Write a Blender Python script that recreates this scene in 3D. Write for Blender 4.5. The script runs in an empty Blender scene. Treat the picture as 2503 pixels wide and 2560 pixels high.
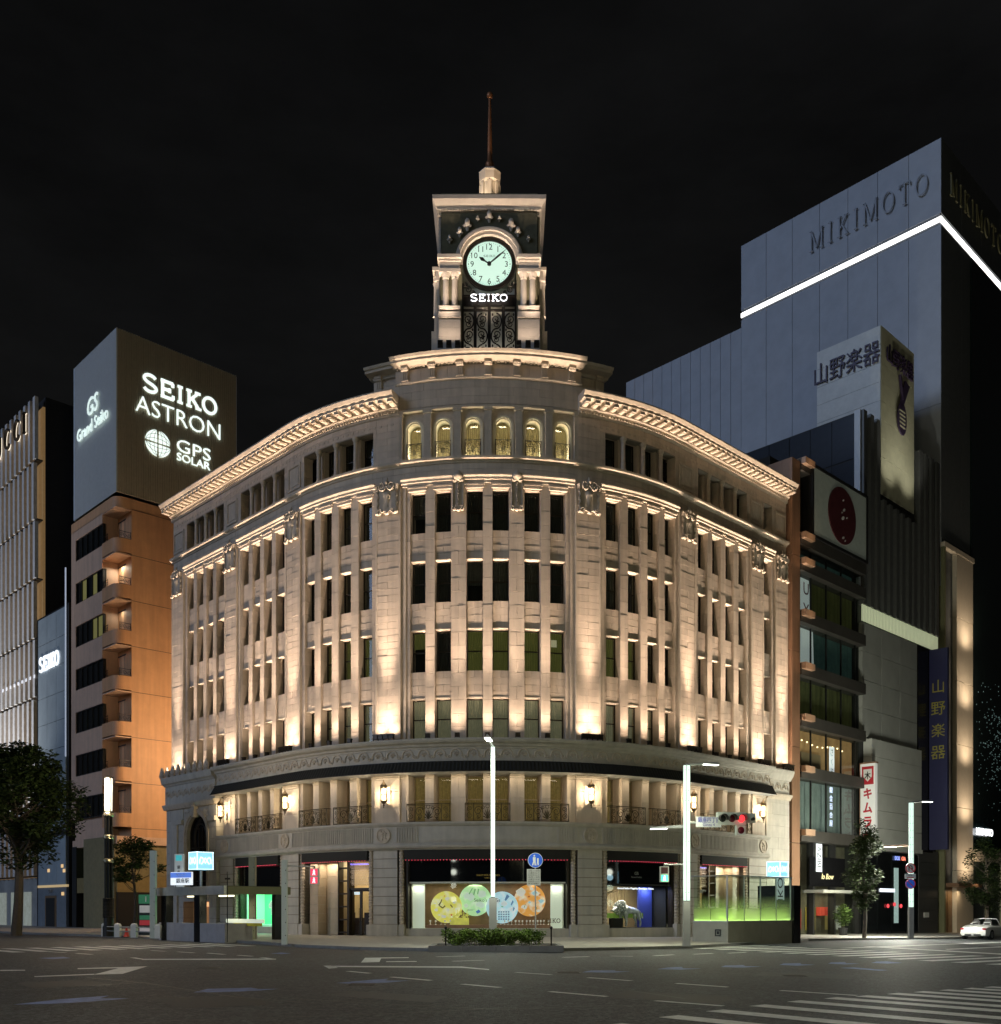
import bpy, bmesh, math, random
from mathutils import Vector, Matrix
rad = math.radians
sc = bpy.context.scene
rng = random.Random(7)

# ---------------------------------------------------------------- camera
FPX, CX, HY, EYE = 2538.0, 1251.0, 2275.0, 1.4      # focal length, centre column and horizon in photo pixels, eye height
cam_d = bpy.data.cameras.new('camera'); cam = bpy.data.objects.new('camera', cam_d)
sc.collection.objects.link(cam); sc.camera = cam
cam.location = (0, 0, EYE); cam.rotation_euler = (rad(90), 0, 0)
cam_d.sensor_fit = 'HORIZONTAL'; cam_d.sensor_width = 36.0; cam_d.lens = 36.0 * FPX / 2503.0
cam_d.shift_y = (HY - 1280.0) / 2503.0; cam_d.clip_start = 0.1; cam_d.clip_end = 3000

# ---------------------------------------------------------------- sky and light
world = bpy.data.worlds.new('World'); sc.world = world; world.use_nodes = True
nt = world.node_tree; bg = nt.nodes['Background']
sky = nt.nodes.new('ShaderNodeTexSky'); sky.sky_type = 'NISHITA'; sky.sun_disc = False
sky.sun_elevation = rad(-2.0); sky.sun_rotation = rad(250); sky.air_density = 1.0; sky.dust_density = 3.0
hsv = nt.nodes.new('ShaderNodeHueSaturation'); hsv.inputs['Saturation'].default_value = 0.12
nt.links.new(sky.outputs[0], hsv.inputs['Color'])
_co = nt.nodes.new('ShaderNodeTexCoord'); _mp = nt.nodes.new('ShaderNodeMapping'); _mp.inputs['Scale'].default_value = (1.0, 1.0, 2.6); _nz = nt.nodes.new('ShaderNodeTexNoise')   # thin night cloud all over the sky
_nz.inputs['Scale'].default_value = 2.2; _nz.inputs['Detail'].default_value = 7; _nz.inputs['Roughness'].default_value = .6; _mr = nt.nodes.new('ShaderNodeMapRange'); _mr.inputs['From Min'].default_value = .38; _mr.inputs['From Max'].default_value = .72; _mr.inputs['To Min'].default_value = .72; _mr.inputs['To Max'].default_value = 1.75
_sc = nt.nodes.new('ShaderNodeVectorMath'); _sc.operation = 'SCALE'
nt.links.new(_co.outputs['Generated'], _mp.inputs['Vector']); nt.links.new(_mp.outputs[0], _nz.inputs['Vector']); nt.links.new(_nz.outputs['Fac'], _mr.inputs['Value']); nt.links.new(hsv.outputs[0], _sc.inputs[0]); nt.links.new(_mr.outputs[0], _sc.inputs['Scale']); nt.links.new(_sc.outputs[0], bg.inputs['Color'])
bg.inputs['Strength'].default_value = 0.036
sun_d = bpy.data.lights.new('sun', 'SUN'); sun = bpy.data.objects.new('sun', sun_d); sc.collection.objects.link(sun)
sun_d.energy = 0.68; sun_d.angle = rad(25); sun_d.color = (0.52, 0.68, 1.0)      # cold night glow of the city coming down the avenue
sun.rotation_euler = Vector((0.83, 0.52, -0.30)).to_track_quat('-Z', 'Y').to_euler()
vs = sc.view_settings; sc.display_settings.display_device = 'sRGB'
vs.view_transform = 'Standard'; vs.look = 'None'; vs.exposure = 0.0; vs.gamma = 1.0; vs.use_curve_mapping = False
sc.render.engine = 'CYCLES'
cy = sc.cycles
cy.use_denoising = True; cy.max_bounces = 7; cy.diffuse_bounces = 3; cy.glossy_bounces = 3; cy.transmission_bounces = 4
cy.transparent_max_bounces = 12; cy.sample_clamp_indirect = 4.0; cy.sample_clamp_direct = 0.0
cy.caustics_reflective = False; cy.caustics_refractive = False; cy.use_light_tree = True

# ---------------------------------------------------------------- street grid: pixels to places
Ux = (-1200.0 - CX) / FPX; _n = math.hypot(Ux, 1); UD = Vector((Ux / _n, 1 / _n, 0))   # down the left avenue
WD = Vector((UD.y, -UD.x, 0))                                                          # down the right avenue
NL = -WD; NR = -UD
RC = 15.4; CC = (-0.6, 53.8 + RC)
THL = math.atan2(NL.x, -NL.y); THR = math.atan2(NR.x, -NR.y)
SL, SR = RC * THL, RC * THR
def th_of(s): return THL if s < SL else THR if s > SR else s / RC
def W(s, z, d=0.0):
    """street line of the block: s runs along the facades (0 at the corner), d outwards"""
    th = th_of(s); e = s - SL if s < SL else s - SR if s > SR else 0.0
    nx, ny = math.sin(th), -math.cos(th)
    return Vector((CC[0] + (RC + d) * nx - e * ny, CC[1] + (RC + d) * ny + e * nx, z))
def WM_(s, z, d=0.0):
    """matrix of a piece standing on the facade: x along it, y up, z outwards"""
    th = th_of(s); n = Vector((math.sin(th), -math.cos(th), 0)); t = Vector((-n.y, n.x, 0)); p = W(s, z, d)
    return Matrix(((t.x, 0, n.x, p.x), (t.y, 0, n.y, p.y), (0, 1, 0, p.z), (0, 0, 0, 1)))
class Frame:
    def __init__(f, o, dx, dn): f.o = Vector((o[0], o[1], 0)); f.x = dx; f.n = dn
    def __call__(f, a, z, b=0.0): v = f.o + f.x * a + f.n * b; return Vector((v.x, v.y, z))
    def px(f, x, y, b=0.0):
        """place on this wall seen at a photo pixel"""
        k = (x - CX) / FPX; o = f.o + f.n * b; a = (k * o.y - o.x) / (f.x.x - k * f.x.y); return a, EYE + (HY - y) / FPX * (o.y + f.x.y * a)
    def M(f, a, z, b=0.0):
        p = f(a, z, b); return Matrix(((f.x.x, 0, f.n.x, p.x), (f.x.y, 0, f.n.y, p.y), (0, 1, 0, p.z), (0, 0, 0, 1)))
def s_of(x, d=0.0):
    a, b = -150.0, 150.0
    for _ in range(50):
        m = (a + b) / 2; p = W(m, 0, d)
        if CX + FPX * p.x / p.y < x: a = m
        else: b = m
    return a
def wz(x, y, d=0.0): s = s_of(x, d); return s, EYE + (HY - y) / FPX * W(s, 0, d).y
SLOPE = 0.013
def gz(x): return -SLOPE * max(0.0, x)                # the ground falls gently along the right avenue
ROADZ = -0.10
def gp(x, y, off=0.0):
    """ground point under a photo pixel; off = drop below the pavement"""
    a = (y - HY) / FPX; b = (x - CX) / FPX
    Y = (EYE - off) / (a - SLOPE * max(0.0, b)); X = b * Y
    return Vector((X, Y, gz(X) + off))

# ---------------------------------------------------------------- meshes
class MB:
    def __init__(s): s.v = []; s.f = []
    def poly(s, pts): i = len(s.v); s.v += [tuple(p) for p in pts]; s.f.append(tuple(range(i, i + len(pts)))); return s
    def box(s, x0, x1, y0, y1, z0, z1, T=None):
        P = [Vector((x, y, z)) for x in (x0, x1) for y in (y0, y1) for z in (z0, z1)]
        if T is not None: P = [T @ p for p in P]
        i = len(s.v); s.v += [tuple(p) for p in P]
        s.f += [tuple(i + k for k in q) for q in ((0, 1, 3, 2), (4, 6, 7, 5), (0, 4, 5, 1), (2, 3, 7, 6), (0, 2, 6, 4), (1, 5, 7, 3))]
        return s
    def fbox(s, s0, s1, z0, z1, d0, d1, P=W, seg=None): return s.sweep([(d0, z0), (d1, z0), (d1, z1), (d0, z1)], s0, s1, P, seg)
    def sweep(s, prof, s0, s1, P=W, seg=None):
        if seg is None:
            curved = P is W and s1 > SL and s0 < SR
            seg = max(1, math.ceil((s1 - s0) / 0.8)) if curved else 1
        n = len(prof); i = len(s.v); st = [s0 + (s1 - s0) * k / seg for k in range(seg + 1)]
        if P is W and seg > 1:
            for q in (SL, SR):
                if s0 < q < s1: st.append(q)
            st.sort()
        for a in st: s.v += [tuple(P(a, z, d)) for d, z in prof]
        for k in range(len(st) - 1):
            for j in range(n):
                a, b = i + k * n + j, i + k * n + (j + 1) % n
                s.f.append((a, b, b + n, a + n))
        s.f.append(tuple(range(i, i + n))); m = i + (len(st) - 1) * n; s.f.append(tuple(range(m + n - 1, m - 1, -1)))
        return s
    def tube(s, pts, r, n=5, T=None, closed=False, flat=1.0):
        pts = [Vector(p) for p in pts]; L = len(pts); i = len(s.v)
        R = r if hasattr(r, '__len__') else [r] * L
        for k, p in enumerate(pts):
            a = pts[(k + 1) % L] if closed or k < L - 1 else p; b = pts[(k - 1) % L] if closed or k > 0 else p
            t = (a - b); t = t.normalized() if t.length > 1e-9 else Vector((0, 0, 1))
            up = Vector((0, 0, 1)) if abs(t.z) < 0.9 else Vector((0, 1, 0))
            x = t.cross(up).normalized(); y = x.cross(t)
            for j in range(n):
                an = 2 * math.pi * (j + .5) / n; q = p + x * (math.cos(an) * R[k]) + y * (math.sin(an) * R[k] * flat)
                s.v.append(tuple(T @ q if T is not None else q))
        for k in range(L if closed else L - 1):
            for j in range(n):
                a = i + k * n + j; b = i + k * n + (j + 1) % n; c = i + ((k + 1) % L) * n + (j + 1) % n; d = i + ((k + 1) % L) * n + j
                s.f.append((a, b, c, d))
        if not closed: s.f.append(tuple(range(i + n - 1, i - 1, -1))); m = i + (L - 1) * n; s.f.append(tuple(range(m, m + n)))
        return s
    def lathe(s, prof, n=10, c=(0, 0, 0), T=None, a0=0.0, ax='z', sq=(1, 1)):
        i = len(s.v)
        for r, z in prof:
            for j in range(n):
                an = a0 + 2 * math.pi * j / n; x, y = r * math.cos(an) * sq[0], r * math.sin(an) * sq[1]
                q = Vector((c[0] + x, c[1] + y, c[2] + z)) if ax == 'z' else Vector((c[0] + x, c[1] + z, c[2] + y))
                s.v.append(tuple(T @ q if T is not None else q))
        for k in range(len(prof) - 1):
            for j in range(n):
                a = i + k * n + j; b = i + k * n + (j + 1) % n; s.f.append((a, b, b + n, a + n))
        s.f.append(tuple(range(i + n - 1, i - 1, -1))); m = i + (len(prof) - 1) * n; s.f.append(tuple(range(m, m + n)))
        return s
    def ell(s, c, r, n=8, m=5, T=None):
        pr = [(max(1e-4, math.sin(math.pi * k / m)), -math.cos(math.pi * k / m)) for k in range(m + 1)]
        S = Matrix.Translation(c) @ Matrix.Diagonal((r[0], r[1], r[2], 1)); return s.lathe(pr, n, T=(T @ S if T is not None else S))
    def prism(s, pts, t0, t1, T=None):
        """polygon in x,y given thickness along z"""
        n = len(pts); i = len(s.v)
        for t in (t0, t1):
            for p in pts: q = Vector((p[0], p[1], t)); s.v.append(tuple(T @ q if T is not None else q))
        s.f.append(tuple(range(i + n - 1, i - 1, -1))); s.f.append(tuple(range(i + n, i + 2 * n)))
        for j in range(n): a, b = i + j, i + (j + 1) % n; s.f.append((a, b, b + n, a + n))
        return s
    def ring(s, pts, inner, t0, t1, T=None, open=False):
        """band between two outlines with the same number of points (closed unless open)"""
        n = len(pts); i = len(s.v)
        for t in (t0, t1):
            for L in (pts, inner):
                for p in L: q = Vector((p[0], p[1], t)); s.v.append(tuple(T @ q if T is not None else q))
        for j in range(n - 1 if open else n):
            k = (j + 1) % n
            s.f += [(i + j, i + k, i + n + k, i + n + j), (i + 2 * n + j, i + 3 * n + j, i + 3 * n + k, i + 2 * n + k),
                    (i + j, i + 2 * n + j, i + 2 * n + k, i + k), (i + n + j, i + n + k, i + 3 * n + k, i + 3 * n + j)]
        return s
    def strip(s, pts, w, t0, t1, T=None):
        """flat stroke of width w along a polyline in x,y, given thickness"""
        L = len(pts); a, b = [], []; w = w if hasattr(w, '__len__') else [w] * L
        for k in range(L):
            p = Vector(pts[k]); q0 = Vector(pts[max(0, k - 1)]); q1 = Vector(pts[min(L - 1, k + 1)]); t = (q1 - q0).normalized()
            n = Vector((-t.y, t.x)); a.append(p + n * w[k] / 2); b.append(p - n * w[k] / 2)
        for k in range(L - 1): s.prism([a[k], a[k + 1], b[k + 1], b[k]], t0, t1, T)
        return s
    def mesh(s, name, mat, smooth=False, normals=True):
        me = bpy.data.meshes.new(name); me.from_pydata(s.v, [], s.f); me.materials.append(mat)
        if normals and len(s.f) < 60000:
            bm = bmesh.new(); bm.from_mesh(me); bmesh.ops.recalc_face_normals(bm, faces=bm.faces); bm.to_mesh(me); bm.free()
        if smooth:
            me.polygons.foreach_set('use_smooth', [True] * len(me.polygons))
            try: me.set_sharp_from_angle(angle=rad(40))
            except Exception: pass
        me.update(); return me
    def build(s, name, mat, parent=None, smooth=False, **k): return put(s.mesh(name, mat, smooth), name, parent, **k)

COL = sc.collection
WMAT = {}
def _link(o, parent, M):
    COL.objects.link(o)
    if parent is not None: o.parent = parent; o.matrix_parent_inverse = WMAT[parent.name].inverted()
    o.matrix_basis = M; WMAT[o.name] = M
def tag(o, label=None, cat=None, group=None, kind=None):
    if label: o['label'] = label
    if cat: o['category'] = cat
    if group: o['group'] = group
    if kind: o['kind'] = kind
    return o
def put(me, name, parent=None, M=None, label=None, cat=None, group=None, kind=None):
    o = bpy.data.objects.new(name, me); _link(o, parent, M if M is not None else Matrix.Identity(4)); return tag(o, label, cat, group, kind)
def empty(name, loc, label=None, cat=None, group=None, rotz=0.0, M=None, kind=None):
    o = bpy.data.objects.new(name, None); o.empty_display_size = 0.3
    _link(o, None, M if M is not None else Matrix.Translation(loc) @ Matrix.Rotation(rotz, 4, 'Z')); return tag(o, label, cat, group, kind)
def inst(root_M, name, parts, label, cat, group=None):
    """thing from shared meshes: parts = [(name, mesh, [(subname, mesh), ...]), ...] in the thing's own space"""
    r = empty(name, None, label, cat, group, M=root_M)
    for p in parts:
        o = put(p[1], p[0], r, root_M)
        for q in (p[2] if len(p) > 2 else ()): put(q[1], q[0], o, root_M)
    return r
def lamp(name, kind, loc, parent, energy, color, target=None, size=0.1, spot=60, blend=1.0):
    l = bpy.data.lights.new(name, kind); l.energy = energy; l.color = color
    if kind == 'SPOT': l.spot_size = rad(spot); l.spot_blend = blend; l.shadow_soft_size = size
    elif kind == 'POINT': l.shadow_soft_size = size
    else:
        l.shape = 'RECTANGLE'; l.size, l.size_y = size if hasattr(size, '__len__') else (size, size)
    o = bpy.data.objects.new(name, l)
    M = Matrix.Translation(loc)
    if target is not None: M = M @ (Vector(target) - Vector(loc)).to_track_quat('-Z', 'Y').to_matrix().to_4x4()
    _link(o, parent, M); return o

# ---------------------------------------------------------------- materials
MATS = {}
def mat(name, col, rough=0.6, metal=0.0, var=0.0, vs=3.0, bump=0.0, bs=25.0, emit=None, es=0.0, spec=0.5, island=0.0, streak=0.0, ior=1.45, sample=True, coat=0.0):
    if name in MATS: return MATS[name]
    m = bpy.data.materials.new(name); m.use_nodes = True; MATS[name] = m
    t = m.node_tree; b = t.nodes['Principled BSDF']; N = t.nodes.new; L = t.links.new
    b.inputs['Base Color'].default_value = (*col, 1); b.inputs['Roughness'].default_value = rough; b.inputs['Metallic'].default_value = metal
    b.inputs['Specular IOR Level'].default_value = spec; b.inputs['Coat Weight'].default_value = coat
    if var or island or streak:
        co = N('ShaderNodeTexCoord'); src = None
        def mul(v):
            nonlocal src
            if src is None: src = v; return
            k = N('ShaderNodeMath'); k.operation = 'MULTIPLY'; L(src, k.inputs[0]); L(v, k.inputs[1]); src = k.outputs[0]
        def rng_(o, a, c, lo=0.0, hi=1.0):
            r = N('ShaderNodeMapRange'); r.inputs['From Min'].default_value = lo; r.inputs['From Max'].default_value = hi
            r.inputs['To Min'].default_value = a; r.inputs['To Max'].default_value = c; L(o, r.inputs['Value']); mul(r.outputs[0])
        if var:
            n = N('ShaderNodeTexNoise'); n.inputs['Scale'].default_value = vs; n.inputs['Detail'].default_value = 8; n.inputs['Roughness'].default_value = .65
            L(co.outputs['Object'], n.inputs['Vector']); rng_(n.outputs['Fac'], 1 - var, 1 + var, .25, .75)
        if streak:
            mp = N('ShaderNodeMapping'); mp.inputs['Scale'].default_value = (3.0, 3.0, .22); L(co.outputs['Object'], mp.inputs['Vector'])
            n = N('ShaderNodeTexNoise'); n.inputs['Scale'].default_value = 1.0; n.inputs['Detail'].default_value = 6; L(mp.outputs[0], n.inputs['Vector'])
            rng_(n.outputs['Fac'], 1 - streak, 1 + streak * .3, .3, .65)
        if island:
            g = N('ShaderNodeNewGeometry'); rng_(g.outputs['Random Per Island'], 1 - island, 1 + island)
            oi = N('ShaderNodeObjectInfo'); rng_(oi.outputs['Random'], 1 - island * .5, 1 + island * .5)
        mx = N('ShaderNodeVectorMath'); mx.operation = 'SCALE'; mx.inputs[0].default_value = col; L(src, mx.inputs['Scale']); L(mx.outputs[0], b.inputs['Base Color'])
    if bump:
        co2 = N('ShaderNodeTexCoord'); n = N('ShaderNodeTexNoise'); n.inputs['Scale'].default_value = bs; n.inputs['Detail'].default_value = 5
        L(co2.outputs['Object'], n.inputs['Vector']); bp = N('ShaderNodeBump'); bp.inputs['Strength'].default_value = bump; bp.inputs['Distance'].default_value = .03
        L(n.outputs['Fac'], bp.inputs['Height']); L(bp.outputs[0], b.inputs['Normal'])
    if emit:
        b.inputs['Emission Color'].default_value = (*emit, 1); b.inputs['Emission Strength'].default_value = es
        if not sample: m.cycles.emission_sampling = 'NONE'
    return m
def glassmat(name, tint=(1, 1, 1), rough=0.02, ior=1.5, wav=0.0):
    m = bpy.data.materials.new(name); m.use_nodes = True; t = m.node_tree; t.nodes.clear(); N = t.nodes.new; L = t.links.new
    o = N('ShaderNodeOutputMaterial'); mx = N('ShaderNodeMixShader'); tr = N('ShaderNodeBsdfTransparent'); gl = N('ShaderNodeBsdfGlossy'); fr = N('ShaderNodeFresnel')
    tr.inputs[0].default_value = (*tint, 1); gl.inputs['Roughness'].default_value = rough; fr.inputs['IOR'].default_value = ior
    if wav:
        co = N('ShaderNodeTexCoord'); n = N('ShaderNodeTexNoise'); n.inputs['Scale'].default_value = 1.2; L(co.outputs['Object'], n.inputs['Vector'])
        bp = N('ShaderNodeBump'); bp.inputs['Strength'].default_value = wav; bp.inputs['Distance'].default_value = .05; L(n.outputs['Fac'], bp.inputs['Height']); L(bp.outputs[0], gl.inputs['Normal'])
    ge = N('ShaderNodeNewGeometry'); iv = N('ShaderNodeMath'); iv.operation = 'SUBTRACT'; iv.inputs[0].default_value = 1; L(ge.outputs['Backfacing'], iv.inputs[1]); ml = N('ShaderNodeMath'); ml.operation = 'MULTIPLY'; L(fr.outputs[0], ml.inputs[0]); L(iv.outputs[0], ml.inputs[1])
    L(ml.outputs[0], mx.inputs[0]); L(tr.outputs[0], mx.inputs[1]); L(gl.outputs[0], mx.inputs[2]); L(mx.outputs[0], o.inputs[0]); MATS[name] = m; return m
STONE = mat('limestone', (.57, .475, .375), .8, var=.12, vs=1.3, bump=.25, bs=9, island=.10, streak=.18)
STONE2 = mat('carved_limestone', (.53, .45, .355), .8, var=.14, vs=2.5, bump=.3, bs=12, streak=.15)
STONEG = mat('grey_limestone', (.49, .45, .385), .78, var=.12, vs=1.5, bump=.25, bs=10, island=.05, streak=.12)
IRON = mat('black_iron', (.025, .023, .02), .45, .7)
BRONZE = mat('dark_bronze', (.045, .035, .025), .4, .6, var=.2)
BRONZEL = mat('lantern_bronze', (.16, .11, .06), .45, .7, var=.2)
DARK = mat('dark_interior', (.03, .03, .028), .9)
CURT_D = mat('dark_drapes', (.065, .066, .064), .9, var=.3, vs=4)
CURT_Y = mat('drab_yellow_blind', (.16, .155, .06), .9, var=.2, vs=2, emit=(.20, .20, .05), es=.20, sample=False)  # low glow in the blind stands for dim room light behind it
CURT_G = mat('pale_net_curtain', (.34, .32, .24), .9, var=.25, vs=3, emit=(.34, .32, .20), es=.22, sample=False)  # net curtain glows faintly in place of floodlight spilling onto it
GLASS = glassmat('window_glass', (.85, .88, .86))
SHOPGLASS = glassmat('shop_window_glass', (.96, .98, .97), .01, 1.42)
BLACK = mat('black_panel', (.008, .008, .009), .25, var=.2)
CLOTH = mat('black_canvas', (.017, .016, .012), .8, var=.2)
STEEL = mat('grey_steel', (.42, .43, .43), .4, .5, var=.08)
PALE = mat('pale_painted_steel', (.55, .60, .56), .45, .1, var=.06)
WHITE = mat('white_paint', (.75, .75, .73), .5, var=.05)
def glow(name, c, s, sample=False): return mat(name, c, .5, emit=c, es=s, sample=sample)

# ---------------------------------------------------------------- lettering
def text(txt, h, w=None, ext=0.02, bold=0.0, shear=0.0, key=None):
    """flat lettering as a mesh: x to the reader's right, y up, z towards the reader; centred; h = height, w = width of the whole"""
    cu = bpy.data.curves.new('lettering', 'FONT'); cu.body = txt; cu.extrude = 0.5; cu.offset = bold; cu.shear = shear; cu.resolution_u = 3
    o = bpy.data.objects.new('lettering', cu); me = bpy.data.meshes.new_from_object(o); bpy.data.objects.remove(o); bpy.data.curves.remove(cu)
    xs = [v.co.x for v in me.vertices]; ys = [v.co.y for v in me.vertices]
    x0, x1, y0, y1 = min(xs), max(xs), min(ys), max(ys); k = h / (y1 - y0); kx = k if w is None else w / (x1 - x0)
    for v in me.vertices: v.co = Vector(((v.co.x - (x0 + x1) / 2) * kx, (v.co.y - (y0 + y1) / 2) * k, v.co.z * ext))
    return me
def words(txt, h, material, M, parent, w=None, ext=0.03, bold=0.0, shear=0.0, name='lettering'):
    me = text(txt, h, w, ext, bold, shear); me.materials.clear(); me.materials.append(material); return put(me, name, parent, M)
def arc(cx, cy, rx, ry, a0, a1, n=10): return [(cx + rx * math.cos(rad(a0 + (a1 - a0) * k / n)), cy + ry * math.sin(rad(a0 + (a1 - a0) * k / n))) for k in range(n + 1)]
SLABS = {   # strokes in a 1 x 1 box: polylines, then serif bars (x0, x1, y)
    'S': ([arc(.5, .74, .38, .23, 25, 200, 10) + [(.32, .55), (.5, .5), (.68, .45)] + arc(.5, .26, .40, .23, 20, -160, 10)], []),
    'E': ([[(.2, 0), (.2, 1)], [(.08, .95), (.92, .95)], [(.2, .5), (.7, .5)], [(.08, .05), (.95, .05)], [(.90, .95), (.90, .75)], [(.93, .05), (.93, .27)], [(.68, .38), (.68, .62)]], []),
    'I': ([[(.5, 0), (.5, 1)]], [(.2, .8, .95), (.2, .8, .05)]),
    'K': ([[(.2, 0), (.2, 1)], [(.22, .38), (.82, .95)], [(.42, .55), (.86, .05)]], [(.04, .38, .95), (.04, .38, .05), (.62, .98, .95), (.66, 1.04, .05)]),
    'O': ([arc(.5, .5, .44, .45, 0, 360, 24)], []),
    'M': ([[(.12, 0), (.12, 1)], [(.12, .98), (.5, .1)], [(.5, .1), (.88, .98)], [(.88, 0), (.88, 1)]], [(.0, .24, .03), (.76, 1.0, .03), (.0, .16, .97), (.84, 1.0, .97)]),
    'T': ([[(.5, 0), (.5, 1)], [(.08, .95), (.92, .95)], [(.08, .95), (.08, .8)], [(.92, .95), (.92, .8)]], [(.34, .66, .04)]),
    'G': ([arc(.5, .5, .43, .46, 40, 320, 18) + [(.83, .45), (.6, .45)]], []),
    'U': ([[(.14, 1), (.14, .4)] + arc(.5, .36, .36, .33, 180, 360, 12) + [(.86, 1)]], []),
    'C': ([arc(.5, .5, .43, .46, 40, 320, 18)], []),
}
WID = {'I': .55, 'M': 1.25, 'E': .95}
def slab(word, h, w, stroke, ext=.05, gap=.12, serif=1.0):
    mb = MB(); tot = sum(WID.get(c, 1) for c in word) + gap * (len(word) - 1); k = w / tot; x = -w / 2
    for c in word:
        cw = WID.get(c, 1) * k; st, sf = SLABS[c]
        for p in st: mb.strip([(x + a * cw, (b - .5) * h) for a, b in p], stroke, -ext, 0)
        if serif:
            for a, b, y in sf: mb.strip([(x + a * cw, (y - .5) * h), (x + b * cw, (y - .5) * h)], stroke * .8 * serif, -ext, .001)
        x += cw + gap * k
    return mb
def spiral(cx, cy, r0, r1, a0, turns, n=14): return [(cx + (r0 + (r1 - r0) * k / n) * math.cos(rad(a0) + turns * 2 * math.pi * k / n), cy + (r0 + (r1 - r0) * k / n) * math.sin(rad(a0) + turns * 2 * math.pi * k / n), 0) for k in range(n + 1)]
# ================================================================= ground
ASPH = mat('asphalt', (.042, .045, .050), .68, var=.6, vs=5.0, bump=1.0, bs=45, streak=.0)
def _asph():
    t = ASPH.node_tree; N = t.nodes.new; L = t.links.new; b = t.nodes['Principled BSDF']
    src = b.inputs['Base Color'].links[0].from_socket
    co = N('ShaderNodeTexCoord'); n1 = N('ShaderNodeTexNoise'); n1.inputs['Scale'].default_value = .09; n1.inputs['Detail'].default_value = 6; L(co.outputs['Object'], n1.inputs['Vector'])
    n2 = N('ShaderNodeTexVoronoi'); n2.inputs['Scale'].default_value = 21; L(co.outputs['Object'], n2.inputs['Vector'])
    r1 = N('ShaderNodeMapRange'); r1.inputs['From Min'].default_value = .35; r1.inputs['From Max'].default_value = .65; r1.inputs['To Min'].default_value = .72; r1.inputs['To Max'].default_value = 1.3; L(n1.outputs['Fac'], r1.inputs['Value'])
    r2 = N('ShaderNodeMapRange'); r2.inputs['From Min'].default_value = .25; r2.inputs['From Max'].default_value = 1.0; r2.inputs['To Min'].default_value = .5; r2.inputs['To Max'].default_value = 2.6; L(n2.outputs['Color'], r2.inputs['Value'])
    m = N('ShaderNodeMath'); m.operation = 'MULTIPLY'; L(r1.outputs[0], m.inputs[0]); L(r2.outputs[0], m.inputs[1])
    v = N('ShaderNodeVectorMath'); v.operation = 'SCALE'; L(src, v.inputs[0]); L(m.outputs[0], v.inputs['Scale']); L(v.outputs[0], b.inputs['Base Color'])
_asph()
PAVE = mat('granite_paving', (.42, .405, .37), .65, var=.18, vs=2.2, bump=.2, bs=30)
KERB = mat('granite_kerb', (.20, .20, .19), .7, var=.2, vs=3, island=.12)
PAINT = mat('worn_road_paint', (.72, .72, .70), .6, var=.30, vs=6)
BLUEP = mat('faded_blue_paint', (.14, .21, .46), .65, var=.5, vs=5)
def slope_mesh(me, dz=0.0):
    bm = bmesh.new(); bm.from_mesh(me)
    bmesh.ops.bisect_plane(bm, geom=bm.verts[:] + bm.edges[:] + bm.faces[:], plane_co=(0, 0, 0), plane_no=(1, 0, 0))
    bmesh.ops.recalc_face_normals(bm, faces=bm.faces)
    for v in bm.verts: v.co.z += gz(v.co.x)
    bm.to_mesh(me); bm.free(); return me
mb = MB(); mb.poly([(-400, -60, ROADZ), (400, -60, ROADZ), (400, 700, ROADZ), (-400, 700, ROADZ)])
road = put(slope_mesh(mb.mesh('road', ASPH)), 'road', kind='structure', label='dark speckled asphalt of the wide crossroads')
# pavement of the corner block, traced at its kerb
kpx = [(120, 2338), (256, 2342), (394, 2349), (525, 2353.5), (657, 2361), (755, 2369), (900, 2375), (1077, 2378.5), (1250, 2379), (1401, 2378), (1560, 2375.5), (1724, 2370.5), (1816, 2366), (1900, 2359.5), (2020, 2352.5), (2402, 2347)]
kp = [gp(x, y, ROADZ) for x, y in kpx]; kp = [Vector((p.x, p.y, 0)) for p in kp]
kp = [kp[0] + UD * 80, kp[0] + UD * 30] + kp + [kp[-1] + WD * 30, kp[-1] + WD * 90]
outline = kp + [Vector((90, 190, 0)), Vector((0, 230, 0)), Vector((-90, 190, 0))]
mb = MB(); mb.poly(outline); n = len(outline)
for i in range(len(kp) - 1): a, b = kp[i], kp[i + 1]; mb.poly([a, b, b + Vector((0, 0, ROADZ - .05)), a + Vector((0, 0, ROADZ - .05))])
me = bpy.data.meshes.new('pavement'); me.from_pydata(mb.v, [], mb.f); me.materials.append(PAVE)
pavement = put(slope_mesh(me), 'pavement', kind='structure', label='pale granite pavement rounding the street corner')
def kerbstone(a, b):
    t = (b - a).normalized(); n = Vector((t.y, -t.x, 0)); n = n if n.y < 0 or abs(n.x) > .9 else -n
    g = t * .012; a2, b2 = a + g, b - g; q = [a2 + n * .03, b2 + n * .03, b2 - n * .17, a2 - n * .17]
    mb = MB(); mb.prism([(p.x, p.y) for p in q], ROADZ - .03, .012); 
    for i, v in enumerate(mb.v): mb.v[i] = (v[0], v[1], v[2] + gz(v[0]))
    return mb
rest = []
for i in range(1, len(kp) - 2):
    a, b = kp[i], kp[i + 1]; L = (b - a).length; m = max(1, round(L / 1.2))
    for k in range(m):
        kerbstone(a.lerp(b, k / m), a.lerp(b, (k + 1) / m)).build('kerb_stone', KERB, pavement)
def mark(pts, name='lane_line', m=PAINT, parent=road, lift=.004):
    """painted mark whose outline is given in photo pixels"""
    P = [gp(x, y, ROADZ) + Vector((0, 0, lift)) for x, y in pts]; MB().poly(P).build(name, m, parent)
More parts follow.
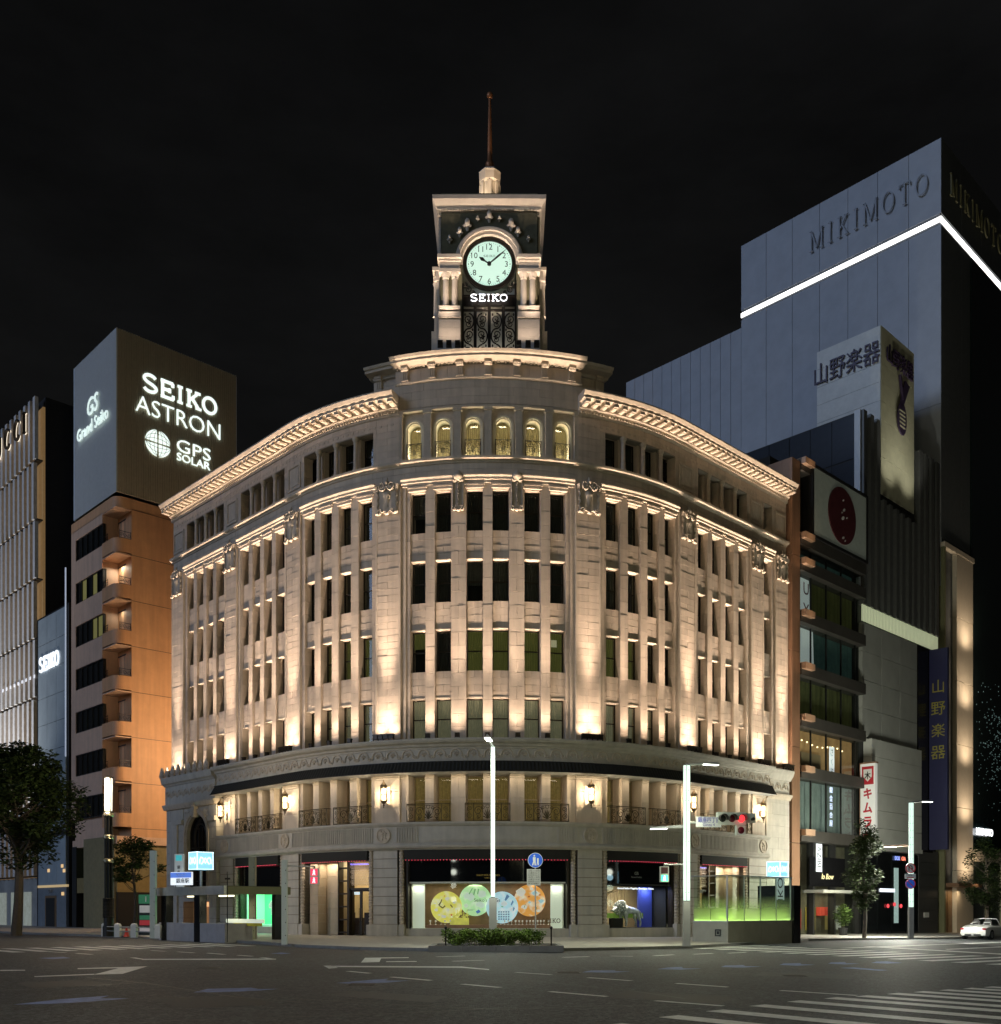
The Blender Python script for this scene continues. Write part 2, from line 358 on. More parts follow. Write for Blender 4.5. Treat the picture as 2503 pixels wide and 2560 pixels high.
def strip_mark(a, b, w, name='lane_line', m=PAINT):
    t = (b - a); t.z = 0; t.normalize(); n = Vector((-t.y, t.x, 0)) * w / 2; P = [a + n, b + n, b - n, a - n]
    mb = MB(); mb.poly([(p.x, p.y, ROADZ + .004) for p in P]); put(slope_mesh(mb.mesh(name, m)), name, road)
def zl(x, y): return (x / 1.523, 2280 + y / 1.521)
def zr(x, y): return (1250 + x / 1.5195, 2280 + y / 1.5195)
def dash(a, b, w=.16, f=zl):
    strip_mark(gp(*f(*a), ROADZ), gp(*f(*b), ROADZ), w, 'lane_dash')
for q in ((1325, 226, 1408, 234), (1490, 248, 1640, 261), (1760, 275, 1904, 288), (190, 152, 250, 155), (290, 158, 350, 162), (575, 147, 630, 150), (675, 152, 740, 156), (790, 157, 855, 162), (905, 165, 960, 169), (1660, 171, 1770, 168), (1722, 188, 1842, 184)): dash(q[:2], q[2:])
for q in ((188, 303, 405, 322), (590, 338, 848, 358), (668, 272, 865, 286), (1065, 299, 1355, 318), (333, 250, 500, 262), (60, 230, 195, 239), (238, 173, 338, 170), (420, 168, 505, 169), (585, 167, 660, 163), (735, 161, 808, 158), (865, 157, 935, 154)): dash(q[:2], q[2:], f=zr)
for p in ([(492, 174), (515, 174), (548, 179), (548, 183)], [(536, 179), (1050, 178), (1050, 182), (540, 183)], [(985, 174), (1010, 174), (1052, 179), (1048, 182)], [(295, 214.5), (470, 210), (470, 214), (295, 218)], [(355, 239), (468, 210), (562, 207), (466, 236)], [(130, 245), (358, 236), (358, 239.5), (130, 248)], [(0, 221), (95, 220.5), (95, 224), (0, 225)],
          [(1230, 205), (1258, 204), (1287, 213), (1252, 216)], [(1250, 205), (1760, 208), (1760, 213), (1260, 210)], [(1760, 208.5), (1862, 218), (1862, 221.5), (1760, 213)], [(1374, 193), (1389, 175), (1452, 174), (1444, 191)], [(1450, 174), (1556, 173), (1556, 175.5), (1450, 177)], [(1470, 188.5), (1586, 187.5), (1586, 190), (1470, 191)]):
    mark([zl(*q) for q in p])
for p in ([(50, 353), (230, 333), (415, 319), (380, 329), (492, 330), (330, 343), (190, 351)], [(735, 307), (790, 293), (955, 289), (985, 294), (1062, 293), (990, 300), (850, 306)], [(1278, 271), (1420, 258), (1480, 254), (1465, 261), (1556, 262), (1470, 270), (1380, 275)], [(145, 176), (240, 171), (270, 176), (200, 180)], [(1030, 158), (1070, 155), (1108, 158), (1070, 161)]):
    mark([zl(*q) for q in p], 'blue_arrow', BLUEP)
for p in ([(310, 230), (345, 223), (435, 222), (440, 226), (495, 227), (430, 231)], [(597, 218), (640, 211), (690, 209), (695, 214), (770, 216), (690, 220)], [(838, 210), (855, 204), (925, 202), (930, 206), (998, 208), (920, 212)], [(1062, 202), (1078, 196), (1140, 195), (1145, 199), (1197, 201), (1130, 205)], [(1246, 197), (1258, 192), (1310, 191), (1315, 195), (1368, 197), (1310, 200)], [(1410, 194), (1430, 189), (1470, 188), (1528, 194), (1470, 197)], [(1290, 213), (1345, 211), (1475, 222), (1440, 224)]):
    mark([zr(*q) for q in p], 'blue_arrow', BLUEP)
# zebra crossings: every bar a piece of its own
def bar(a, d, L, w=.47):
    n = Vector((-d.y, d.x, 0)) * w / 2; b = a + d * L; mb = MB(); mb.poly([(p.x, p.y, ROADZ + .006) for p in (a + n, b + n, b - n, a - n)]); put(slope_mesh(mb.mesh('zebra_bar', PAINT)), 'zebra_bar', road)
for x, y in ((1527, 2562), (1671, 2541.5), (1786, 2527), (1892, 2514), (1984, 2503.5), (2076, 2495.5), (2152, 2490.5), (2231, 2484.5), (2296, 2480), (2359, 2475.5), (2418, 2471.5), (2470, 2468), (2520, 2465)):
    bar(gp(x, y, ROADZ), -UD, 8.0)
A = gp(640, 2365, ROADZ)
for i in range(16): bar(A - WD * (.2 + .92 * i), UD, 4.2)
a0, a1 = Vector((10.1, 39.2, 0)), Vector((14.6, 32.4, 0)); dv = Vector((.765, .644, 0))
for i in range(-4, 9): bar(a0.lerp(a1, i / 7), dv, 6.2, .5)
for p in ([(1380, 132), (1420, 132), (1904, 159), (1904, 163)], [(1290, 138), (1904, 114), (1904, 117), (1340, 138)], [(1690, 142), (1904, 132), (1904, 135), (1700, 144)]): mark([zr(*q) for q in p], 'stop_line', lift=.009)

TAR = mat('tar_seam', (.016, .016, .017), .5, var=.3)
for pts in (((330, 250), (560, 272), (900, 325), (1150, 345)), ((620, 415), (1180, 398), (1560, 385), (1904, 366)), ((0, 300), (260, 286), (560, 268)), ((1100, 330), (1500, 352), (1904, 372))):
    P = [gp(*zl(*q), ROADZ) for q in pts]
    for a, b in zip(P, P[1:]): strip_mark(a, b + (b - a) * .01, .05, 'tar_seam', TAR)
for pts in (((0, 372), (300, 360), (700, 352)), ((100, 260), (500, 300), (700, 330)), ((300, 205), (900, 235), (1500, 262))):
    P = [gp(*zr(*q), ROADZ) for q in pts]
    for a, b in zip(P, P[1:]): strip_mark(a, b + (b - a) * .01, .05, 'tar_seam', TAR)
for pts, c in ((((560, 330), (900, 318), (1080, 352), (700, 368)), .030), (((1330, 300), (1700, 322), (1640, 345), (1250, 318)), .056), (((60, 270), (330, 258), (420, 275), (120, 290)), .032)):
    mark([zl(*q) for q in pts], 'asphalt_patch', mat('patch_asphalt_%d' % int(c * 1000), (c, c, c * 1.06), .7, var=.5, vs=14), lift=.002)
for pts, c in ((((480, 300), (900, 322), (830, 350), (400, 325)), .031), (((1000, 228), (1350, 240), (1330, 256), (960, 243)), .054)):
    mark([zr(*q) for q in pts], 'asphalt_patch', mat('patch_asphalt_%d' % int(c * 1000), (c, c, c * 1.06), .7, var=.5, vs=14), lift=.002)
for x, y in ((905, 2462), (1420, 2432), (520, 2420), (1985, 2440)):
    c = gp(x, y, ROADZ); m_ = MB(); m_.prism([(c.x + .32 * math.cos(a * math.pi / 12), c.y + .32 * math.sin(a * math.pi / 12)) for a in range(24)], c.z - .02, c.z + .008)
    for k in range(-3, 4): m_.box(c.x - .26, c.x + .26, c.y + k * .075 - .014, c.y + k * .075 + .014, c.z + .008, c.z + .013)
    m_.build('manhole_cover', mat('cast_iron_cover', (.05, .048, .045), .5, .5, var=.3), road)
CURT_E = mat('grey_drapes', (.13, .13, .12), .9, var=.3, vs=4)
# ================================================================= the stone corner store with its clock tower
store = empty('corner_store', W(0, 0, -8), 'pale limestone corner store with curved front and clock tower, lit by floodlights', 'store')
ROWS = ((10.58, 12.68), (14.14, 16.35), (17.83, 20.06), (21.58, 23.74))
WINW = .88
BAYS = [[-25.4, -24.07, -22.77, -21.45], [-18.3, -16.97, -15.63, -14.3], [-11.22, -9.82, -8.42, -7.02], [-3.88, -2.48, -.78, .62, 2.32, 3.72], [7.0, 8.4, 9.8, 11.18], [14.42, 15.8, 17.2, 18.62], [21.55]]
BAYE = [(-26.15, -20.6), (-19.1, -13.5), (-11.95, -6.3), (-4.8, 4.65), (6.15, 11.9), (13.5, 19.4), (20.85, 22.25)]       # recessed bays
PIERS = [(-27.85, -26.15), (-20.6, -19.1), (-13.5, -11.95), (-6.3, -4.8), (4.65, 6.15), (11.9, 13.5), (19.4, 20.85), (22.25, 23.75)]
SMIN, SMAX = -27.85, 23.75
BLK = []
def blocks(s0, s1, z0, z1, d0, d1, ch=.365, bl=1.5, m=STONE, stag=True, g=.005):
    """coursed ashlar: a list of stones with narrow recessed joints"""
    nz = max(1, round((z1 - z0) / ch)); h = (z1 - z0) / nz; nb = max(1, round((s1 - s0) / bl)); w = (s1 - s0) / nb
    for i in range(nz):
        e = [s0 + w * k for k in range(nb + 1)]
        if stag and nb > 0 and i % 2 and (s1 - s0) > .75: e = [s0] + [s0 + w * (k + .5) for k in range(nb)] + [s1]
        for a, b in zip(e, e[1:]):
            BLK.append((a + g, b - g, z0 + h * i + g, z0 + h * (i + 1) - g, d0, d1 + rng.uniform(-.006, .006), m))
# ---- dark inner wall and slabs, added to stop light seeping through the shell
mb = MB(); mb.fbox(SMIN, SMAX, 5.0, 28.6, -1.6, -1.3); mb.build('light_block_wall', DARK, store)
mb = MB()
for z in (5.0, 10.3, 14.0 - .6, 17.2, 20.9, 24.6, 28.3): mb.fbox(SMIN, SMAX, z - .12, z, -1.6, -.55)
mb.build('floor_slab', DARK, store)
mb = MB()
mb.prism([(W(s, 0, -.3).x, W(s, 0, -.3).y) for s in [SMIN] + [SL + (SR - SL) * k / 16 for k in range(17)] + [SMAX]] + [tuple((W(SMAX, 0, 0) + UD * 34).xy), tuple((W(SMIN, 0, 0) + WD * 30).xy)], 28.35, 28.55); mb.build('roof', STONEG, store)
mb = MB(); FRL = Frame(W(SMIN, 0, 0), WD, NR * -1); FRR = Frame(W(SMAX, 0, 0), UD, WD)
mb.fbox(.02, 30, -.6, 28.5, -.02, -.5, FRL); mb.build('side_wall', STONEG, store)
mb = MB(); mb.fbox(.02, 34, -.6, 28.5, -.02, -.5, FRR); mb.build('side_wall', STONEG, store)
# ---- shaft with tall windows, storeys three to six
mb = MB()
for (s0, s1), wins in zip(BAYE, BAYS):
    e = [s0] + sum([[c - WINW / 2, c + WINW / 2] for c in wins], []) + [s1]
    for k in range(0, len(e), 2):       # piers between windows
        a, b = e[k], e[k + 1]
        if k in (0, len(e) - 2) and b - a > .34:
            edge = (a, a + .26, b) if k == 0 else (b - .26, b, a)
            mb.fbox(edge[0], edge[1], 10.3, 24.05, -.9, .02)
            if k == 0: blocks(a + .26, b, 10.4, 24.05, -.9, -.06, .73, 3)
            else: blocks(a, b - .26, 10.4, 24.05, -.9, -.06, .73, 3)
        else: blocks(a, b, 10.4, 24.05, -.9, 0, .73, 3)
    for c in wins:
        a, b = c - WINW / 2, c + WINW / 2
        for (za, zb), (zc, zd) in zip(ROWS, ROWS[1:]): blocks(a, b, zb, zc, -.85, -.16, .37, 3)
        blocks(a, b, 23.74, 24.05, -.85, -.12, .4, 3)
        for za, zb in ROWS: mb.sweep([(-.6, zb - .0), (-.11, zb), (-.11, zb + .055), (-.6, zb + .055)], a + .01, b - .01)
        mb.fbox(a - .07, b + .07, 23.78, 23.98, -.14, .07); mb.fbox(a - .1, b + .1, 23.93, 24.02, -.1, .11)
    mb.sweep([(-.2, 24.05), (.08, 24.05), (.08, 24.17), (.15, 24.20), (.15, 24.32), (.22, 24.40), (.22, 24.47), (-.2, 24.47)], s0 + .03, s1 - .03)
mb.build('window_lintels', STONE2, store, kind='stuff')
for s0, s1 in PIERS: blocks(s0, s1, 10.4, 24.47, -.9, .12, .365, 1.15)
for s0, s1 in PIERS:
    for a in (s0, s1 - .11): MB().fbox(a, a + .11, 10.4, 24.3, -.3, .145).build('pier_edge', STONE2, store)
# windows: two bronze sashes, pane and drapes, one object each
def window_meshes(w, h, deep=.10):
    f = MB(); t = .055
    f.box(-w / 2, -w / 2 + t, 0, h, -.06, .03).box(w / 2 - t, w / 2, 0, h, -.06, .03).box(-w / 2, w / 2, 0, t, -.06, .03).box(-w / 2, w / 2, h - t, h, -.06, .03).box(-w / 2, w / 2, h * .5 - .03, h * .5 + .03, -.05, .02)
    g = MB().box(-w / 2 + t, w / 2 - t, t, h - t, -.035, -.025)
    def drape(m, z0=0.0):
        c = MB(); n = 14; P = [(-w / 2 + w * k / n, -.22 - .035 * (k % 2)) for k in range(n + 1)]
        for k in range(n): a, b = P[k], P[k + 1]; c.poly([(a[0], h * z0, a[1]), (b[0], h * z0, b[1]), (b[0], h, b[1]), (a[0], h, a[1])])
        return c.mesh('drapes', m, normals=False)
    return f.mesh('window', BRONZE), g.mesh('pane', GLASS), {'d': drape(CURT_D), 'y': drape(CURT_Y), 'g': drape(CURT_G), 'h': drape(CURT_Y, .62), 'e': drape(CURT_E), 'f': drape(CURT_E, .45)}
for r, (z0, z1) in enumerate(ROWS):
    wf, wp, wc = window_meshes(WINW, z1 - z0)
    for bi, wins in enumerate(BAYS):
        for ci, c in enumerate(wins):
            M = WM_(c, z0, -.52); o = put(wf, 'window', store, M); put(wp, 'pane', o, M)
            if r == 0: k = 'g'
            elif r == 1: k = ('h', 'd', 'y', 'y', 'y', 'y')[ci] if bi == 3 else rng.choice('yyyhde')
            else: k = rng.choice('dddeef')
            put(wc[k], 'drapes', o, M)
            if r > 0 and rng.random() < .09: put(MB().box(-.16 + rng.uniform(-.1, .1), .12, 1.55 + rng.uniform(-.3, .2), 1.60 + rng.uniform(.22, .26), -.16, -.15).mesh('room_lamp', glow('dim_room_lamp', (.8, .74, .5), .30)), 'room_lamp', o, M)
# attic band and string course
blocks(SMIN, SMAX, 24.47, 25.13, -.6, .0, .33, 1.3)
MB().sweep([(-.3, 25.13), (.06, 25.13), (.09, 25.2), (.18, 25.24), (.24, 25.30), (.24, 25.42), (-.3, 25.45)], SMIN - .1, SMAX + .03).build('string_course', STONE2, store)
# ---- seventh storey: colonnettes at the sides, lit arches over the corner
colm = MB(); colm.lathe([(.2, 0), (.2, .08), (.15, .12), (.15, .18), (.135, .2), (.12, 1.55), (.15, 1.58), (.13, 1.62), (.2, 1.74), (.2, 1.86)], 10); cme = colm.mesh('colonnette', STONE2, True)
wf, wp, wc = window_meshes(1.02, 1.9)
RZ = Matrix.Rotation(rad(90), 4, 'X')
for bi, (wins, (s0, s1)) in enumerate(zip(BAYS, BAYE)):
    if bi == 3: continue
    e0, e1 = wins[0] - .51, wins[-1] + .51
    nxt = PIERS
    blocks(s0, e0, 25.45, 27.35, -.6, 0, .38, 2); blocks(e1, s1, 25.45, 27.35, -.6, 0, .38, 2)
    for c in wins:
        M = WM_(c, 25.45, -.75); o = put(wf, 'window', store, M); put(wp, 'pane', o, M); put(wc['d'], 'drapes', o, M)
    for a, b in zip(wins, wins[1:]):
        m = (a + b) / 2; put(cme, 'colonnette', store, WM_(m, 25.47, -.1) @ Matrix.Rotation(rad(-90), 4, 'X'))
        BLK.append((m - .17, m + .17, 25.45, 27.35, -.9, -.36, STONE))
for i, (s0, s1) in enumerate(PIERS):
    if i in (3, 4): continue
    blocks(s0, s1, 25.45, 27.35, -.6, 0, .38, .9)
    c, w = (s0 + s1) / 2, (s1 - s0) / 2 - .12
    f = MB(); o_ = [(-w, 0), (w, 0), (w, 1.45), (-w, 1.45)]; i_ = [(-w + .13, .13), (w - .13, .13), (w - .13, 1.32), (-w + .13, 1.32)]
    f.ring(o_, i_, 0, .06); f.prism([(-w + .22, .22), (w - .22, .22), (w - .22, 1.23), (-w + .22, 1.23)], 0, .035); put(f.mesh('wall_panel', STONE2), 'wall_panel', store, WM_(c, 25.68, .0))
for s0, s1 in ((SMIN, -6.3), (6.15, SMAX)): blocks(s0, s1, 27.35, 28.0, -.9, 0, .325, 1.2)
# key pattern under the cornice
kb = MB()
for a, b in ((SMIN, -5.0), (5.0, SMAX)):
    k = a + .1
    while k < b - .3: kb.fbox(k, k + .16, 27.50, 27.62, 0, .022, seg=1); k += .36
kb.build('key_pattern', STONE2, store, kind='stuff')
# corner wall with six arches
AW = [-4.15, -2.52, -.88, .76, 2.40, 4.03]; AR = .42
blocks(-6.3, -4.95, 25.45, 28.25, -.6, 0, .35, 1.4); blocks(4.85, 6.15, 25.45, 28.25, -.6, 0, .35, 1.4)
blocks(-6.3, 6.15, 28.25, 29.55, -.6, 0, .433, 1.35)
pl = MB()
for k in range(7):
    c = (AW[0] - .82) if k == 0 else (AW[-1] + .82) if k == 6 else (AW[k - 1] + AW[k]) / 2
    pl = MB(); w = .19
    pl.fbox(c - w, c + w, 25.45, 28.08, -.6, -.02, seg=1); pl.fbox(c - w - .05, c + w + .05, 25.45, 25.62, -.6, .03, seg=1); pl.fbox(c - w - .05, c + w + .05, 27.93, 28.08, -.6, .03, seg=1)
    pl.build('pilaster', STONE2, store)
MB().sweep([(-.6, 28.08), (.05, 28.08), (.05, 28.2), (-.6, 28.25)], -5.0, 4.9).build('arcade_lintel', STONE2, store)
GOLDW = mat('cream_reveal', (.62, .56, .42), .7, var=.06)
NETC = mat('gathered_net_curtain', (.26, .195, .10), .9, var=.3, vs=5)
def archpts(r, h, n=14, y0=0.0): return [(-r, y0)] + [(r * math.cos(math.pi - math.pi * k / n), h + r * math.sin(math.pi - math.pi * k / n)) for k in range(n + 1)] + [(r, y0)]
def arch_wall(hw, r, h, top, t0, t1, n=14):
    """flat panel -hw..hw by 0..top with an arched hole"""
    mb = MB(); A = archpts(r, h, n); O = [(-hw, 0)]
    for k in range(n + 1):
        an = math.pi - math.pi * k / n; c, s = math.cos(an), math.sin(an)
        q = min(hw / max(abs(c), 1e-6), (top - h) / max(s, 1e-6)); O.append((c * q, h + s * q))
    O.append((hw, 0)); O[1] = (-hw, h); O[-2] = (hw, h)
    for k in range(len(A) - 1):
        mb.prism([A[k], A[k + 1], O[k + 1], O[k]], t0, t1)
    for k in range(1, len(O) - 2):
        a, b = O[k], O[k + 1]
        if abs(abs(a[0]) - hw) < 1e-4 and b[1] > top - 1e-4 and a[1] < top - 1e-4: mb.prism([a, (a[0], top), b], t0, t1)
        if abs(abs(b[0]) - hw) < 1e-4 and a[1] > top - 1e-4 and b[1] < top - 1e-4: mb.prism([a, (b[0], top), b], t0, t1)
    return mb
aw = arch_wall(.63, AR + .09, 1.72, 2.62, -.42, -.25).mesh('arch_panel', STONE2)
am = MB(); 
for k, (r0, r1, d0, d1) in enumerate(((AR + .13, AR + .02, -.28, -.20), (AR + .04, AR - .05, -.36, -.27))): am.ring(archpts(r0, 1.72), archpts(r1, 1.72), d0, d1, open=True)
ame = am.mesh('arch_moulding', GOLDW)
jm = MB(); P = archpts(AR + .02, 1.72)
for a, b in zip(P, P[1:]): jm.poly([(a[0], a[1], -.32), (b[0], b[1], -.32), (b[0], b[1], -.85), (a[0], a[1], -.85)])
jme = jm.mesh('reveal', GOLDW, normals=False)
cm_ = MB(); nn = 18
for k in range(nn): x0, x1 = -.5 + k / nn, -.5 + (k + 1) / nn; cm_.poly([(x0, 0, -.86 - .03 * (k % 2)), (x1, 0, -.86 - .03 * ((k + 1) % 2)), (x1, 2.3, -.86 - .03 * ((k + 1) % 2)), (x0, 2.3, -.86 - .03 * (k % 2))])
cme2 = cm_.mesh('net_curtain', NETC, normals=False)
gpn = MB().box(-AR, AR, 0, 2.15, -.70, -.69).mesh('pane', GLASS)
# scrolled iron guard for the arches
def guard(w, h, r=.016):
    g = MB(); g.tube([(-w, 0.03, 0), (w, .03, 0)], r).tube([(-w, h, 0), (w, h, 0)], r * 1.2)
    for x in (-w, w): g.tube([(x, 0, 0), (x, h + .04, 0)], r * 1.1)
    for sx in (-1, 1):
        for sy, cy in ((1, h * .5), (-1, h * .5)):
            g.tube([(sx * .02, cy, 0)] + [(sx * (w * .5 + w * .42 * math.cos(rad(a))), cy + sy * (h * .26 + h * .2 * math.sin(rad(a))), 0) for a in range(200, -60, -30)], r)
            g.tube([(sx * q[0], q[1], 0) for q in spiral(w * .55, cy + sy * h * .26, w * .3, .02, 90, 1.2 * sy, 12)], r)
            g.tube([(sx * w * .05, cy, 0), (sx * w * .3, cy + sy * h * .12, 0), (sx * w * .9, cy + sy * .02, 0)], r)
    g.ring([(.10 * math.cos(rad(a)), h * .5 + .16 * math.sin(rad(a))) for a in range(0, 360, 30)], [(.07 * math.cos(rad(a)), h * .5 + .13 * math.sin(rad(a))) for a in range(0, 360, 30)], -.012, .012)
    return g
gme = guard(AR, .98).mesh('iron_guard', IRON)
ARCHL = (1.0, .86, .60)
for c in AW:
    M = WM_(c, 25.46, 0); o = put(aw, 'arch_panel', store, M); put(ame, 'arch_moulding', o, M); put(jme, 'reveal', o, M); put(cme2, 'net_curtain', o, M); put(gpn, 'pane', o, M)
    put(gme, 'iron_guard', store, WM_(c, 25.46, -.22))
    lamp('arch_light', 'AREA', M @ Vector((0, .10, -.42)), store, 42, ARCHL, M @ Vector((0, 2, -.46)), (.7, .12)); lamp('arch_light', 'SPOT', M @ Vector((0, .06, .05)), store, 34, ARCHL, M @ Vector((0, 2.0, -.25)), .05, 70)
    lamp('arch_light', 'AREA', M @ Vector((0, 2.0, -.42)), store, 6, ARCHL, M @ Vector((0, .6, -.86)), (.4, .1))
# ---- main cornice of the two wings
mod = MB(); mod.box(-.14, .14, -.02, .16, 0, .62); mod.box(-.17, .17, .16, .20, 0, .66)
mod.box(-.10, .10, -.06, 0, .08, .5); mme = mod.mesh('modillion', STONE2)
den = MB()
for i, (s0, s1) in enumerate(((SMIN - .0, -4.95), (4.85, SMAX))):
    e0, e1 = (.2, 0.0) if i == 0 else (0.0, -.05)
    MB().sweep([(-.5, 27.98), (.06, 27.98), (.10, 28.08), (.10, 28.24), (.24, 28.32), (.24, 28.40), (-.5, 28.40)], s0 - .2 * (i == 0), s1 + .1 * i).build('bed_moulding', STONE2, store)
    MB().sweep([(-.5, 28.61), (.82, 28.61), (.82, 28.72), (.88, 28.74), (.98, 28.90), (.98, 28.97), (-.5, 29.05)], s0 - e0, s1 + e1).build('cornice', STONE2, store)
    k = s0 + .05
    while k < s1 - .1: den.fbox(k, k + .10, 28.10, 28.23, .08, .19, seg=1); k += .19
    k = s0 + .05 if i == 0 else s0 + .25
    while k < s1 + (.0 if i else -.1): put(mme, 'modillion', store, WM_(k, 28.41, .2)); k += .54
    MB().fbox(s0 - .3 * (i == 0), s1, 28.40, 28.61, -.5, .22).build('cornice_band', STONEG, store)
den.build('dentils', STONE2, store, kind='stuff')
# ---- attic over the corner
MB().sweep([(-.6, 29.55), (.05, 29.55), (.10, 29.62), (.10, 29.68), (-.6, 29.70)], -5.15, 5.05).build('attic_base_moulding', STONE2, store)
blocks(-5.15, 5.05, 29.70, 30.35, -.6, 0, .65, 1.46, stag=False)
for a, b in ((-6.75, -5.15), (5.05, 6.65)): blocks(a, b, 28.6, 30.35, -1.0, -.45, .44, 1.2)
at = [(-.9, 30.42), (.1, 30.42), (.16, 30.48), (.58, 30.52), (.58, 30.64), (.68, 30.68), (.74, 30.80), (-.9, 30.86)]
MB().sweep(at, -5.2, 5.1).build('attic_cornice', STONE2, store)
for a, b in ((-6.95, -5.2), (5.1, 6.85)): MB().sweep([(d - .42, z) for d, z in at], a, b).build('attic_cornice', STONE2, store)
con = MB(); con.box(-.2, .2, .58, .72, -.02, .30); con.box(-.17, .17, 0, .58, -.02, .10)
for x in (-.11, 0, .11): con.box(x - .03, x + .03, .02, .56, .10, .135)
con.box(-.2, .2, -.04, .04, -.02, .15); con.lathe([(.09, -.19), (.09, .19)], 8, T=Matrix.Translation((0, .56, .16)) @ Matrix.Rotation(rad(90), 4, 'Y')); cone = con.mesh('console', STONE2)
for k in range(7): put(cone, 'console', store, WM_(-4.55 + 1.5 * k, 29.74, 0))
for s in (-6.35, 6.25): put(cone, 'console', store, WM_(s, 29.74, -.45))
den = MB(); k = -5.05
while k < 4.95: den.fbox(k, k + .1, 30.36, 30.44, -.05, .1, seg=1); k += .19
den.build('attic_dentils', STONE2, store, kind='stuff')
mb = MB(); mb.prism([(W(s, 0, -.3).x, W(s, 0, -.3).y) for s in [-6.7 + 13.3 * k / 12 for k in range(13)]] + [(6.5, 66), (-7.5, 66)], 30.3, 30.6); mb.build('tower_terrace', STONEG, store)
# ---- carved cartouches at the pier heads
ct = MB()
ct.prism([(-.5, -.6), (.5, -.6), (.5, .55), (-.5, .55)], -.02, .07)
for sx in (-1, 1):
    ct.tube([(sx * .58 + .05 * math.sin(k * 1.57), -.62 + 1.2 * k / 14, .07) for k in range(15)], .06, 6)
    ct.tube([(sx * q[0], q[1], .14) for q in spiral(.27, .62, .24, .05, 200, 1.5, 16)], .055, 6)
    ct.tube([(sx * q[0], q[1], .12) for q in spiral(.45, -.66, .16, .04, 180, -1.3, 12)], .06, 6)
    ct.tube([(sx * .62, .45, .08), (sx * .66, .62, .1), (sx * .55, .74, .08)], [.08, .09, .04], 6); ct.ell((sx * .62, -.70, .1), (.10, .09, .1), 7, 4)
ct.ell((0, .80, .12), (.13, .16, .10), 8, 5); ct.ell((0, .98, .08), (.07, .10, .06), 6, 4); ct.ell((0, -.72, .12), (.16, .09, .1), 8, 4); ct.tube([(-.45, .47, .1), (0, .58, .14), (.45, .47, .1)], .06, 6)
ct.lathe([(.05, -.42), (.10, -.38), (.05, -.30), (.17, -.05), (.22, .12), (.24, .28), (.19, .33), (.15, .30)], 10, T=Matrix.Translation((0, 0, .06)) @ Matrix.Rotation(rad(-90), 4, 'X') @ Matrix.Diagonal((1, .6, 1, 1)))
CME = ct.mesh('cartouche', STONE2, True)
for s0, s1 in PIERS: put(CME, 'cartouche', store, WM_((s0 + s1) / 2, 23.5, .12) @ Matrix.Diagonal((.95, 1.08, 1.2, 1)))
dr = MB(); dr.prism([(-.3, -.9), (.3, -.9), (.34, .55), (-.34, .55)], -.02, .05); dr.ell((0, .75, .1), (.30, .24, .16), 9, 5); dr.ell((0, 1.0, .06), (.12, .12, .08), 7, 4)
for sx in (-1, 1):
    dr.tube([(sx * q[0], q[1], .12) for q in spiral(.17, .62, .16, .03, 100, 1.3, 12)], .05, 6); dr.tube([(sx * .3, .55, .06), (sx * .27, 0, .06), (sx * .28, -.75, .06)], .045, 6)
    dr.tube([(sx * q[0], q[1], .1) for q in spiral(.2, -.85, .13, .03, 120, -1.3, 12)], .045, 6)
for q in range(9): dr.ell((0, .42 - .13 * q, .1), (.05, .06, .05), 6, 4)
dr.ell((0, -.92, .1), (.12, .1, .08), 7, 4); DME = dr.mesh('carved_drop', STONE2, True)
for s in ((-2.48 - .78) / 2, (.62 + 2.32) / 2): put(DME, 'carved_drop', store, WM_(s, 23.55, .0) @ Matrix.Diagonal((1, 1.05, 1.6, 1)))
# ---- ledge, carved frieze and black awning between first and second storeys
MB().sweep([(-.4, 9.9), (.50, 9.9), (.52, 9.98), (.62, 10.02), (.66, 10.12), (.84, 10.2), (.92, 10.32), (.92, 10.40), (-.9, 10.46)], -21.0, 21.0).build('ledge_cornice', STONEG, store)
blocks(-21.0, 21.0, 9.15, 9.9, -.4, .46, .75, 2.2, STONEG, False)
MB().sweep([(.40, 9.12), (.52, 9.12), (.55, 9.18), (.46, 9.22), (.40, 9.22)], -21.0, 21.0).build('frieze_moulding', STONE2, store)
an = MB(); an.tube([(.3 * math.cos(rad(a)), .08 + .3 * math.sin(rad(a)), .0) for a in range(-20, 201, 20)], .045, 5)
for a in (-60, -30, 0, 30, 60): an.ell((.14 * math.sin(rad(a)), .1 + .14 * math.cos(rad(a)), 0), (.035, .09, .04), 6, 4, T=Matrix.Translation((.13 * math.sin(rad(a)), .06 + .13 * math.cos(rad(a)), 0)) @ Matrix.Rotation(rad(-a), 4, 'Z') @ Matrix.Translation((-.14 * math.sin(rad(a)), -.1 - .14 * math.cos(rad(a)), 0)))
an.ell((0, .05, .02), (.06, .06, .05), 6, 4)
for sx in (-1, 1): an.tube([(sx * q[0], q[1], 0) for q in spiral(.37, -.02, .10, .02, 120, -1.1, 9)], .03, 5)
ANM = an.mesh('palmette', STONE2)
s = -20.6
while s < 20.8: put(ANM, 'palmette', store, WM_(s, 9.50, .47)); s += .86
aw_ = MB(); k = 0; s = -20.85; pts = []
while s <= 20.95: pts.append((s, .98 + (.035 if k % 2 else 0))); s += .095; k += 1
for (a, da), (b, db) in zip(pts, pts[1:]): aw_.poly([W(a, 8.66, da + .02), W(b, 8.66, db + .02), W(b, 9.20, db - .30), W(a, 9.20, da - .30)])
awn = aw_.build('awning', CLOTH, store)
MB().sweep([(.45, 9.18), (.72, 9.18), (.72, 9.22), (.45, 9.22)], -20.9, 20.95).build('awning_rail', IRON, awn)
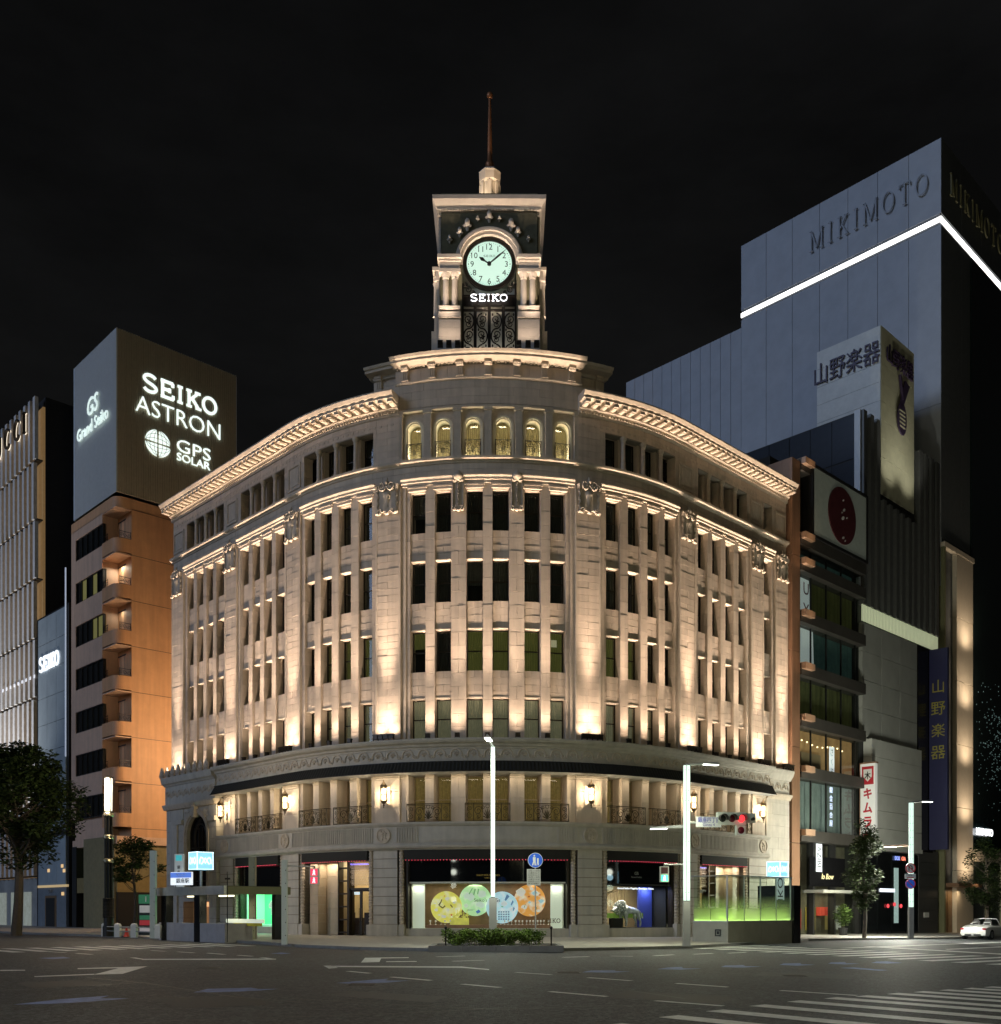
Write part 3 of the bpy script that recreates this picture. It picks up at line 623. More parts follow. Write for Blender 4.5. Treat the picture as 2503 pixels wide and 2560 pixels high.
MB().sweep([(.95, 8.63), (1.02, 8.63), (1.02, 8.67), (.95, 8.67)], -20.9, 20.95).build('awning_bar', IRON, awn)
MB().sweep([(-.95, 8.62), (.93, 8.62), (.93, 8.68), (-.95, 8.68)], -20.9, 20.95).build('soffit', WHITE, store)
# ---- second storey
mb = MB()
for bi, (wins, (s0, s1)) in enumerate(zip(BAYS, BAYE)):
    if bi in (0, 6): continue
    e = [s0] + sum([[c - .46, c + .46] for c in wins], []) + [s1]
    for k in range(0, len(e), 2):
        a, b = e[k], e[k + 1]; blocks(a, b, 6.05, 8.62, -.95, .12, 1.28, 3)
        if b - a > .3: MB().sweep([(.1, 8.38), (.15, 8.40), (.15, 8.46), (.12, 8.5), (.16, 8.54), (.16, 8.62), (.1, 8.62)], a, b).build('impost_moulding', STONE2, store)
for s0, s1 in PIERS[1:7]: blocks(s0, s1, 6.05, 8.62, -.95, .22, .86, 3); MB().sweep([(.2, 8.36), (.25, 8.38), (.25, 8.44), (.22, 8.48), (.27, 8.52), (.27, 8.62), (.2, 8.62)], s0, s1).build('impost_moulding', STONE2, store)
wf, wp, wc = window_meshes(.92, 2.52); wf.materials.clear(); wf.materials.append(mat('tan_sash', (.33, .25, .16), .5))
AMBER = mat('amber_drapes', (.34, .24, .09), .9, var=.35, vs=5, emit=(.35, .24, .08), es=.22, sample=False)  # faint glow in the drapes stands for the lit rooms behind
dd = wc['d'].copy(); dd.materials.clear(); dd.materials.append(AMBER)
for bi, wins in enumerate(BAYS):
    if bi in (0, 6): continue
    for c in wins: M = WM_(c, 6.08, -.78); o = put(wf, 'window', store, M); put(wp, 'pane', o, M); put(dd, 'drapes', o, M)
def railing(w, h=.94):
    g = MB(); r = .018; hw = w / 2
    for y, q in ((.03, 1.3), (.10, .8), (h - .08, .8), (h, 1.5)): g.tube([(-hw, y, 0), (hw, y, 0)], r * q)
    for x in (-hw, -hw * .62, hw * .62, hw): g.tube([(x, 0, 0), (x, h, 0)], r * 1.3)
    for sx in (-1, 1):
        g.tube([(sx * q[0], q[1], 0) for q in spiral(hw * .8, .66, .15, .03, 270, 1.6, 14)], r); g.tube([(sx * q[0], q[1], 0) for q in spiral(hw * .8, .30, .17, .03, 90, -1.6, 14)], r)
        g.tube([(sx * q[0], q[1], 0) for q in spiral(hw * .42, .55, .26, .04, 200, -1.7, 18)], r * 1.1); g.tube([(sx * q[0], q[1], 0) for q in spiral(hw * .40, .27, .15, .03, 20, 1.4, 12)], r)
        g.tube([(sx * q[0], q[1], 0) for q in spiral(hw * .2, .72, .11, .02, -60, 1.4, 12)], r)
        g.ring([(sx * hw * .42 + .07 * math.cos(a * .7854), .18 + .07 * math.sin(a * .7854)) for a in range(8)], [(sx * hw * .42 + .045 * math.cos(a * .7854), .18 + .045 * math.sin(a * .7854)) for a in range(8)], -.02, .02)
    for a in range(-75, 76, 25): g.tube([(0, .14, 0), (.18 * math.sin(rad(a)), .14 + .36 * math.cos(rad(a)), 0), (.26 * math.sin(rad(a)), .14 + .50 * math.cos(rad(a)), 0)], [.02, .035, .012], 4)
    g.tube([(.1 * math.cos(rad(a)), .78 + .09 * math.sin(rad(a)), 0) for a in range(0, 360, 45)], r, 4, closed=True)
    for sx in (-1, 1): g.tube([(sx * hw, h, 0), (sx * hw, h, -.3)], r * 1.3); g.tube([(sx * hw, .03, 0), (sx * hw, .03, -.3)], r * 1.3)
    return g
RAIL = mat('gilded_iron', (.07, .055, .03), .4, .8, var=.5, vs=6)
rme = railing(2.36).mesh('balcony_railing', RAIL)
for s in (-17.65, -14.97, -10.52, -7.72, -3.18, -.08, 3.02, 7.7, 10.49, 15.11, 17.91): put(rme, 'balcony_railing', store, WM_(s, 6.08, .36))
# balcony front: fluted band, roundels and plaque
MB().sweep([(-.4, 4.64), (.46, 4.64), (.58, 4.70), (.62, 4.80), (.56, 4.90), (.50, 4.94), (.50, 5.82), (.58, 5.86), (.66, 5.96), (.66, 6.05), (-1.0, 6.08)], -20.95, 20.85).build('balcony_front', STONEG, store)
MEDS = [-19.9, -12.9, -5.6, 5.35, 12.85, 20.15]
fl = MB()
for a, b in ((-19.2, -13.6), (-12.2, -6.3), (-4.9, -3.65), (3.55, 4.65), (6.05, 12.15), (13.55, 19.45)):
    k = a
    while k < b: fl.fbox(k, k + .075, 4.98, 5.78, .48, .545, seg=1); k += .14
fl.build('fluting', STONEG, store, kind='stuff')
md = MB(); c = [(.42 * math.cos(a * math.pi / 12), .42 * math.sin(a * math.pi / 12)) for a in range(24)]; ci = [(p[0] * .86, p[1] * .86) for p in c]
md.ring(c, ci, -.02, .06); md.prism([(p[0] * .98, p[1] * .98) for p in c], -.03, .015)
for a in range(5): md.ell((.12 * math.sin(a * 1.9), .2 - .1 * a, .02), (.10, .07, .05), 7, 4); md.ell((-.14 * math.cos(a * 1.3), .22 - .11 * a, .02), (.05, .08, .04), 6, 4)
mdm = md.mesh('roundel', STONE2, True)
for s in MEDS: put(mdm, 'roundel', store, WM_(s, 5.38, .52))
pq = MB(); pq.fbox(-3.4, 3.3, 5.02, 5.74, .45, .535); pq.fbox(-3.25, 3.15, 5.10, 5.66, .5, .56); pq.build('plaque', STONEG, store)
# ---- ground floor piers
GP = [(-20.9, -19.25), (-13.55, -11.85), (-6.35, -4.9), (4.7, 6.15), (11.75, 13.45), (18.9, 20.9)]
for s0, s1 in GP:
    blocks(s0, s1, .62, 4.64, -.8, .30, .50, 3, STONEG, False, g=.02); blocks(s0 - .05, s1 + .05, -.6, .62, -.8, .42, 1.3, 1.2, STONEG, False)
rope = MB(); rope.lathe([(.13 + .022 * math.cos(k * math.pi), .6 + 4.0 * k / 46) for k in range(47)], 8); RPM = rope.mesh('banded_column', STONE2)
for s in (-19.05, -13.75, -11.65, -6.53, -4.72, 4.5, 6.35, 11.55, 13.65, 18.7): put(RPM, 'banded_column', store, WM_(s, 0, .16) @ Matrix.Rotation(rad(-90), 4, 'X'))
for s in (-19.05, -13.75, -11.65, -6.53, -4.72, 4.5, 6.35, 11.55, 13.65, 18.7): blocks(s - .2, s + .2, -.6, .6, -.4, .36, 1.3, 1, STONEG, False)
MB().fbox(-21, 21, 4.6, 4.66, -3.2, .4).build('shop_ceiling', mat('shop_ceiling', (.5, .48, .42), .8), store)
# ---- left end: projecting bay with a tall arched window
PB = (-27.95, -21.05)
ac, ar = -23.75, 1.45
APX = arch_wall(1.75, ar, 4.05, 5.95, -.2, 0, 20)
put(APX.mesh('arch_wall', STONEG), 'arch_wall', store, WM_(ac, 2.2, .42))
blocks(PB[0], ac - 1.75, -.6, 8.15, -.6, .46, .72, 1.5, STONEG, g=.012); blocks(ac + 1.75, PB[1], -.6, 8.15, -.6, .46, .72, 1.5, STONEG, g=.012)
MB().fbox(PB[0] + 1.0, ac - 1.75, 7.1, 7.4, .4, .62).build('portal_capital', STONEG, store); MB().fbox(ac + 1.75, PB[1], 7.1, 7.4, .4, .62).build('portal_capital', STONEG, store); MB().fbox(PB[0] + .7, PB[0] + 1.75, -.6, 7.1, .4, .58).build('portal_pilaster', STONEG, store)
for r0, r1, d in ((1.75, 1.5, .52), (1.52, 1.38, .44)):
    put(MB().ring(archpts(r0, 4.05, 20), archpts(r1, 4.05, 20), -.3, d - .42, open=True).mesh('archivolt', STONE2), 'archivolt', store, WM_(ac, 2.2, .42))
ks = MB(); ks.prism([(-.16, -.1), (.16, -.1), (.26, .95), (-.26, .95)], -.05, .3); ks.tube([(q[0], q[1], .3) for q in spiral(0, .75, .2, .04, 0, 1.5, 12)], .07, 5); put(ks.mesh('keystone', STONE2), 'keystone', store, WM_(ac, 7.55, .42))
sp = MB()
for sx in (-1, 1):
    for q in ((1.35, 5.3, .22), (1.1, 5.62, .16), (1.55, 4.9, .15), (1.5, 5.65, .12)): sp.tube([(sx * p[0], p[1], 0) for p in spiral(q[0], q[1], q[2], .03, 60 * q[0], 1.4, 12)], .025, 4)
put(sp.mesh('spandrel_carving', STONE2), 'spandrel_carving', store, WM_(ac, 2.2, .43))
wn = MB(); wn.prism(archpts(1.44, 4.05, 16), -.02, 0); o = put(wn.mesh('arched_window', BLACK), 'arched_window', store, WM_(ac, 2.2, .05))
wg = MB(); wg.ring(archpts(1.44, 4.05, 16), archpts(1.30, 4.05, 16), 0, .1, open=True)
for x in (-.75, -.25, .25, .75): wg.box(x - .03, x + .03, 0, 4.6, .0, .08)
for y in (1.1, 2.2, 3.3): wg.box(-1.4, 1.4, y - .03, y + .03, 0, .07)
wg.tube([(.75 * math.cos(rad(a)), 3.9 + .95 * math.sin(rad(a)), .05) for a in range(0, 360, 20)], .05, 5, closed=True)
put(wg.mesh('glazing_bars', BRONZE), 'glazing_bars', o, WM_(ac, 2.2, .06))
MB().fbox(ac - 1.75, ac + 1.75, 1.95, 2.2, -.4, .5).build('door_head', STONEG, store)
MB().fbox(ac - 1.4, ac + 1.4, -.6, 1.95, -.3, -.1).build('side_door', mat('lit_oak_door', (.30, .16, .07), .4, var=.3, emit=(.5, .24, .1), es=.35), store)
MB().fbox(ac - .2, ac + 1.3, 1.62, 1.9, .0, .14).build('door_sign', glow('amber_sign', (1.0, .55, .25), .9), store)
MB().sweep([(-.6, 8.15), (.6, 8.15), (.66, 8.25), (.74, 8.42), (.74, 8.5), (-.6, 8.5)], PB[0] - .1, PB[1] + .05).build('portal_architrave', STONE2, store)
blocks(PB[0], PB[1], 8.5, 9.75, -.6, .56, .62, 1.9, STONEG)
MB().sweep([(-.6, 9.75), (.62, 9.75), (.68, 9.85), (.80, 9.92), (.84, 10.05), (.88, 10.22), (.88, 10.32), (-.6, 10.4)], PB[0] - .05, PB[1] + .02).build('portal_cornice', STONEG, store)
s = PB[0] + .5
while s < PB[1]: put(ANM, 'palmette', store, WM_(s, 9.05, .57)); s += .86
ant = MB(); ant.prism([(-.26, 0), (.26, 0), (.30, .25), (.2, .5), (.08, .66), (0, .74), (-.08, .66), (-.2, .5), (-.30, .25)], -.1, .0); ant.ell((0, .3, 0), (.14, .24, .08), 7, 4)
for sx in (-1, 1): ant.tube([(sx * q[0], q[1], .02) for q in spiral(.2, .14, .12, .03, 90, 1.2, 9)], .035, 5)
antm = ant.mesh('antefix', STONE2)
s = PB[0] - .1
while s < PB[1] - .1: put(antm, 'antefix', store, WM_(s, 10.36, .78)); s += .78
# ---- right end block
blocks(21.0, SMAX, -.6, 9.75, -.6, .25, .72, 1.4, STONEG)
MB().sweep([(-.6, 8.5), (.32, 8.5), (.38, 8.62), (.5, 8.75), (.5, 8.85), (-.6, 8.85)], 20.95, SMAX + .02).build('end_architrave', STONE2, store)
MB().sweep([(-.6, 9.75), (.35, 9.75), (.42, 9.9), (.55, 10.1), (.62, 10.3), (.62, 10.4), (-.6, 10.46)], 21.02, SMAX + .02).build('end_cornice', STONEG, store)
s = 21.5
while s < SMAX: put(ANM, 'palmette', store, WM_(s, 9.2, .26)); s += .86
# ---- set the stones: the largest in view as single pieces, the rest as one mass
def _score(b): p = W((b[0] + b[1]) / 2, 0); th = th_of((b[0] + b[1]) / 2); n = Vector((math.sin(th), -math.cos(th), 0)); c = max(.05, -(n.dot(p)) / p.length); return (b[1] - b[0]) * (b[3] - b[2]) * c / p.y ** 2
BLK.sort(key=_score, reverse=True)
for b in BLK[:300]: MB().fbox(*b[:6], seg=max(1, math.ceil((b[1] - b[0]) / .9))).build('stone_block', b[6], store)
for m in (STONE, STONEG):
    mb = MB()
    for b in BLK[300:]:
        if b[6] is m: mb.fbox(*b[:6], seg=max(1, math.ceil((b[1] - b[0]) / .9)))
    mb.build('stone_blocks', m, store, kind='stuff')
mb = MB(); mb.fbox(SMIN + .02, SMAX - .02, 24.0, 25.4, -.5, -.02); mb.fbox(SMIN + .02, -6.2, 27.3, 28.3, -.5, -.02); mb.fbox(6.1, SMAX - .02, 27.3, 28.3, -.5, -.02)
for s0, s1 in PIERS: mb.fbox(s0 + .02, s1 - .02, 5.0, 27.5, -.5, -.02); mb.fbox(s0 + .02, s1 - .02, 10.4, 24.4, -.2, .09)
mb.fbox(-5.1, 5.0, 28.27, 30.3, -.5, -.03); mb.fbox(-6.7, -5.1, 28.4, 30.3, -.95, -.48); mb.fbox(5.0, 6.6, 28.4, 30.3, -.95, -.48); mb.fbox(-20.9, 20.9, 9.1, 10.0, -.4, .42)
for s0, s1 in GP: mb.fbox(s0 + .02, s1 - .02, -.6, 4.6, -.7, .25)
mb.fbox(PB[0] + .02, ac - 1.8, -.6, 8.2, -.5, .42); mb.fbox(ac + 1.8, PB[1] - .02, -.6, 8.2, -.5, .42); mb.fbox(PB[0] + .02, PB[1] - .02, 8.4, 9.8, -.5, .53); mb.fbox(21.02, SMAX - .02, -.6, 9.8, -.5, .22)
mb.build('mortar_backing', mat('mortar', (.26, .225, .18), .9), store)
# ================================================================= clock tower (a part of the store)
TY = 60.2; TF = Frame((-.667, TY), Vector((1, 0, 0)), Vector((0, -1, 0)))
TOWC = mat('tower_limestone', (.54, .49, .42), .8, var=.1, vs=2, bump=.2, bs=12, island=.05)
tw = MB(); tw.box(-2.85, 2.85, TY + .45, TY + 6.2, 30.5, 43.0, Matrix.Translation((-.667, 0, 0)))
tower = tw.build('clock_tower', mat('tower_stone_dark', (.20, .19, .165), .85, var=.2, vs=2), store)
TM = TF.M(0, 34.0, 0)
put(arch_wall(2.85, 1.62, 5.83, 8.75, -.45, 0, 24).mesh('tower_wall', mat('shaded_weathered_stone', (.12, .115, .07), .85, var=.25, vs=2.5, streak=.2)), 'tower_wall', tower, TM)  # tower stone darkened in colour for the shade on the recessed front
av = MB()
for r0, r1, d in ((2.02, 1.9, .16), (1.93, 1.76, .24), (1.78, 1.58, .12)): av.ring(archpts(r0, 5.83, 24, 5.6), archpts(r1, 5.83, 24, 5.6), -.5, d, open=True)
put(av.mesh('archivolt', TOWC, True), 'archivolt', tower, TM)
cr = MB()
for x, y, k in ((620, 945, 1.3), (540, 965, .6), (690, 965, .6), (468, 1000, 1.4), (772, 1000, 1.4), (415, 1055, 1.1), (820, 1052, 1.1), (345, 1105, .9), (893, 1105, .7)):
    a, z = (x - 620) * .008526, 16.617 - y * .008526
    cr = MB(); cr.ell((a, z, .12), (.12 * k, .2 * k, .1), 7, 5); cr.ell((a - .1 * k, z - .12 * k, .1), (.1 * k, .08 * k, .07), 6, 4); cr.ell((a + .1 * k, z - .12 * k, .1), (.1 * k, .08 * k, .07), 6, 4); cr.ell((a, z - .2 * k, .06), (.08 * k, .16 * k, .06), 6, 4)
    put(cr.mesh('arch_crest', TOWC, True), 'arch_crest', tower, TM)
# piers beside the arch: pedestals, paired columns, entablature
def tb(mb, a0, a1, z0, z1, d0, d1): mb.fbox(a0, a1, z0, z1, d0, d1, TF, 1)
for sx in (-1, 1):
    lo = lambda a, b: (min(sx * a, sx * b), max(sx * a, sx * b))
    for k in range(5): mb = MB(); z = 33.8 + .5 * k; tb(mb, *lo(1.70, 2.98), z + .006, z + .494, -.4, .22 + rng.uniform(-.008, .008)); mb.build('pedestal_stone', TOWC, tower)
    mb = MB(); tb(mb, *lo(1.70, 2.98), 36.3, 36.42, -.4, .14); tb(mb, *lo(1.68, 3.0), 36.42, 36.74, -.4, .27); tb(mb, *lo(1.74, 2.94), 36.74, 36.9, -.4, .12); tb(mb, *lo(1.72, 2.96), 36.9, 37.1, -.4, .24); mb.build('pedestal', TOWC, tower)
    for a in (2.57, 2.04):
        c = MB(); c.lathe([(.24, 0), (.24, .06), (.19, .12), (.2, .18), (.18, .22), (.185, .7), (.16, 1.66), (.2, 1.7), (.17, 1.75), (.26, 1.9), (.27, 2.0)], 14, TF(sx * a, 37.1, .0)); c.build('column', TOWC, tower, True)
    mb = MB(); tb(mb, *lo(1.74, 2.95), 37.1, 39.1, -.4, -.22); mb.build('pier_back', MATS['shaded_weathered_stone'], tower)
    mb = MB(); tb(mb, *lo(1.70, 2.98), 39.1, 39.3, -.4, .26); tb(mb, *lo(1.76, 2.94), 39.3, 39.72, -.4, .2); tb(mb, *lo(1.70, 3.0), 39.72, 39.84, -.4, .30); tb(mb, *lo(1.64, 3.06), 39.84, 40.05, -.4, .42); mb.build('entablature', TOWC, tower)
    # shoulders on the flanks
    mb = MB(); tb(mb, *lo(2.98, 3.46), 33.8, 36.0, -3.2, -.5); tb(mb, *lo(2.98, 3.30), 36.0, 36.9, -3.2, -.5); tb(mb, *lo(2.98, 3.16), 36.9, 39.0, -3.0, -.5); tb(mb, *lo(2.98, 3.34), 39.0, 39.2, -3.1, -.45); tb(mb, *lo(2.98, 3.2), 39.2, 39.6, -3, -.45); tb(mb, *lo(2.98, 3.40), 39.6, 39.8, -3.2, -.4); tb(mb, *lo(2.9, 3.02), 39.8, 42.7, -3.2, -.3)
    mb.build('tower_flank', TOWC, tower)
    for a in (3.2,): c = MB(); c.lathe([(.2, 0), (.15, .1), (.13, 1.8), (.2, 2.0)], 10, TF(sx * a, 37.0, -.8)); c.build('column', TOWC, tower, True)
tc = Vector((-.667, TY + 3.1, 0)); 
def sqbox(mb, h, z0, z1): mb.box(-h, h, -h, h, z0, z1, Matrix.Translation(tc))
mb = MB(); sqbox(mb, 2.98, 42.68, 42.86); sqbox(mb, 3.1, 42.98, 43.12)
mb.lathe([(3.12 * 1.4142, 43.12), (3.2 * 1.4142, 43.2), (3.36 * 1.4142, 43.42), (3.36 * 1.4142, 43.66), (3.0 * 1.4142, 43.70)], 4, tc, a0=rad(45)); mb.build('tower_cornice', TOWC, tower)
dn = MB(); k = -2.95
while k < 2.95: tb(dn, k, k + .09, 42.86, 42.98, -.1, .08); k += .17
dn.build('tower_dentils', TOWC, tower, kind='stuff')
mb = MB(); sqbox(mb, 2.88, 43.68, 44.06); mb.build('parapet', MATS['shaded_weathered_stone'], tower)
mb = MB(); mb.lathe([(.62, 44.0), (.60, 46.5), (.70, 46.62), (.70, 47.1), (.73, 47.2), (.62, 47.35), (.28, 47.52), (.22, 47.55)], 8, tc, a0=rad(22.5))
for k in range(8):
    an_ = rad(45 * k); mb.box(.56, .66, -.1, .1, 45.2, 46.5, Matrix.Translation(tc) @ Matrix.Rotation(an_, 4, 'Z'))
mb.build('spire_base', TOWC, tower)
COPPER = mat('copper_spire', (.36, .16, .075), .45, .5, var=.3, vs=4)
sp = MB(); sp.lathe([(.25, 47.5), (.18, 47.65), (.28, 47.8), (.26, 47.95), (.16, 48.1), (.15, 48.5), (.145, 49.3), (.075, 52.0)], 10, tc); spire = sp.build('spire', COPPER, tower, True)
MB().ell(tc + Vector((0, 0, 52.18)), (.2, .2, .21), 12, 8).build('spire_ball', COPPER, tower, True)
# dial
DM = TF.M(0, 39.83, -.20)
dial = MB(); dial.lathe([(1.36, -.03), (1.36, 0)], 48, T=DM)
dial.build('clock_dial', mat('lit_opal_glass', (.10, .13, .11), .5, emit=(.70, 1.0, .83), es=.86, sample=True), tower)
put(MB().ring([(1.57 * math.cos(a * math.pi / 24), 1.57 * math.sin(a * math.pi / 24)) for a in range(48)], [(1.345 * math.cos(a * math.pi / 24), 1.345 * math.sin(a * math.pi / 24)) for a in range(48)], -.1, .10).mesh('dial_rim', IRON, True), 'dial_rim', tower, DM)
INK = mat('black_enamel', (.01, .012, .01), .4)
for h in range(1, 13):
    a = rad(30 * h); r = 1.02; words(str(h), .33, INK, DM @ Matrix.Translation((r * math.sin(a), r * math.cos(a), .012)), tower, ext=.012, bold=-.004, name='numeral')
dots = MB()
for k in range(60): a = rad(6 * k); q = .032 if k % 5 == 0 else .014; dots.lathe([(q, -.002), (q, .014)], 6, T=DM @ Matrix.Translation((1.235 * math.sin(a), 1.235 * math.cos(a), 0)))
dots.build('minute_dots', INK, tower)
def hand(pts, ang, name, t): mb = MB(); mb.prism(pts, .02 + t, .04 + t, Matrix.Rotation(rad(-ang), 4, 'Z')); put(mb.mesh(name, INK), name, tower, DM)
hand([(-.025, -.1), (.025, -.1), (.04, .3), (.11, .52), (0, .74), (-.11, .52), (-.04, .3)], 304, 'hour_hand', 0)
hand([(-.025, -.15), (.025, -.15), (.05, .45), (.055, .75), (0, 1.33), (-.055, .75), (-.05, .45)], 50, 'minute_hand', .03)
put(MB().lathe([(.12, 0), (.12, .1)], 16).mesh('hand_boss', INK), 'hand_boss', tower, DM)
put(slab('SEIKO', .12, .70, .014, .008).mesh('dial_lettering', INK), 'dial_lettering', tower, DM @ Matrix.Translation((0, .48, .012)))
# ironwork under the dial
ir = MB()
tbx = lambda a0, a1, z0, z1, d0, d1: ir.box(a0, a1, z0, z1, d0, d1)
for a in (-1.6, -.84, 0, .84, 1.6): tbx(a - .09, a + .09, -.2, 4.6 if abs(a) > 1 else 3.7, -.2, -.05)
for y in (3.0, 3.85): tbx(-1.62, 1.62, y, y + .08, -.2, -.06)
ir.box(-1.62, 1.62, 3.3, 3.95, -.2, -.12)
for c in (-1.22, -.42, .42, 1.22):
    scr = MB(); f = 1 if c in (-1.22, .42) else -1
    for y, k in ((.55, 1), (1.5, -1), (2.4, 1)):
        g = f * k
        scr.tube([(c + g * .30 * math.cos(rad(a)), y + .45 * math.sin(rad(a)), -.12) for a in range(-90, 91, 18)], .045, 5)
        scr.tube([(c + g * q[0], q[1], -.12) for q in spiral(-.02, y + .12, .26, .03, -60, -1.4, 14)], .032, 5)
        scr.tube([(c + g * q[0], q[1], -.12) for q in spiral(.02, y - .22, .2, .03, 60, 1.3, 12)], .028, 5); scr.ell((c + g * .1, y - .02, -.12), (.1, .05, .03), 6, 4); scr.ell((c - g * .22, y + .38, -.12), (.05, .1, .03), 6, 4)
    put(scr.mesh('grille_scrollwork', IRON), 'grille_scrollwork', tower, TM)
for sx in (-1, 1):
    scr = MB()
    for x, y, r_ in ((1.25, 4.25, .22), (.95, 4.05, .14), (1.42, 4.55, .13)): scr.tube([(sx * q[0], q[1], -.1) for q in spiral(x, y, r_, .03, 70, 1.4, 12)], .03, 5)
    put(scr.mesh('corner_scroll', IRON), 'corner_scroll', tower, TM)
put(ir.mesh('grille_frame', IRON), 'grille_frame', tower, TM)
mb = MB(); tb(mb, -1.65, 1.65, 33.8, 38.5, -.44, -.42); mb.build('grille_backing', mat('pale_plaster', (.55, .55, .5), .8, var=.15, vs=4), tower)
SEIKOW = glow('white_sign_light', (.88, .92, 1.0), 1.25)
put(slab('SEIKO', .42, 2.22, .048, .05).mesh('tower_lettering', SEIKOW), 'tower_lettering', tower, TM @ Matrix.Translation((-.03, 3.70, .05)))
# ================================================================= shop windows and doors of the store
LEDR = glow('red_led', (1.0, .10, .16), 1.6); LEDB = glow('blue_led', (.25, .2, 1.0), 1.6)
DKGL = mat('dark_mirror_glass', (.006, .007, .008), .03, spec=.8)
def opening(s0, s1, sill=.4):
    MB().fbox(s0, s1, -.6, sill, -.5, .12).build('window_sill', STONEG, store)
    MB().fbox(s0, s1, 4.08, 4.62, -.2, .36).build('canopy_box', CLOTH, store)
    mb = MB(); k = s0 + .1; D = .37
    while k < s1 - .05: mb.ell(W(k, 4.05, D), (.02, .02, .02), 6, 4); k += .17
    mb.build('led_string', LEDR, store)
    for a in (s0, s1 - .1): MB().fbox(a, a + .1, sill, 4.1, -.3, .06).build('window_post', BRONZE, store)
def room(s0, s1, z0, z1, depth, back, side=None, floor=None):
    side = side or back
    MB().fbox(s0, s1, z0, z1, -depth - .1, -depth).build('display_back', back, store)
    for a in (s0, s1 - .05): MB().fbox(a, a + .05, z0, z1, -depth, -.35).build('display_side', side, store)
    MB().fbox(s0, s1, z0 - .1, z0, -depth, -.05).build('display_floor', floor or side, store)
    MB().fbox(s0, s1, z1, z1 + .08, -depth, -.05).build('display_top', side, store)
def area(s, z, d, e, c, size, ts=None, tz=0, td=-1): return lamp('shop_light', 'AREA', W(s, z, d), store, e, c, W(s if ts is None else ts, tz, td), size)
# --- centre window with four printed discs
WOODB = mat('warm_wood_back', (.22, .14, .08), .5, var=.25, vs=3, streak=.2); CREAM = mat('cream_display', (.66, .66, .56), .6)
opening(-4.5, 4.3); room(-4.35, 4.15, .42, 2.82, 1.7, WOODB, CREAM)
MB().fbox(-4.4, 4.2, 2.80, 4.08, -.12, -.06).build('dark_fascia_glass', DKGL, store)
MB().fbox(-4.4, 4.2, .40, 2.80, -.02, .0).build('pane', SHOPGLASS, store)
for a, b in ((-4.3, -3.62), (3.42, 4.08)): MB().fbox(a, b, .42, 2.8, -.5, -.4).build('display_panel', mat('lit_cream_panel', (.75, .78, .66), .6, emit=(.72, .80, .62), es=.42), store)
def printed(name, base, c2, c3, es):
    """softly blotched printed board"""
    m = mat(name, base, .5, emit=base, es=es, sample=False); t = m.node_tree; N = t.nodes.new; L = t.links.new; b = t.nodes['Principled BSDF']
    co = N('ShaderNodeTexCoord'); n = N('ShaderNodeTexNoise'); n.inputs['Scale'].default_value = 2.2; n.inputs['Detail'].default_value = 3; L(co.outputs['Object'], n.inputs['Vector'])
    r = N('ShaderNodeValToRGB'); e = r.color_ramp.elements; e[0].position = .46; e[0].color = (*base, 1); e[1].position = .68; e[1].color = (*c2, 1)
    L(n.outputs['Fac'], r.inputs[0]); L(r.outputs[0], b.inputs['Base Color']); L(r.outputs[0], b.inputs['Emission Color']); return m
def pg(c): return mat('print_%02d%02d%02d' % tuple(int(v * 99) for v in c), c, .6, emit=c, es=.35, sample=False)
def blob(x, y, r, n=9, sq=.8, seed=0): q = random.Random(seed + int(x * 100)); return [(x + r * q.uniform(.7, 1.1) * math.cos(k * 6.283 / n), y + r * sq * q.uniform(.7, 1.1) * math.sin(k * 6.283 / n)) for k in range(n)]
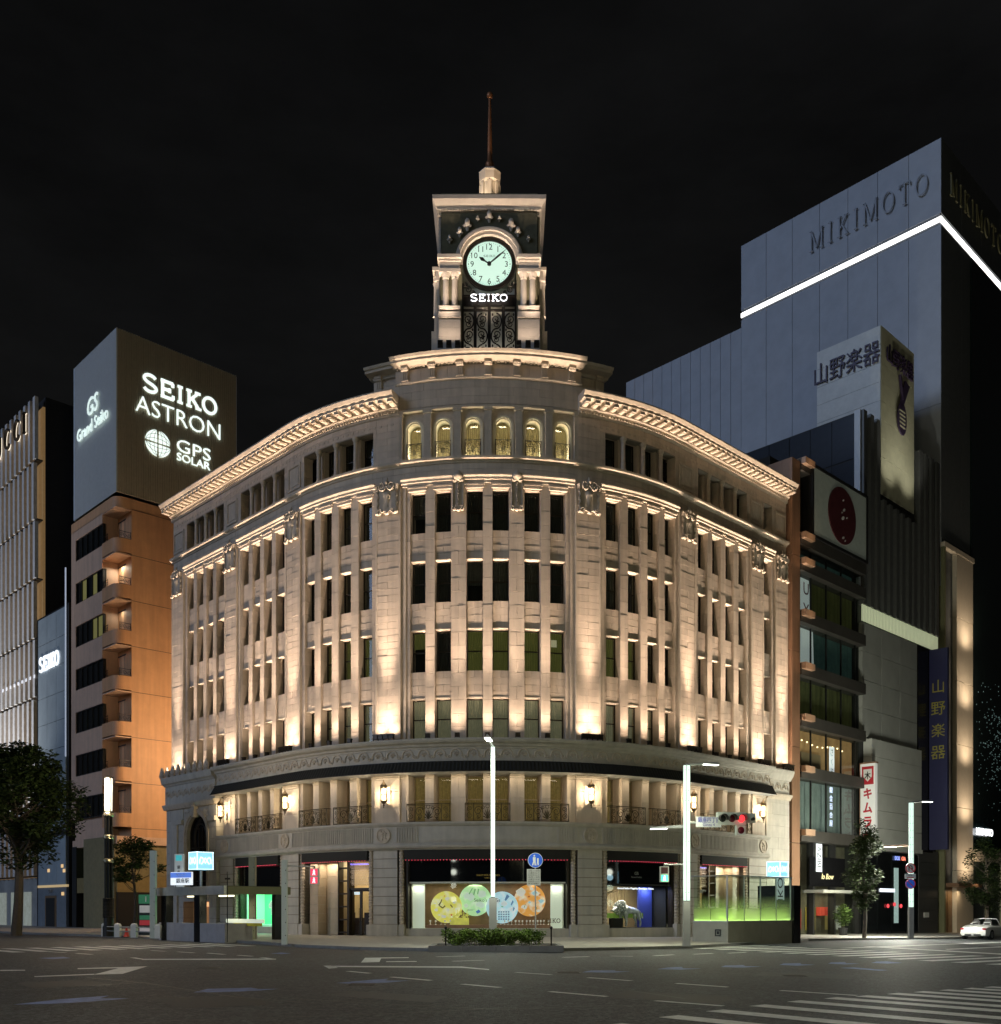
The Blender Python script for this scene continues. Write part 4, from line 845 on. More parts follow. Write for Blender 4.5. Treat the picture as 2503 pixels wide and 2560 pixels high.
PRINT = {'yellow': [((.16, .13, .03), [[(-.45, .12), (-.33, .3), (-.26, .28), (-.36, .1), (-.2, 0), (-.08, .1), (-.04, .05), (-.2, -.08), (-.3, -.02)], [(-.32, .3), (-.28, .42), (-.22, .42), (-.25, .29)], [(.2, .12), (.32, -.04), (.36, 0), (.25, .15)]]), ((.85, .84, .72), [blob(.05, .45, .13), blob(.42, .25, .1), blob(-.55, -.15, .12), blob(-.15, -.5, .14), blob(.1, -.15, .09), blob(-.4, -.42, .07), blob(.35, -.55, .12), blob(.55, -.1, .08), blob(-.62, .2, .06)]), ((.7, .18, .06), [blob(.28, -.42, .07), blob(-.1, .6, .04)])],
         'green': [((.80, .95, .78), [blob(-.3, .2, .3), blob(.35, .3, .26), blob(.3, -.25, .25), blob(-.5, -.3, .15)]), ((.30, .55, .28), [[(-.2, .62), (-.1, .66), (-.3, .3), (-.36, .34)], [(-.05, .6), (.05, .6), (-.05, .25), (-.12, .28)], [(.15, .62), (.22, .6), (.16, .3), (.1, .32)]]), ((.12, .25, .62), [[(.02, -.62), (.2, -.5), (.3, -.64), (.12, -.74)]]), ((.3, .4, .3), [[(-.45, -.5), (-.02, -.48), (-.02, -.5), (-.45, -.53)], [(-.42, -.56), (-.1, -.54), (-.1, -.56), (-.42, -.59)]])],
         'pale blue': [((.20, .30, .40), [[(-.22 + .13 * i, -.2 - .13 * j), (-.13 + .13 * i, -.19 - .13 * j), (-.13 + .13 * i, -.27 - .13 * j), (-.22 + .13 * i, -.28 - .13 * j)] for i in range(5) for j in range(4)]), ((.88, .95, .97), [blob(-.35, .35, .22), blob(.1, .2, .2), blob(.5, -.1, .15)]), ((.16, .30, .50), [[(.25, .72), (.4, .6), (.2, .35), (.12, .4)], [(.55, .4), (.62, .3), (.5, .1), (.45, .15)], [(.62, .05), (.68, -.05), (.6, -.2), (.56, -.15)]]), ((.35, .65, .42), [blob(.0, .05, .07)])],
         'orange': [((.92, .88, .80), [blob(-.5, .45, .3), blob(-.3, -.35, .17), blob(.3, .4, .22), blob(.1, .62, .12), blob(.45, -.55, .12)]), ((.45, .72, .82), [[(.45, .0), (.62, .08), (.8, -.02), (.6, -.18)], [(.12, .4), (.3, .55), (.42, .42), (.22, .25)], [(-.1, -.1), (.0, -.02), (.06, -.12), (-.04, -.18)]]), ((.20, .35, .16), [[(-.32, -.38), (-.26, -.2), (-.23, -.2), (-.28, -.38)], [(.3, -.5), (.36, -.36), (.4, -.37), (.35, -.52)]]), ((.55, .16, .05), [blob(-.05, .2, .07), blob(.55, .3, .06)])]}
disc = MB(); disc.lathe([(.855, -.04), (.86, -.03), (.86, 0)], 40)
DISCS = [('yellow', (-2.42, 1.55), (.80, .72, .13), (.90, .88, .6), (.25, .22, .05), .5, -.62), ('green', (-.80, 1.93), (.50, .80, .42), (.75, .92, .65), (.9, .95, .85), .55, -.75), ('pale blue', (.72, 1.53), (.50, .76, .86), (.80, .9, .92), (.35, .6, .8), .55, -.62), ('orange', (2.30, 1.91), (.85, .38, .08), (.85, .82, .7), (.6, .8, .85), .5, -.75)]
for nm, (s, z), a, b, c, es, d in DISCS:
    m = printed('printed_' + nm.replace(' ', '_'), a, b, c, es); me = disc.mesh('display_disc', m); r = math.sqrt(max(.01, .86 ** 2 - .0)); 
    do = put(me, 'display_disc', None, WM_(s, z, d), 'large round ' + nm + ' printed panel hanging in the shop window', 'display panel')
    for q, (pc, polys) in enumerate(PRINT[nm]):
        pm = MB()
        for p in polys: pm.prism(p, .002, .006 + .002 * q)
        put(pm.mesh('print', pg(pc)), 'print', do, WM_(s, z, d), kind='stuff')
sd = empty('window_lettering', W(-.1, 1.9, -.3), 'thin dark lettering across the green and pale blue discs', 'lettering')
words("Seiko's SDGs", .19, INK, WM_(-.12, 1.93, -.45), sd, w=1.4, ext=.005)
words('SEIKO HOUSE GINZA', .10, mat('faint_gold', (.35, .25, .06), .4, .6), WM_(-.05, 3.25, -.055), store, w=1.25, ext=.004)
words('GINZA', .06, mat('faint_gold', (.35, .25, .06), .4, .6), WM_(0, 3.1, -.055), store, w=.5, ext=.004)
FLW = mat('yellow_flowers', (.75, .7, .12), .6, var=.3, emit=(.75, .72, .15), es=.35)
ped = MB(); ped.fbox(-2.2, -1.15, .43, .98, -.75, -.55); o = put(ped.mesh('display_plinth', FLW), 'display_plinth', None, None, 'bright yellow plinth under the yellow disc', 'plinth')
fw = empty('display_flowers', W(-1.7, .98, -.6), 'yellow star-shaped flowers in front of the yellow disc', 'flowers')
for k in range(5):
    f = MB(); a0 = rng.random(); f.prism([((.16 if j % 2 else .06) * math.cos(a0 + j * math.pi / 6), (.16 if j % 2 else .06) * math.sin(a0 + j * math.pi / 6)) for j in range(12)], 0, .03); f.lathe([(.02, -.3), (.02, 0)], 5, T=Matrix.Rotation(rad(90), 4, 'X') @ Matrix.Translation((0, 0, 0)))
    put(f.mesh('flower', FLW), 'flower', fw, WM_(-1.95 + .18 * k, 1.02 + .1 * (k % 3), -.5))
MB().fbox(-3.5, 3.4, .42, .60, -1.2, -.35).build('display_shelf', mat('terracotta_shelf', (.40, .20, .12), .5, var=.2), store)
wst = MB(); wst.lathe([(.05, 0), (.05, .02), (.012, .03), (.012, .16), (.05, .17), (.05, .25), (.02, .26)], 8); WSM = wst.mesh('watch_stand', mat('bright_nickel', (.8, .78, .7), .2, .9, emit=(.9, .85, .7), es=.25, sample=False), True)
for k in range(22):
    s = -1.0 + 4.3 * k / 21 if k > 4 else -3.3 + .28 * k
    put(WSM, 'watch_stand', None, WM_(s, .60, -.45 - .12 * (k % 3)) @ Matrix.Rotation(rad(-90), 4, 'X'), 'small shiny watch stand on the shelf under the printed discs', 'watch stand', 'watch stands on the display shelf')
put(slab('SEIKO', .24, 1.05, .03, .02).mesh('floor_lettering', BRONZEL), 'floor_lettering', store, WM_(3.4, .82, -.3))
for s in (-3, -1, 1, 3): area(s, 2.74, -.9, 10, (1, .86, .66), (1.2, .4))
area(-3.95, 2.7, -.2, 5, (1, 1, .85), (.5, .2), tz=1, td=-.45); area(3.75, 2.7, -.2, 5, (1, 1, .85), (.5, .2), tz=1, td=-.45)
# --- right window with a silver lion
TAN = mat('tan_display', (.50, .38, .22), .6, var=.1); NAVY = mat('deep_blue_panel', (.05, .07, .30), .45, emit=(.06, .08, .4), es=.15)
opening(6.45, 11.45); room(6.6, 11.3, .42, 2.75, 2.0, TAN, DARK)
MB().fbox(6.55, 11.35, 2.72, 4.08, -.12, -.06).build('dark_fascia_glass', DKGL, store)
MB().fbox(6.55, 11.35, .40, 2.72, -.02, 0).build('pane', SHOPGLASS, store)
MB().fbox(9.7, 10.9, .42, 2.72, -1.2, -1.1).build('blue_panel', NAVY, store)
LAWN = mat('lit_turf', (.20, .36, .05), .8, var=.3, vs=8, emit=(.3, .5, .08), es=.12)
MB().fbox(6.7, 9.9, .95, 1.22, -1.3, -.9).build('turf_box', LAWN, store)
MB().fbox(7.3, 8.0, .42, .95, -.9, -.5).build('display_block', DARK, store)
words('Grand Seiko Flagship Boutique Ginza', .13, glow('white_letters', (.95, .97, 1), 1.6), WM_(8.7, 2.58, -.25), store, w=2.6, ext=.01, bold=.01)
words('Grand Seiko', .09, mat('grey_letters', (.30, .31, .30), .5), WM_(8.6, 3.22, -.055), store, w=.75, ext=.004)
words('GS', .17, mat('grey_letters', (.30, .31, .30), .5), WM_(8.6, 3.42, -.055), store, ext=.004)
st = MB()
for k in range(9): st.tube([W(6.8 + .28 * k, 1.2 + .08 * k, -1.6), W(6.8 + .28 * k, 2.0 + .08 * k, -1.6)], .015, 4)
st.tube([W(6.7, 1.98, -1.6), W(9.2, 2.7, -1.6)], .025, 5); st.build('stair_rail', BRONZEL, store)
def skinfig(name, verts, edges, material, parent=None, M=None, sub=1, root=0, **k):
    """one continuous figure grown round a jointed skeleton"""
    me = bpy.data.meshes.new(name); me.from_pydata([v[:3] for v in verts], edges, []); o = bpy.data.objects.new(name, me); COL.objects.link(o)
    m = o.modifiers.new('skin', 'SKIN'); m.use_smooth_shade = True; 
    for i, v in enumerate(verts): sv = me.skin_vertices[0].data[i]; sv.radius = (v[3], v[4] if len(v) > 4 else v[3]); sv.use_root = (i == root)
    s_ = o.modifiers.new('sub', 'SUBSURF'); s_.levels = s_.render_levels = sub
    bpy.context.view_layer.update(); ev = o.evaluated_get(bpy.context.evaluated_depsgraph_get()); out = bpy.data.meshes.new_from_object(ev)
    bpy.data.objects.remove(o); out.materials.clear(); out.materials.append(material); out.polygons.foreach_set('use_smooth', [True] * len(out.polygons))
    return put(out, name, parent, M, **k)
SILV = mat('silver_mosaic', (.70, .74, .76), .3, .6, var=.35, vs=14, bump=.5, bs=40)
lv = [(.45, 0, .98, .2), (.1, 0, 1.0, .21), (-.3, 0, 1.05, .25), (-.52, 0, 1.16, .26), (-.78, 0, 1.10, .19), (-1.02, 0, .98, .12),
      (.62, .10, .85, .14), (.55, .12, .55, .10), (.70, .12, .32, .06), (.64, .12, .04, .065), (.62, -.10, .85, .14), (.70, -.12, .55, .10), (.84, -.12, .32, .06), (.78, -.12, .04, .065),
      (-.42, .14, .8, .12), (-.44, .14, .42, .075), (-.46, .14, .05, .07), (-.30, -.14, .8, .12), (-.22, -.14, .42, .075), (-.26, -.14, .05, .07),
      (.72, 0, 1.0, .05), (.95, 0, .85, .03), (1.02, 0, .6, .03), (1.1, 0, .5, .06), (-1.14, 0, .92, .085), (-.55, 0, .98, .16)]
le = [(0, 1), (1, 2), (2, 3), (3, 4), (4, 5), (0, 6), (6, 7), (7, 8), (8, 9), (0, 10), (10, 11), (11, 12), (12, 13), (2, 14), (14, 15), (15, 16), (2, 17), (17, 18), (18, 19), (0, 20), (20, 21), (21, 22), (22, 23), (5, 24), (3, 25)]
LM = WM_(8.55, .42, -.75) @ Matrix.Rotation(rad(-90), 4, 'X') @ Matrix.Scale(.98, 4)
lion = empty('lion_statue', None, 'silver lion statue standing in the shop window, head to the left of its tail', 'statue', M=LM); lion['label'] = 'silver walking lion statue on turf behind the shop window'
skinfig('lion_body', lv, le, SILV, lion, LM, 1)
mn = MB()
for k in range(110):
    a = rng.uniform(0, 6.28); t = rng.random(); r = .20 + .16 * rng.random(); mn.ell((-.34 - .48 * t, r * math.cos(a) * .85, 1.16 - .05 * t + r * math.sin(a)), (.08, .07, .12), 5, 3)
put(mn.mesh('mane', SILV), 'mane', lion, LM)
for sy in (-1, 1): put(MB().ell((-.86, sy * .14, 1.28), (.03, .05, .06), 6, 4).mesh('ear', SILV), 'ear', lion, LM)
put(MB().ell((-1.21, 0, .96), (.035, .05, .035), 6, 4).mesh('nose', SILV), 'nose', lion, LM)
for s in (7.4, 8.8): area(s, 2.66, -.7, 30, (1, .9, .72), (.6, .3))
area(10.3, 2.66, -.8, 26, (.5, .6, 1), (.5, .2), td=-1.1)
# --- left window, green
GRN = mat('green_display', (.16, .75, .36), .6, emit=(.10, .85, .38), es=.28); GRL = mat('pale_green_display', (.45, .85, .58), .6, emit=(.35, .95, .55), es=.45)
opening(-18.85, -13.95); room(-18.7, -14.1, .5, 2.55, 1.6, GRN, GRL)
MB().fbox(-18.75, -14.05, 2.5, 4.08, -.12, -.06).build('dark_fascia_glass', DKGL, store)
MB().fbox(-18.75, -14.05, .45, 2.5, -.02, 0).build('pane', SHOPGLASS, store)
cab = empty('display_cabinet', W(-14.9, .5, -1), 'pale green open shelving in the green shop window', 'cabinet')
cb = MB(); cb.fbox(-15.3, -15.2, .5, 2.4, -1.3, -.9).fbox(-14.35, -14.25, .5, 2.4, -1.3, -.9); cb.build('upright', GRL, cab)
for k in range(6): MB().fbox(-15.2, -14.35, .6 + .34 * k, .64 + .34 * k, -1.3, -.9).build('shelf', GRL, cab)
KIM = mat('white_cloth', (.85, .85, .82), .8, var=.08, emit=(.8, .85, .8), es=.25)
gar = empty('white_garment', W(-16.1, .5, -.7), 'short white printed garment on a stand in the green shop window', 'garment')
gm = MB(); gm.prism([(-.18, 0), (.20, .02), (.22, .45), (.42, .40), (.46, .62), (.20, .86), (.06, .80), (-.06, .80), (-.20, .86), (-.46, .62), (-.42, .40), (-.20, .45)], -.08, .08); put(gm.mesh('cloth', KIM), 'cloth', gar, WM_(-16.1, 1.1, -.7))
MB().tube([W(-16.1, .5, -.7), W(-16.1, 1.15, -.7)], .02, 6).lathe([(.14, 0), (.14, .02)], 12, W(-16.1, .5, -.7)).build('stand', STEEL, gar)
rf = empty('round_fan', W(-15.0, 2.1, -.6), 'round green fan hanging in the green shop window', 'fan'); put(MB().ring([(.28 * math.cos(a * .2618), .36 * math.sin(a * .2618)) for a in range(24)], [(.25 * math.cos(a * .2618), .33 * math.sin(a * .2618)) for a in range(24)], -.02, .02).prism([(.25 * math.cos(a * .2618), .33 * math.sin(a * .2618)) for a in range(24)], -.005, .005).mesh('fan_leaf', GRN), 'fan_leaf', rf, WM_(-15.0, 2.05, -.6))
for s in (-17.5, -15.2): area(s, 2.5, -.6, 38, (.55, 1, .7), (.8, .4), td=-.7)
area(-16.4, 2.45, -.15, 12, (.3, 1, .5), (3.0, .2), tz=0, td=1.5)
# --- entrances
BEIGE = mat('beige_marble', (.50, .40, .28), .35, var=.12, vs=2, streak=.1); LOB = mat('lobby_wall', (.42, .32, .18), .6, var=.3, vs=1.5, emit=(.55, .38, .17), es=.32)  # lobby wall given its own glow to stand for indoor light
def entrance(s0, s1, mir):
    m = (lambda a, b: (a, b)) if not mir else (lambda a, b: (s0 + s1 - b, s0 + s1 - a)); w = s1 - s0
    MB().fbox(s0, s1, 4.08, 4.62, -.2, .36).build('canopy_box', CLOTH, store)
    mb = MB(); k = s0 + .1
    while k < s1 - .05: mb.ell(W(k, 4.05, .37), (.02, .02, .02), 6, 4); k += .17
    mb.build('led_string', LEDR, store)
    a, b = m(s0 + .12, s0 + .85); mb = MB()
    for k in range(9): z = -.3 + .5 * k; mb = MB(); mb.fbox(a, b, z + .006, z + .494, -1.4, -.15); mb.build('marble_slab', BEIGE, store)
    a, b = m(s0 + .9, s0 + 2.05)
    for k in range(5): z = -.3 + .9 * k; mb = MB(); mb.sweep([(-1.6, z + .006), (-.75, z + .006), (-.75, z + .894), (-1.6, z + .894)], a, b); mb.build('marble_slab', BEIGE, store)
    a, b = m(s0 + 1.15, s0 + 1.8); MB().fbox(a, b, .1, 2.1, -.75, -.70).build('glass_case', SHOPGLASS, store)
    a, b = m(s0 + 2.1, s0 + 2.9)
    for k in range(6): MB().fbox(a, b, .1 + .72 * k, .18 + .72 * k, -.9, -.55).build('bay_shelf', BRONZE, store)
    for q in (a, b - .08): MB().fbox(q, q + .08, -.3, 4.1, -.9, -.5).build('bay_post', BRONZE, store)
    MB().fbox(a, b, 0, 4.1, -.82, -.80).build('pane', SHOPGLASS, store)
    a, b = m(s0 + 2.95, s0 + 4.55)
    for q in (a, b - .1): MB().fbox(q, q + .1, -.3, 4.1, -.9, -.4).build('door_jamb', BRONZE, store)
    hx = MB()
    for i in range(8):
        for j in range(10):
            c = a + .14 + (b - a - .28) * (i + .5 * (j % 2) + .25) / 8; z = 2.68 + .138 * j
            if j > 0: hx.tube([W(c + .062 * math.cos(rad(t)), z + .062 * math.sin(rad(t)), -.52) for t in range(30, 390, 60)], .018, 4, closed=True)
    hx.build('lattice_panel', mat('bronze_lattice', (.42, .34, .27), .4, .3), store)
    mb = MB(); mb.fbox(a, b, 3.9, 3.98, -.6, -.55); mb.build('blue_led_bar', LEDB, store)
    MB().fbox(a + .1, b - .1, 2.5, 2.62, -.7, -.5).build('door_transom', BRONZE, store)
    mid = (a + b) / 2
    for q0, q1 in ((a + .1, mid - .01), (mid + .01, b - .1)):
        d = MB(); t = .07; d.fbox(q0, q0 + t, -.15, 2.5, -.68, -.6).fbox(q1 - t, q1, -.15, 2.5, -.68, -.6).fbox(q0, q1, 2.42, 2.5, -.68, -.6).fbox(q0, q1, -.15, .0, -.68, -.6); dd_ = d.build('door', BRONZE, store)
        MB().fbox(q0 + t, q1 - t, 0, 2.42, -.65, -.63).build('pane', SHOPGLASS, dd_)
        MB().tube([W(mid + (.09 if q0 > mid - .02 else -.09), .8, -.56), W(mid + (.09 if q0 > mid - .02 else -.09), 1.5, -.56)], .015, 5).build('handle', BRONZEL, dd_)
    MB().fbox(a + .22, a + .62, 2.25, 2.40, -.75, -.72).build('exit_sign', glow('pale_sign', (.75, .9, 1), .8), store)
    a, b = m(s0 + .1, s1 - .05)
    MB().fbox(a, b, -.1, 4.2, -2.9, -2.8).build('lobby_wall', LOB, store); [MB().fbox(q, q + .05, -.1, 4.2, -2.8, -1.7).build('lobby_wall', LOB, store) for q in (a, b - .05)]; MB().fbox(s0, s1, -.12, .0, -3.0, .2).build('lobby_floor', BEIGE, store)
    for k in range(5): c = a + .5 + .85 * k; MB().fbox(c - .25, c + .25, 0, .95 + .3 * (k % 2), -2.3, -1.9).build('counter', mat('dark_wood', (.06, .035, .02), .4), store)
    area((a + b) / 2, 4.0, -1.9, 85, (1, .82, .5), (2.2, 1.2)); x = m(s0 + 1.5, s0 + 1.5)[0]; area(x, 4.0, -.45, 22, (1, .84, .62), (.9, .2), tz=0, td=-.8)
    x = m(s0 + 3.75, s0 + 3.75)[0]; area(x, 4.0, .15, 9, (1, .85, .75), (.9, .15), tz=2.6, td=-.6)
    x = m(s0 + .5, s0 + .5)[0]; area(x, 4.0, .1, 8, (1, .8, .6), (.7, .2), tz=0, td=-.1)
entrance(-11.5, -6.68, False); entrance(13.8, 18.6, True)
# ================================================================= floodlights and wall lanterns on the store
FLOOD = (1.0, .76, .58)
fh = MB(); fh.box(-.13, .13, .10, .34, -.10, .10); fh.box(-.15, .15, .30, .36, -.12, .12); FHM = fh.mesh('housing', BRONZE)
fb = MB(); fb.box(-.16, -.135, 0, .26, -.04, .04).box(.135, .16, 0, .26, -.04, .04).box(-.16, .16, 0, .03, -.08, .08); FBM = fb.mesh('bracket', BRONZE)
fg = MB(); fg.box(-.11, .11, .345, .352, -.09, .09); FGM = fg.mesh('lens', glow('warm_lens', (1, .82, .55), 3.0))
def flood(s, d, e, label, spot=75, tz=24, td=-.2, ts=None, z=10.42, size=.06, scale=.85):
    r = inst(WM_(s, z, d) @ Matrix.Scale(scale, 4), 'floodlight', [('bracket', FBM), ('housing', FHM, [('lens', FGM)])], label, 'floodlight', 'floodlights on the ledge of the store')
    lamp('flood_beam', 'SPOT', W(s, z + .40 * scale, d), r, e, FLOOD, W(s if ts is None else ts, tz, td), size, spot)
PNAME = ['wide pier next to the orange office block', 'second wide pier from the orange office block', 'third wide pier from the orange office block', 'wide pier directly above the marble entrance pier', 'wide pier between corner bay and lion-window bay', 'third wide pier from the bakery building', 'second wide pier from the bakery building', 'wide pier next to the bakery building']
BNAME = ['bay above the arched portal', 'bay above the green shop window', 'bay above the left entrance doors', 'middle bay above the printed discs', 'bay above the lion window', 'bay above the glass subway shelter', 'last bay']
BNAME[2] = 'bay above the marble entrance doors'
for i, (s0, s1) in enumerate(PIERS):
    c = (s0 + s1) / 2
    for k, q in enumerate((-.45, -.15, .15, .45)):
        inst(WM_(c + q, 10.42, .62), 'floodlight', [('bracket', FBM), ('housing', FHM, [('lens', FGM)])], 'small bronze floodlight at the foot of the ' + PNAME[i], 'floodlight', 'floodlights at the feet of the wide piers')
    for q in (-.38, .38): lamp('flood_beam', 'SPOT', W(c + q, 10.82, .48), store, 85, FLOOD, W(c + q, 14, .10), .10, 172)
    lamp('flood_beam', 'SPOT', W(c, 10.80, .80), store, 780, FLOOD, W(c, 15, .10), .25, 100); lamp('flood_beam', 'SPOT', W(c, 10.80, .86), store, 19500, FLOOD, W(c, 23.5, .10), .3, 25)
for bi, wins in enumerate(BAYS):
    e = [(a + b) / 2 for a, b in zip(wins, wins[1:])]
    for s in e: lamp('flood_beam', 'SPOT', W(s, 10.78, .74), store, 330, FLOOD, W(s, 15, .0), .12, 100); lamp('flood_beam', 'SPOT', W(s, 10.78, .86), store, 8600, FLOOD, W(s, 23.5, .0), .2, 25); flood(s, .46, 42, 'single bronze floodlight between windows of the ' + BNAME[bi], 150, 14, .0)
for s, e in ((-26.0, 0), (22.9, 0)): pass
# wall lanterns
lb = MB(); lb.box(-.05, .05, -.25, .05, -.02, .05).tube([(0, -.1, .03), (0, -.12, .14), (0, -.04, .17)], .02, 5); LBM = lb.mesh('bracket', BRONZEL)
LAX = Matrix.Translation((0, 0, .22)) @ Matrix.Rotation(rad(-90), 4, 'X')
lc = MB(); lc.lathe([(.03, -.62), (.015, -.55), (.05, -.5), (.03, -.45), (.10, -.38), (.15, -.32), (.15, -.28)], 8, T=LAX); LCU = lc.mesh('lower_cup', BRONZEL, True)
lt = MB(); lt.lathe([(.17, .34), (.18, .38), (.13, .42), (.15, .48), (.09, .56), (.04, .62), (.015, .74)], 8, T=LAX)
for k in range(8): a = k * math.pi / 4; lt.box(.13, .17, -.02, .02, .38, .46, LAX @ Matrix.Rotation(a, 4, 'Z'))
LTM = lt.mesh('crown', BRONZEL, True)
FLAME = bpy.data.materials.new('lantern_flame'); FLAME.use_nodes = True
def _flame():
    t = FLAME.node_tree; t.nodes.clear(); N = t.nodes.new; o = N('ShaderNodeOutputMaterial'); a = N('ShaderNodeAddShader'); e = N('ShaderNodeEmission'); e.inputs[0].default_value = (1, .76, .45, 1); e.inputs[1].default_value = 1.5
    t.links.new(N('ShaderNodeBsdfTransparent').outputs[0], a.inputs[0]); t.links.new(e.outputs[0], a.inputs[1]); t.links.new(a.outputs[0], o.inputs[0]); FLAME.cycles.emission_sampling = 'NONE'
_flame()
lg = MB()
for k in range(8): a = k * math.pi / 4; lg.box(.135, .155, -.012, .012, -.30, .36, LAX @ Matrix.Rotation(a, 4, 'Z'))
for z in (-.28, .02, .34): lg.lathe([(.15, z - .012), (.16, z), (.15, z + .012)], 8, T=LAX)
LGM = lg.mesh('cage', BRONZEL)
gl_ = MB(); gl_.lathe([(.10, -.26), (.11, -.2), (.11, .28), (.10, .32)], 8, T=LAX); GLM = gl_.mesh('glass_chimney', FLAME)
for s in (-20.1, -12.95, -5.6, 5.4, 12.8, 20.2):
    M = WM_(s, 7.55, .25 if s > -20 else .45); lab = {-20.1: 'glowing bronze lantern on the pier beside the tall arched window', -12.95: 'glowing bronze lantern above the pier between green window and doors', -5.6: 'glowing bronze lantern on the pier above the lit doorway', 5.4: 'glowing bronze lantern above the pier beside the lion window', 12.8: 'glowing bronze lantern behind the twin-tube street lamp', 20.2: 'glowing bronze lantern next to the blank end wall'}[s]
    r = inst(M @ Matrix.Scale(1.12, 4), 'wall_lantern', [('bracket', LBM), ('lower_cup', LCU), ('crown', LTM), ('cage', LGM), ('glass_chimney', GLM)], lab, 'lantern', 'bronze lanterns on the store front')
    for dz in (-.12, .2): lamp('lantern_light', 'POINT', M @ Vector((0, dz, .25)), r, 62, (1, .80, .52), None, .03)
# soffit lights behind the awning, washing the second storey
for s in [-19.6 + 1.4 * k for k in range(29)]: lamp('soffit_light', 'AREA', W(s, 8.58, .55), store, 7.5, (1, .82, .58), W(s, 6.0, .2), (1.3, .12))
# tower floodlights
for a in (-2.85, -2.35, -1.84, 1.73, 2.28, 2.78):
    M = TF.M(a, 34.3, .85); lamp('flood_beam', 'SPOT', TF(a, 34.75, .85), inst(M, 'floodlight', [('bracket', FBM), ('housing', FHM, [('lens', FGM)])], 'dark floodlight on the terrace at the clock tower foot', 'floodlight', 'floodlights at the clock tower'), 38, FLOOD, TF(a * .85, 44, .4), .1, 150)
lamp('flood_beam', 'SPOT', TF(0, 34.5, 1.4), store, 3000, FLOOD, TF(0, 42, .0), .3, 60)
for sx in (-1, 1): lamp('flood_beam', 'SPOT', TF(sx * 4.6, 34.2, -.6), store, 1500, FLOOD, TF(sx * 3.1, 42, -.6), .1, 50)
for a in (-2.5, 2.5): lamp('flood_beam', 'SPOT', TF(a, 34.6, 1.5), store, 2000, FLOOD, TF(a, 41, .1), .1, 50)
lamp('grille_light', 'AREA', TF(0, 34.0, -.30), store, 60, (1, .93, .8), TF(0, 37, -.38), (3.0, .1))
lamp('spire_light', 'SPOT', tc + Vector((.9, -1.6, 44.4)), store, 420, (1, .7, .45), tc + Vector((0, 0, 49.5)), .1, 50)
lamp('spire_light', 'SPOT', tc + Vector((-.9, -1.6, 44.4)), store, 420, (1, .75, .5), tc + Vector((0, 0, 47.2)), .1, 60)
# lamps on the attic ledge under the terrace cornice
for s in (-4, -2, 0, 2, 4): lamp('attic_light', 'SPOT', W(s, 25.6, .9), store, 4, FLOOD, W(s, 31, .4), .2, 70)
# ================================================================= neighbouring buildings
TILE = mat('brown_tile', (.68, .45, .32), .6, var=.1, vs=1.5, bump=.1, bs=40, streak=.12); TILEO = mat('orange_brown_tile', (.68, .37, .19), .6, var=.08, vs=1.2, streak=.12)
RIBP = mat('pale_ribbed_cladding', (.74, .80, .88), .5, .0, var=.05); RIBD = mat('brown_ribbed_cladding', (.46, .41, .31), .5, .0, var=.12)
DGL = mat('dark_glazing', (.012, .014, .015), .06, spec=.7); DFR = mat('dark_frame', (.03, .03, .03), .5, .4); GREYW = mat('grey_render', (.17, .175, .18), .8, var=.12)
SIGNW = glow('sign_white', (.86, 1.0, .95), 1.15); SIGND = glow('sign_dim_white', (.80, .95, .90), .75)
# ---- tall orange building with the big roof sign
ob = empty('office_block', W(-41, 0, -4), 'slim orange-brown tiled office block with corner balconies and a huge roof sign', 'office block')
CS = -37.3; FA = Frame(W(CS, 0, 0), WD, NR); OL = -45.8; NB = -39.7; ND = 1.25        # corner, end of front, balcony notch
MB().fbox(OL, NB, 7.0, 32.0, -10.5, -.32).build('tower_body', TILE, ob)
MB().fbox(ND, 10.5, 7.0, 32.0, -8, 0, FA).build('side_wall', TILEO, ob)
jn = MB()
for k in range(8): z = 7.6 + 3.47 * k; jn.fbox(ND, 10.5, z, z + .03, 0, .008, FA)
jn.build('wall_joint', DFR, ob)
def rounded(mb, off, z0, z1, t=.16, r=.75):
    """parapet that wraps the corner notch with a rounded edge"""
    P = [(NB, 0.0), (CS - r, 0.0)]; pts = [W(NB, 0, off), W(CS - r, 0, off)]; c = W(CS - r, 0, -r)
    for k in range(1, 8):
        a = k / 8 * math.pi / 2; pts.append(c + NL * ((r + off) * math.cos(a)) + NR * ((r + off) * math.sin(a)))
    pts += [FA(r, 0, off), FA(ND, 0, off)]
    pin = [W(NB, 0, off - t), W(CS - r, 0, off - t)]
    for k in range(1, 8):
        a = k / 8 * math.pi / 2; pin.append(c + NL * ((r + off - t) * math.cos(a)) + NR * ((r + off - t) * math.sin(a)))
    pin += [FA(r, 0, off - t), FA(ND, 0, off - t)]
    n = len(pts)
    for k in range(n - 1):
        mb.prism([pts[k].xy, pts[k + 1].xy, pin[k + 1].xy, pin[k].xy], z0, z1)
    return mb, pts
LITW = mat('lit_room', (.7, .68, .6), .8, emit=(1, .95, .78), es=1.4, sample=False); LITY = mat('lit_yellow_room', (.14, .13, .06), .8, emit=(.6, .55, .15), es=.16, sample=False); LITD = mat('unlit_room', (.05, .05, .045), .7)
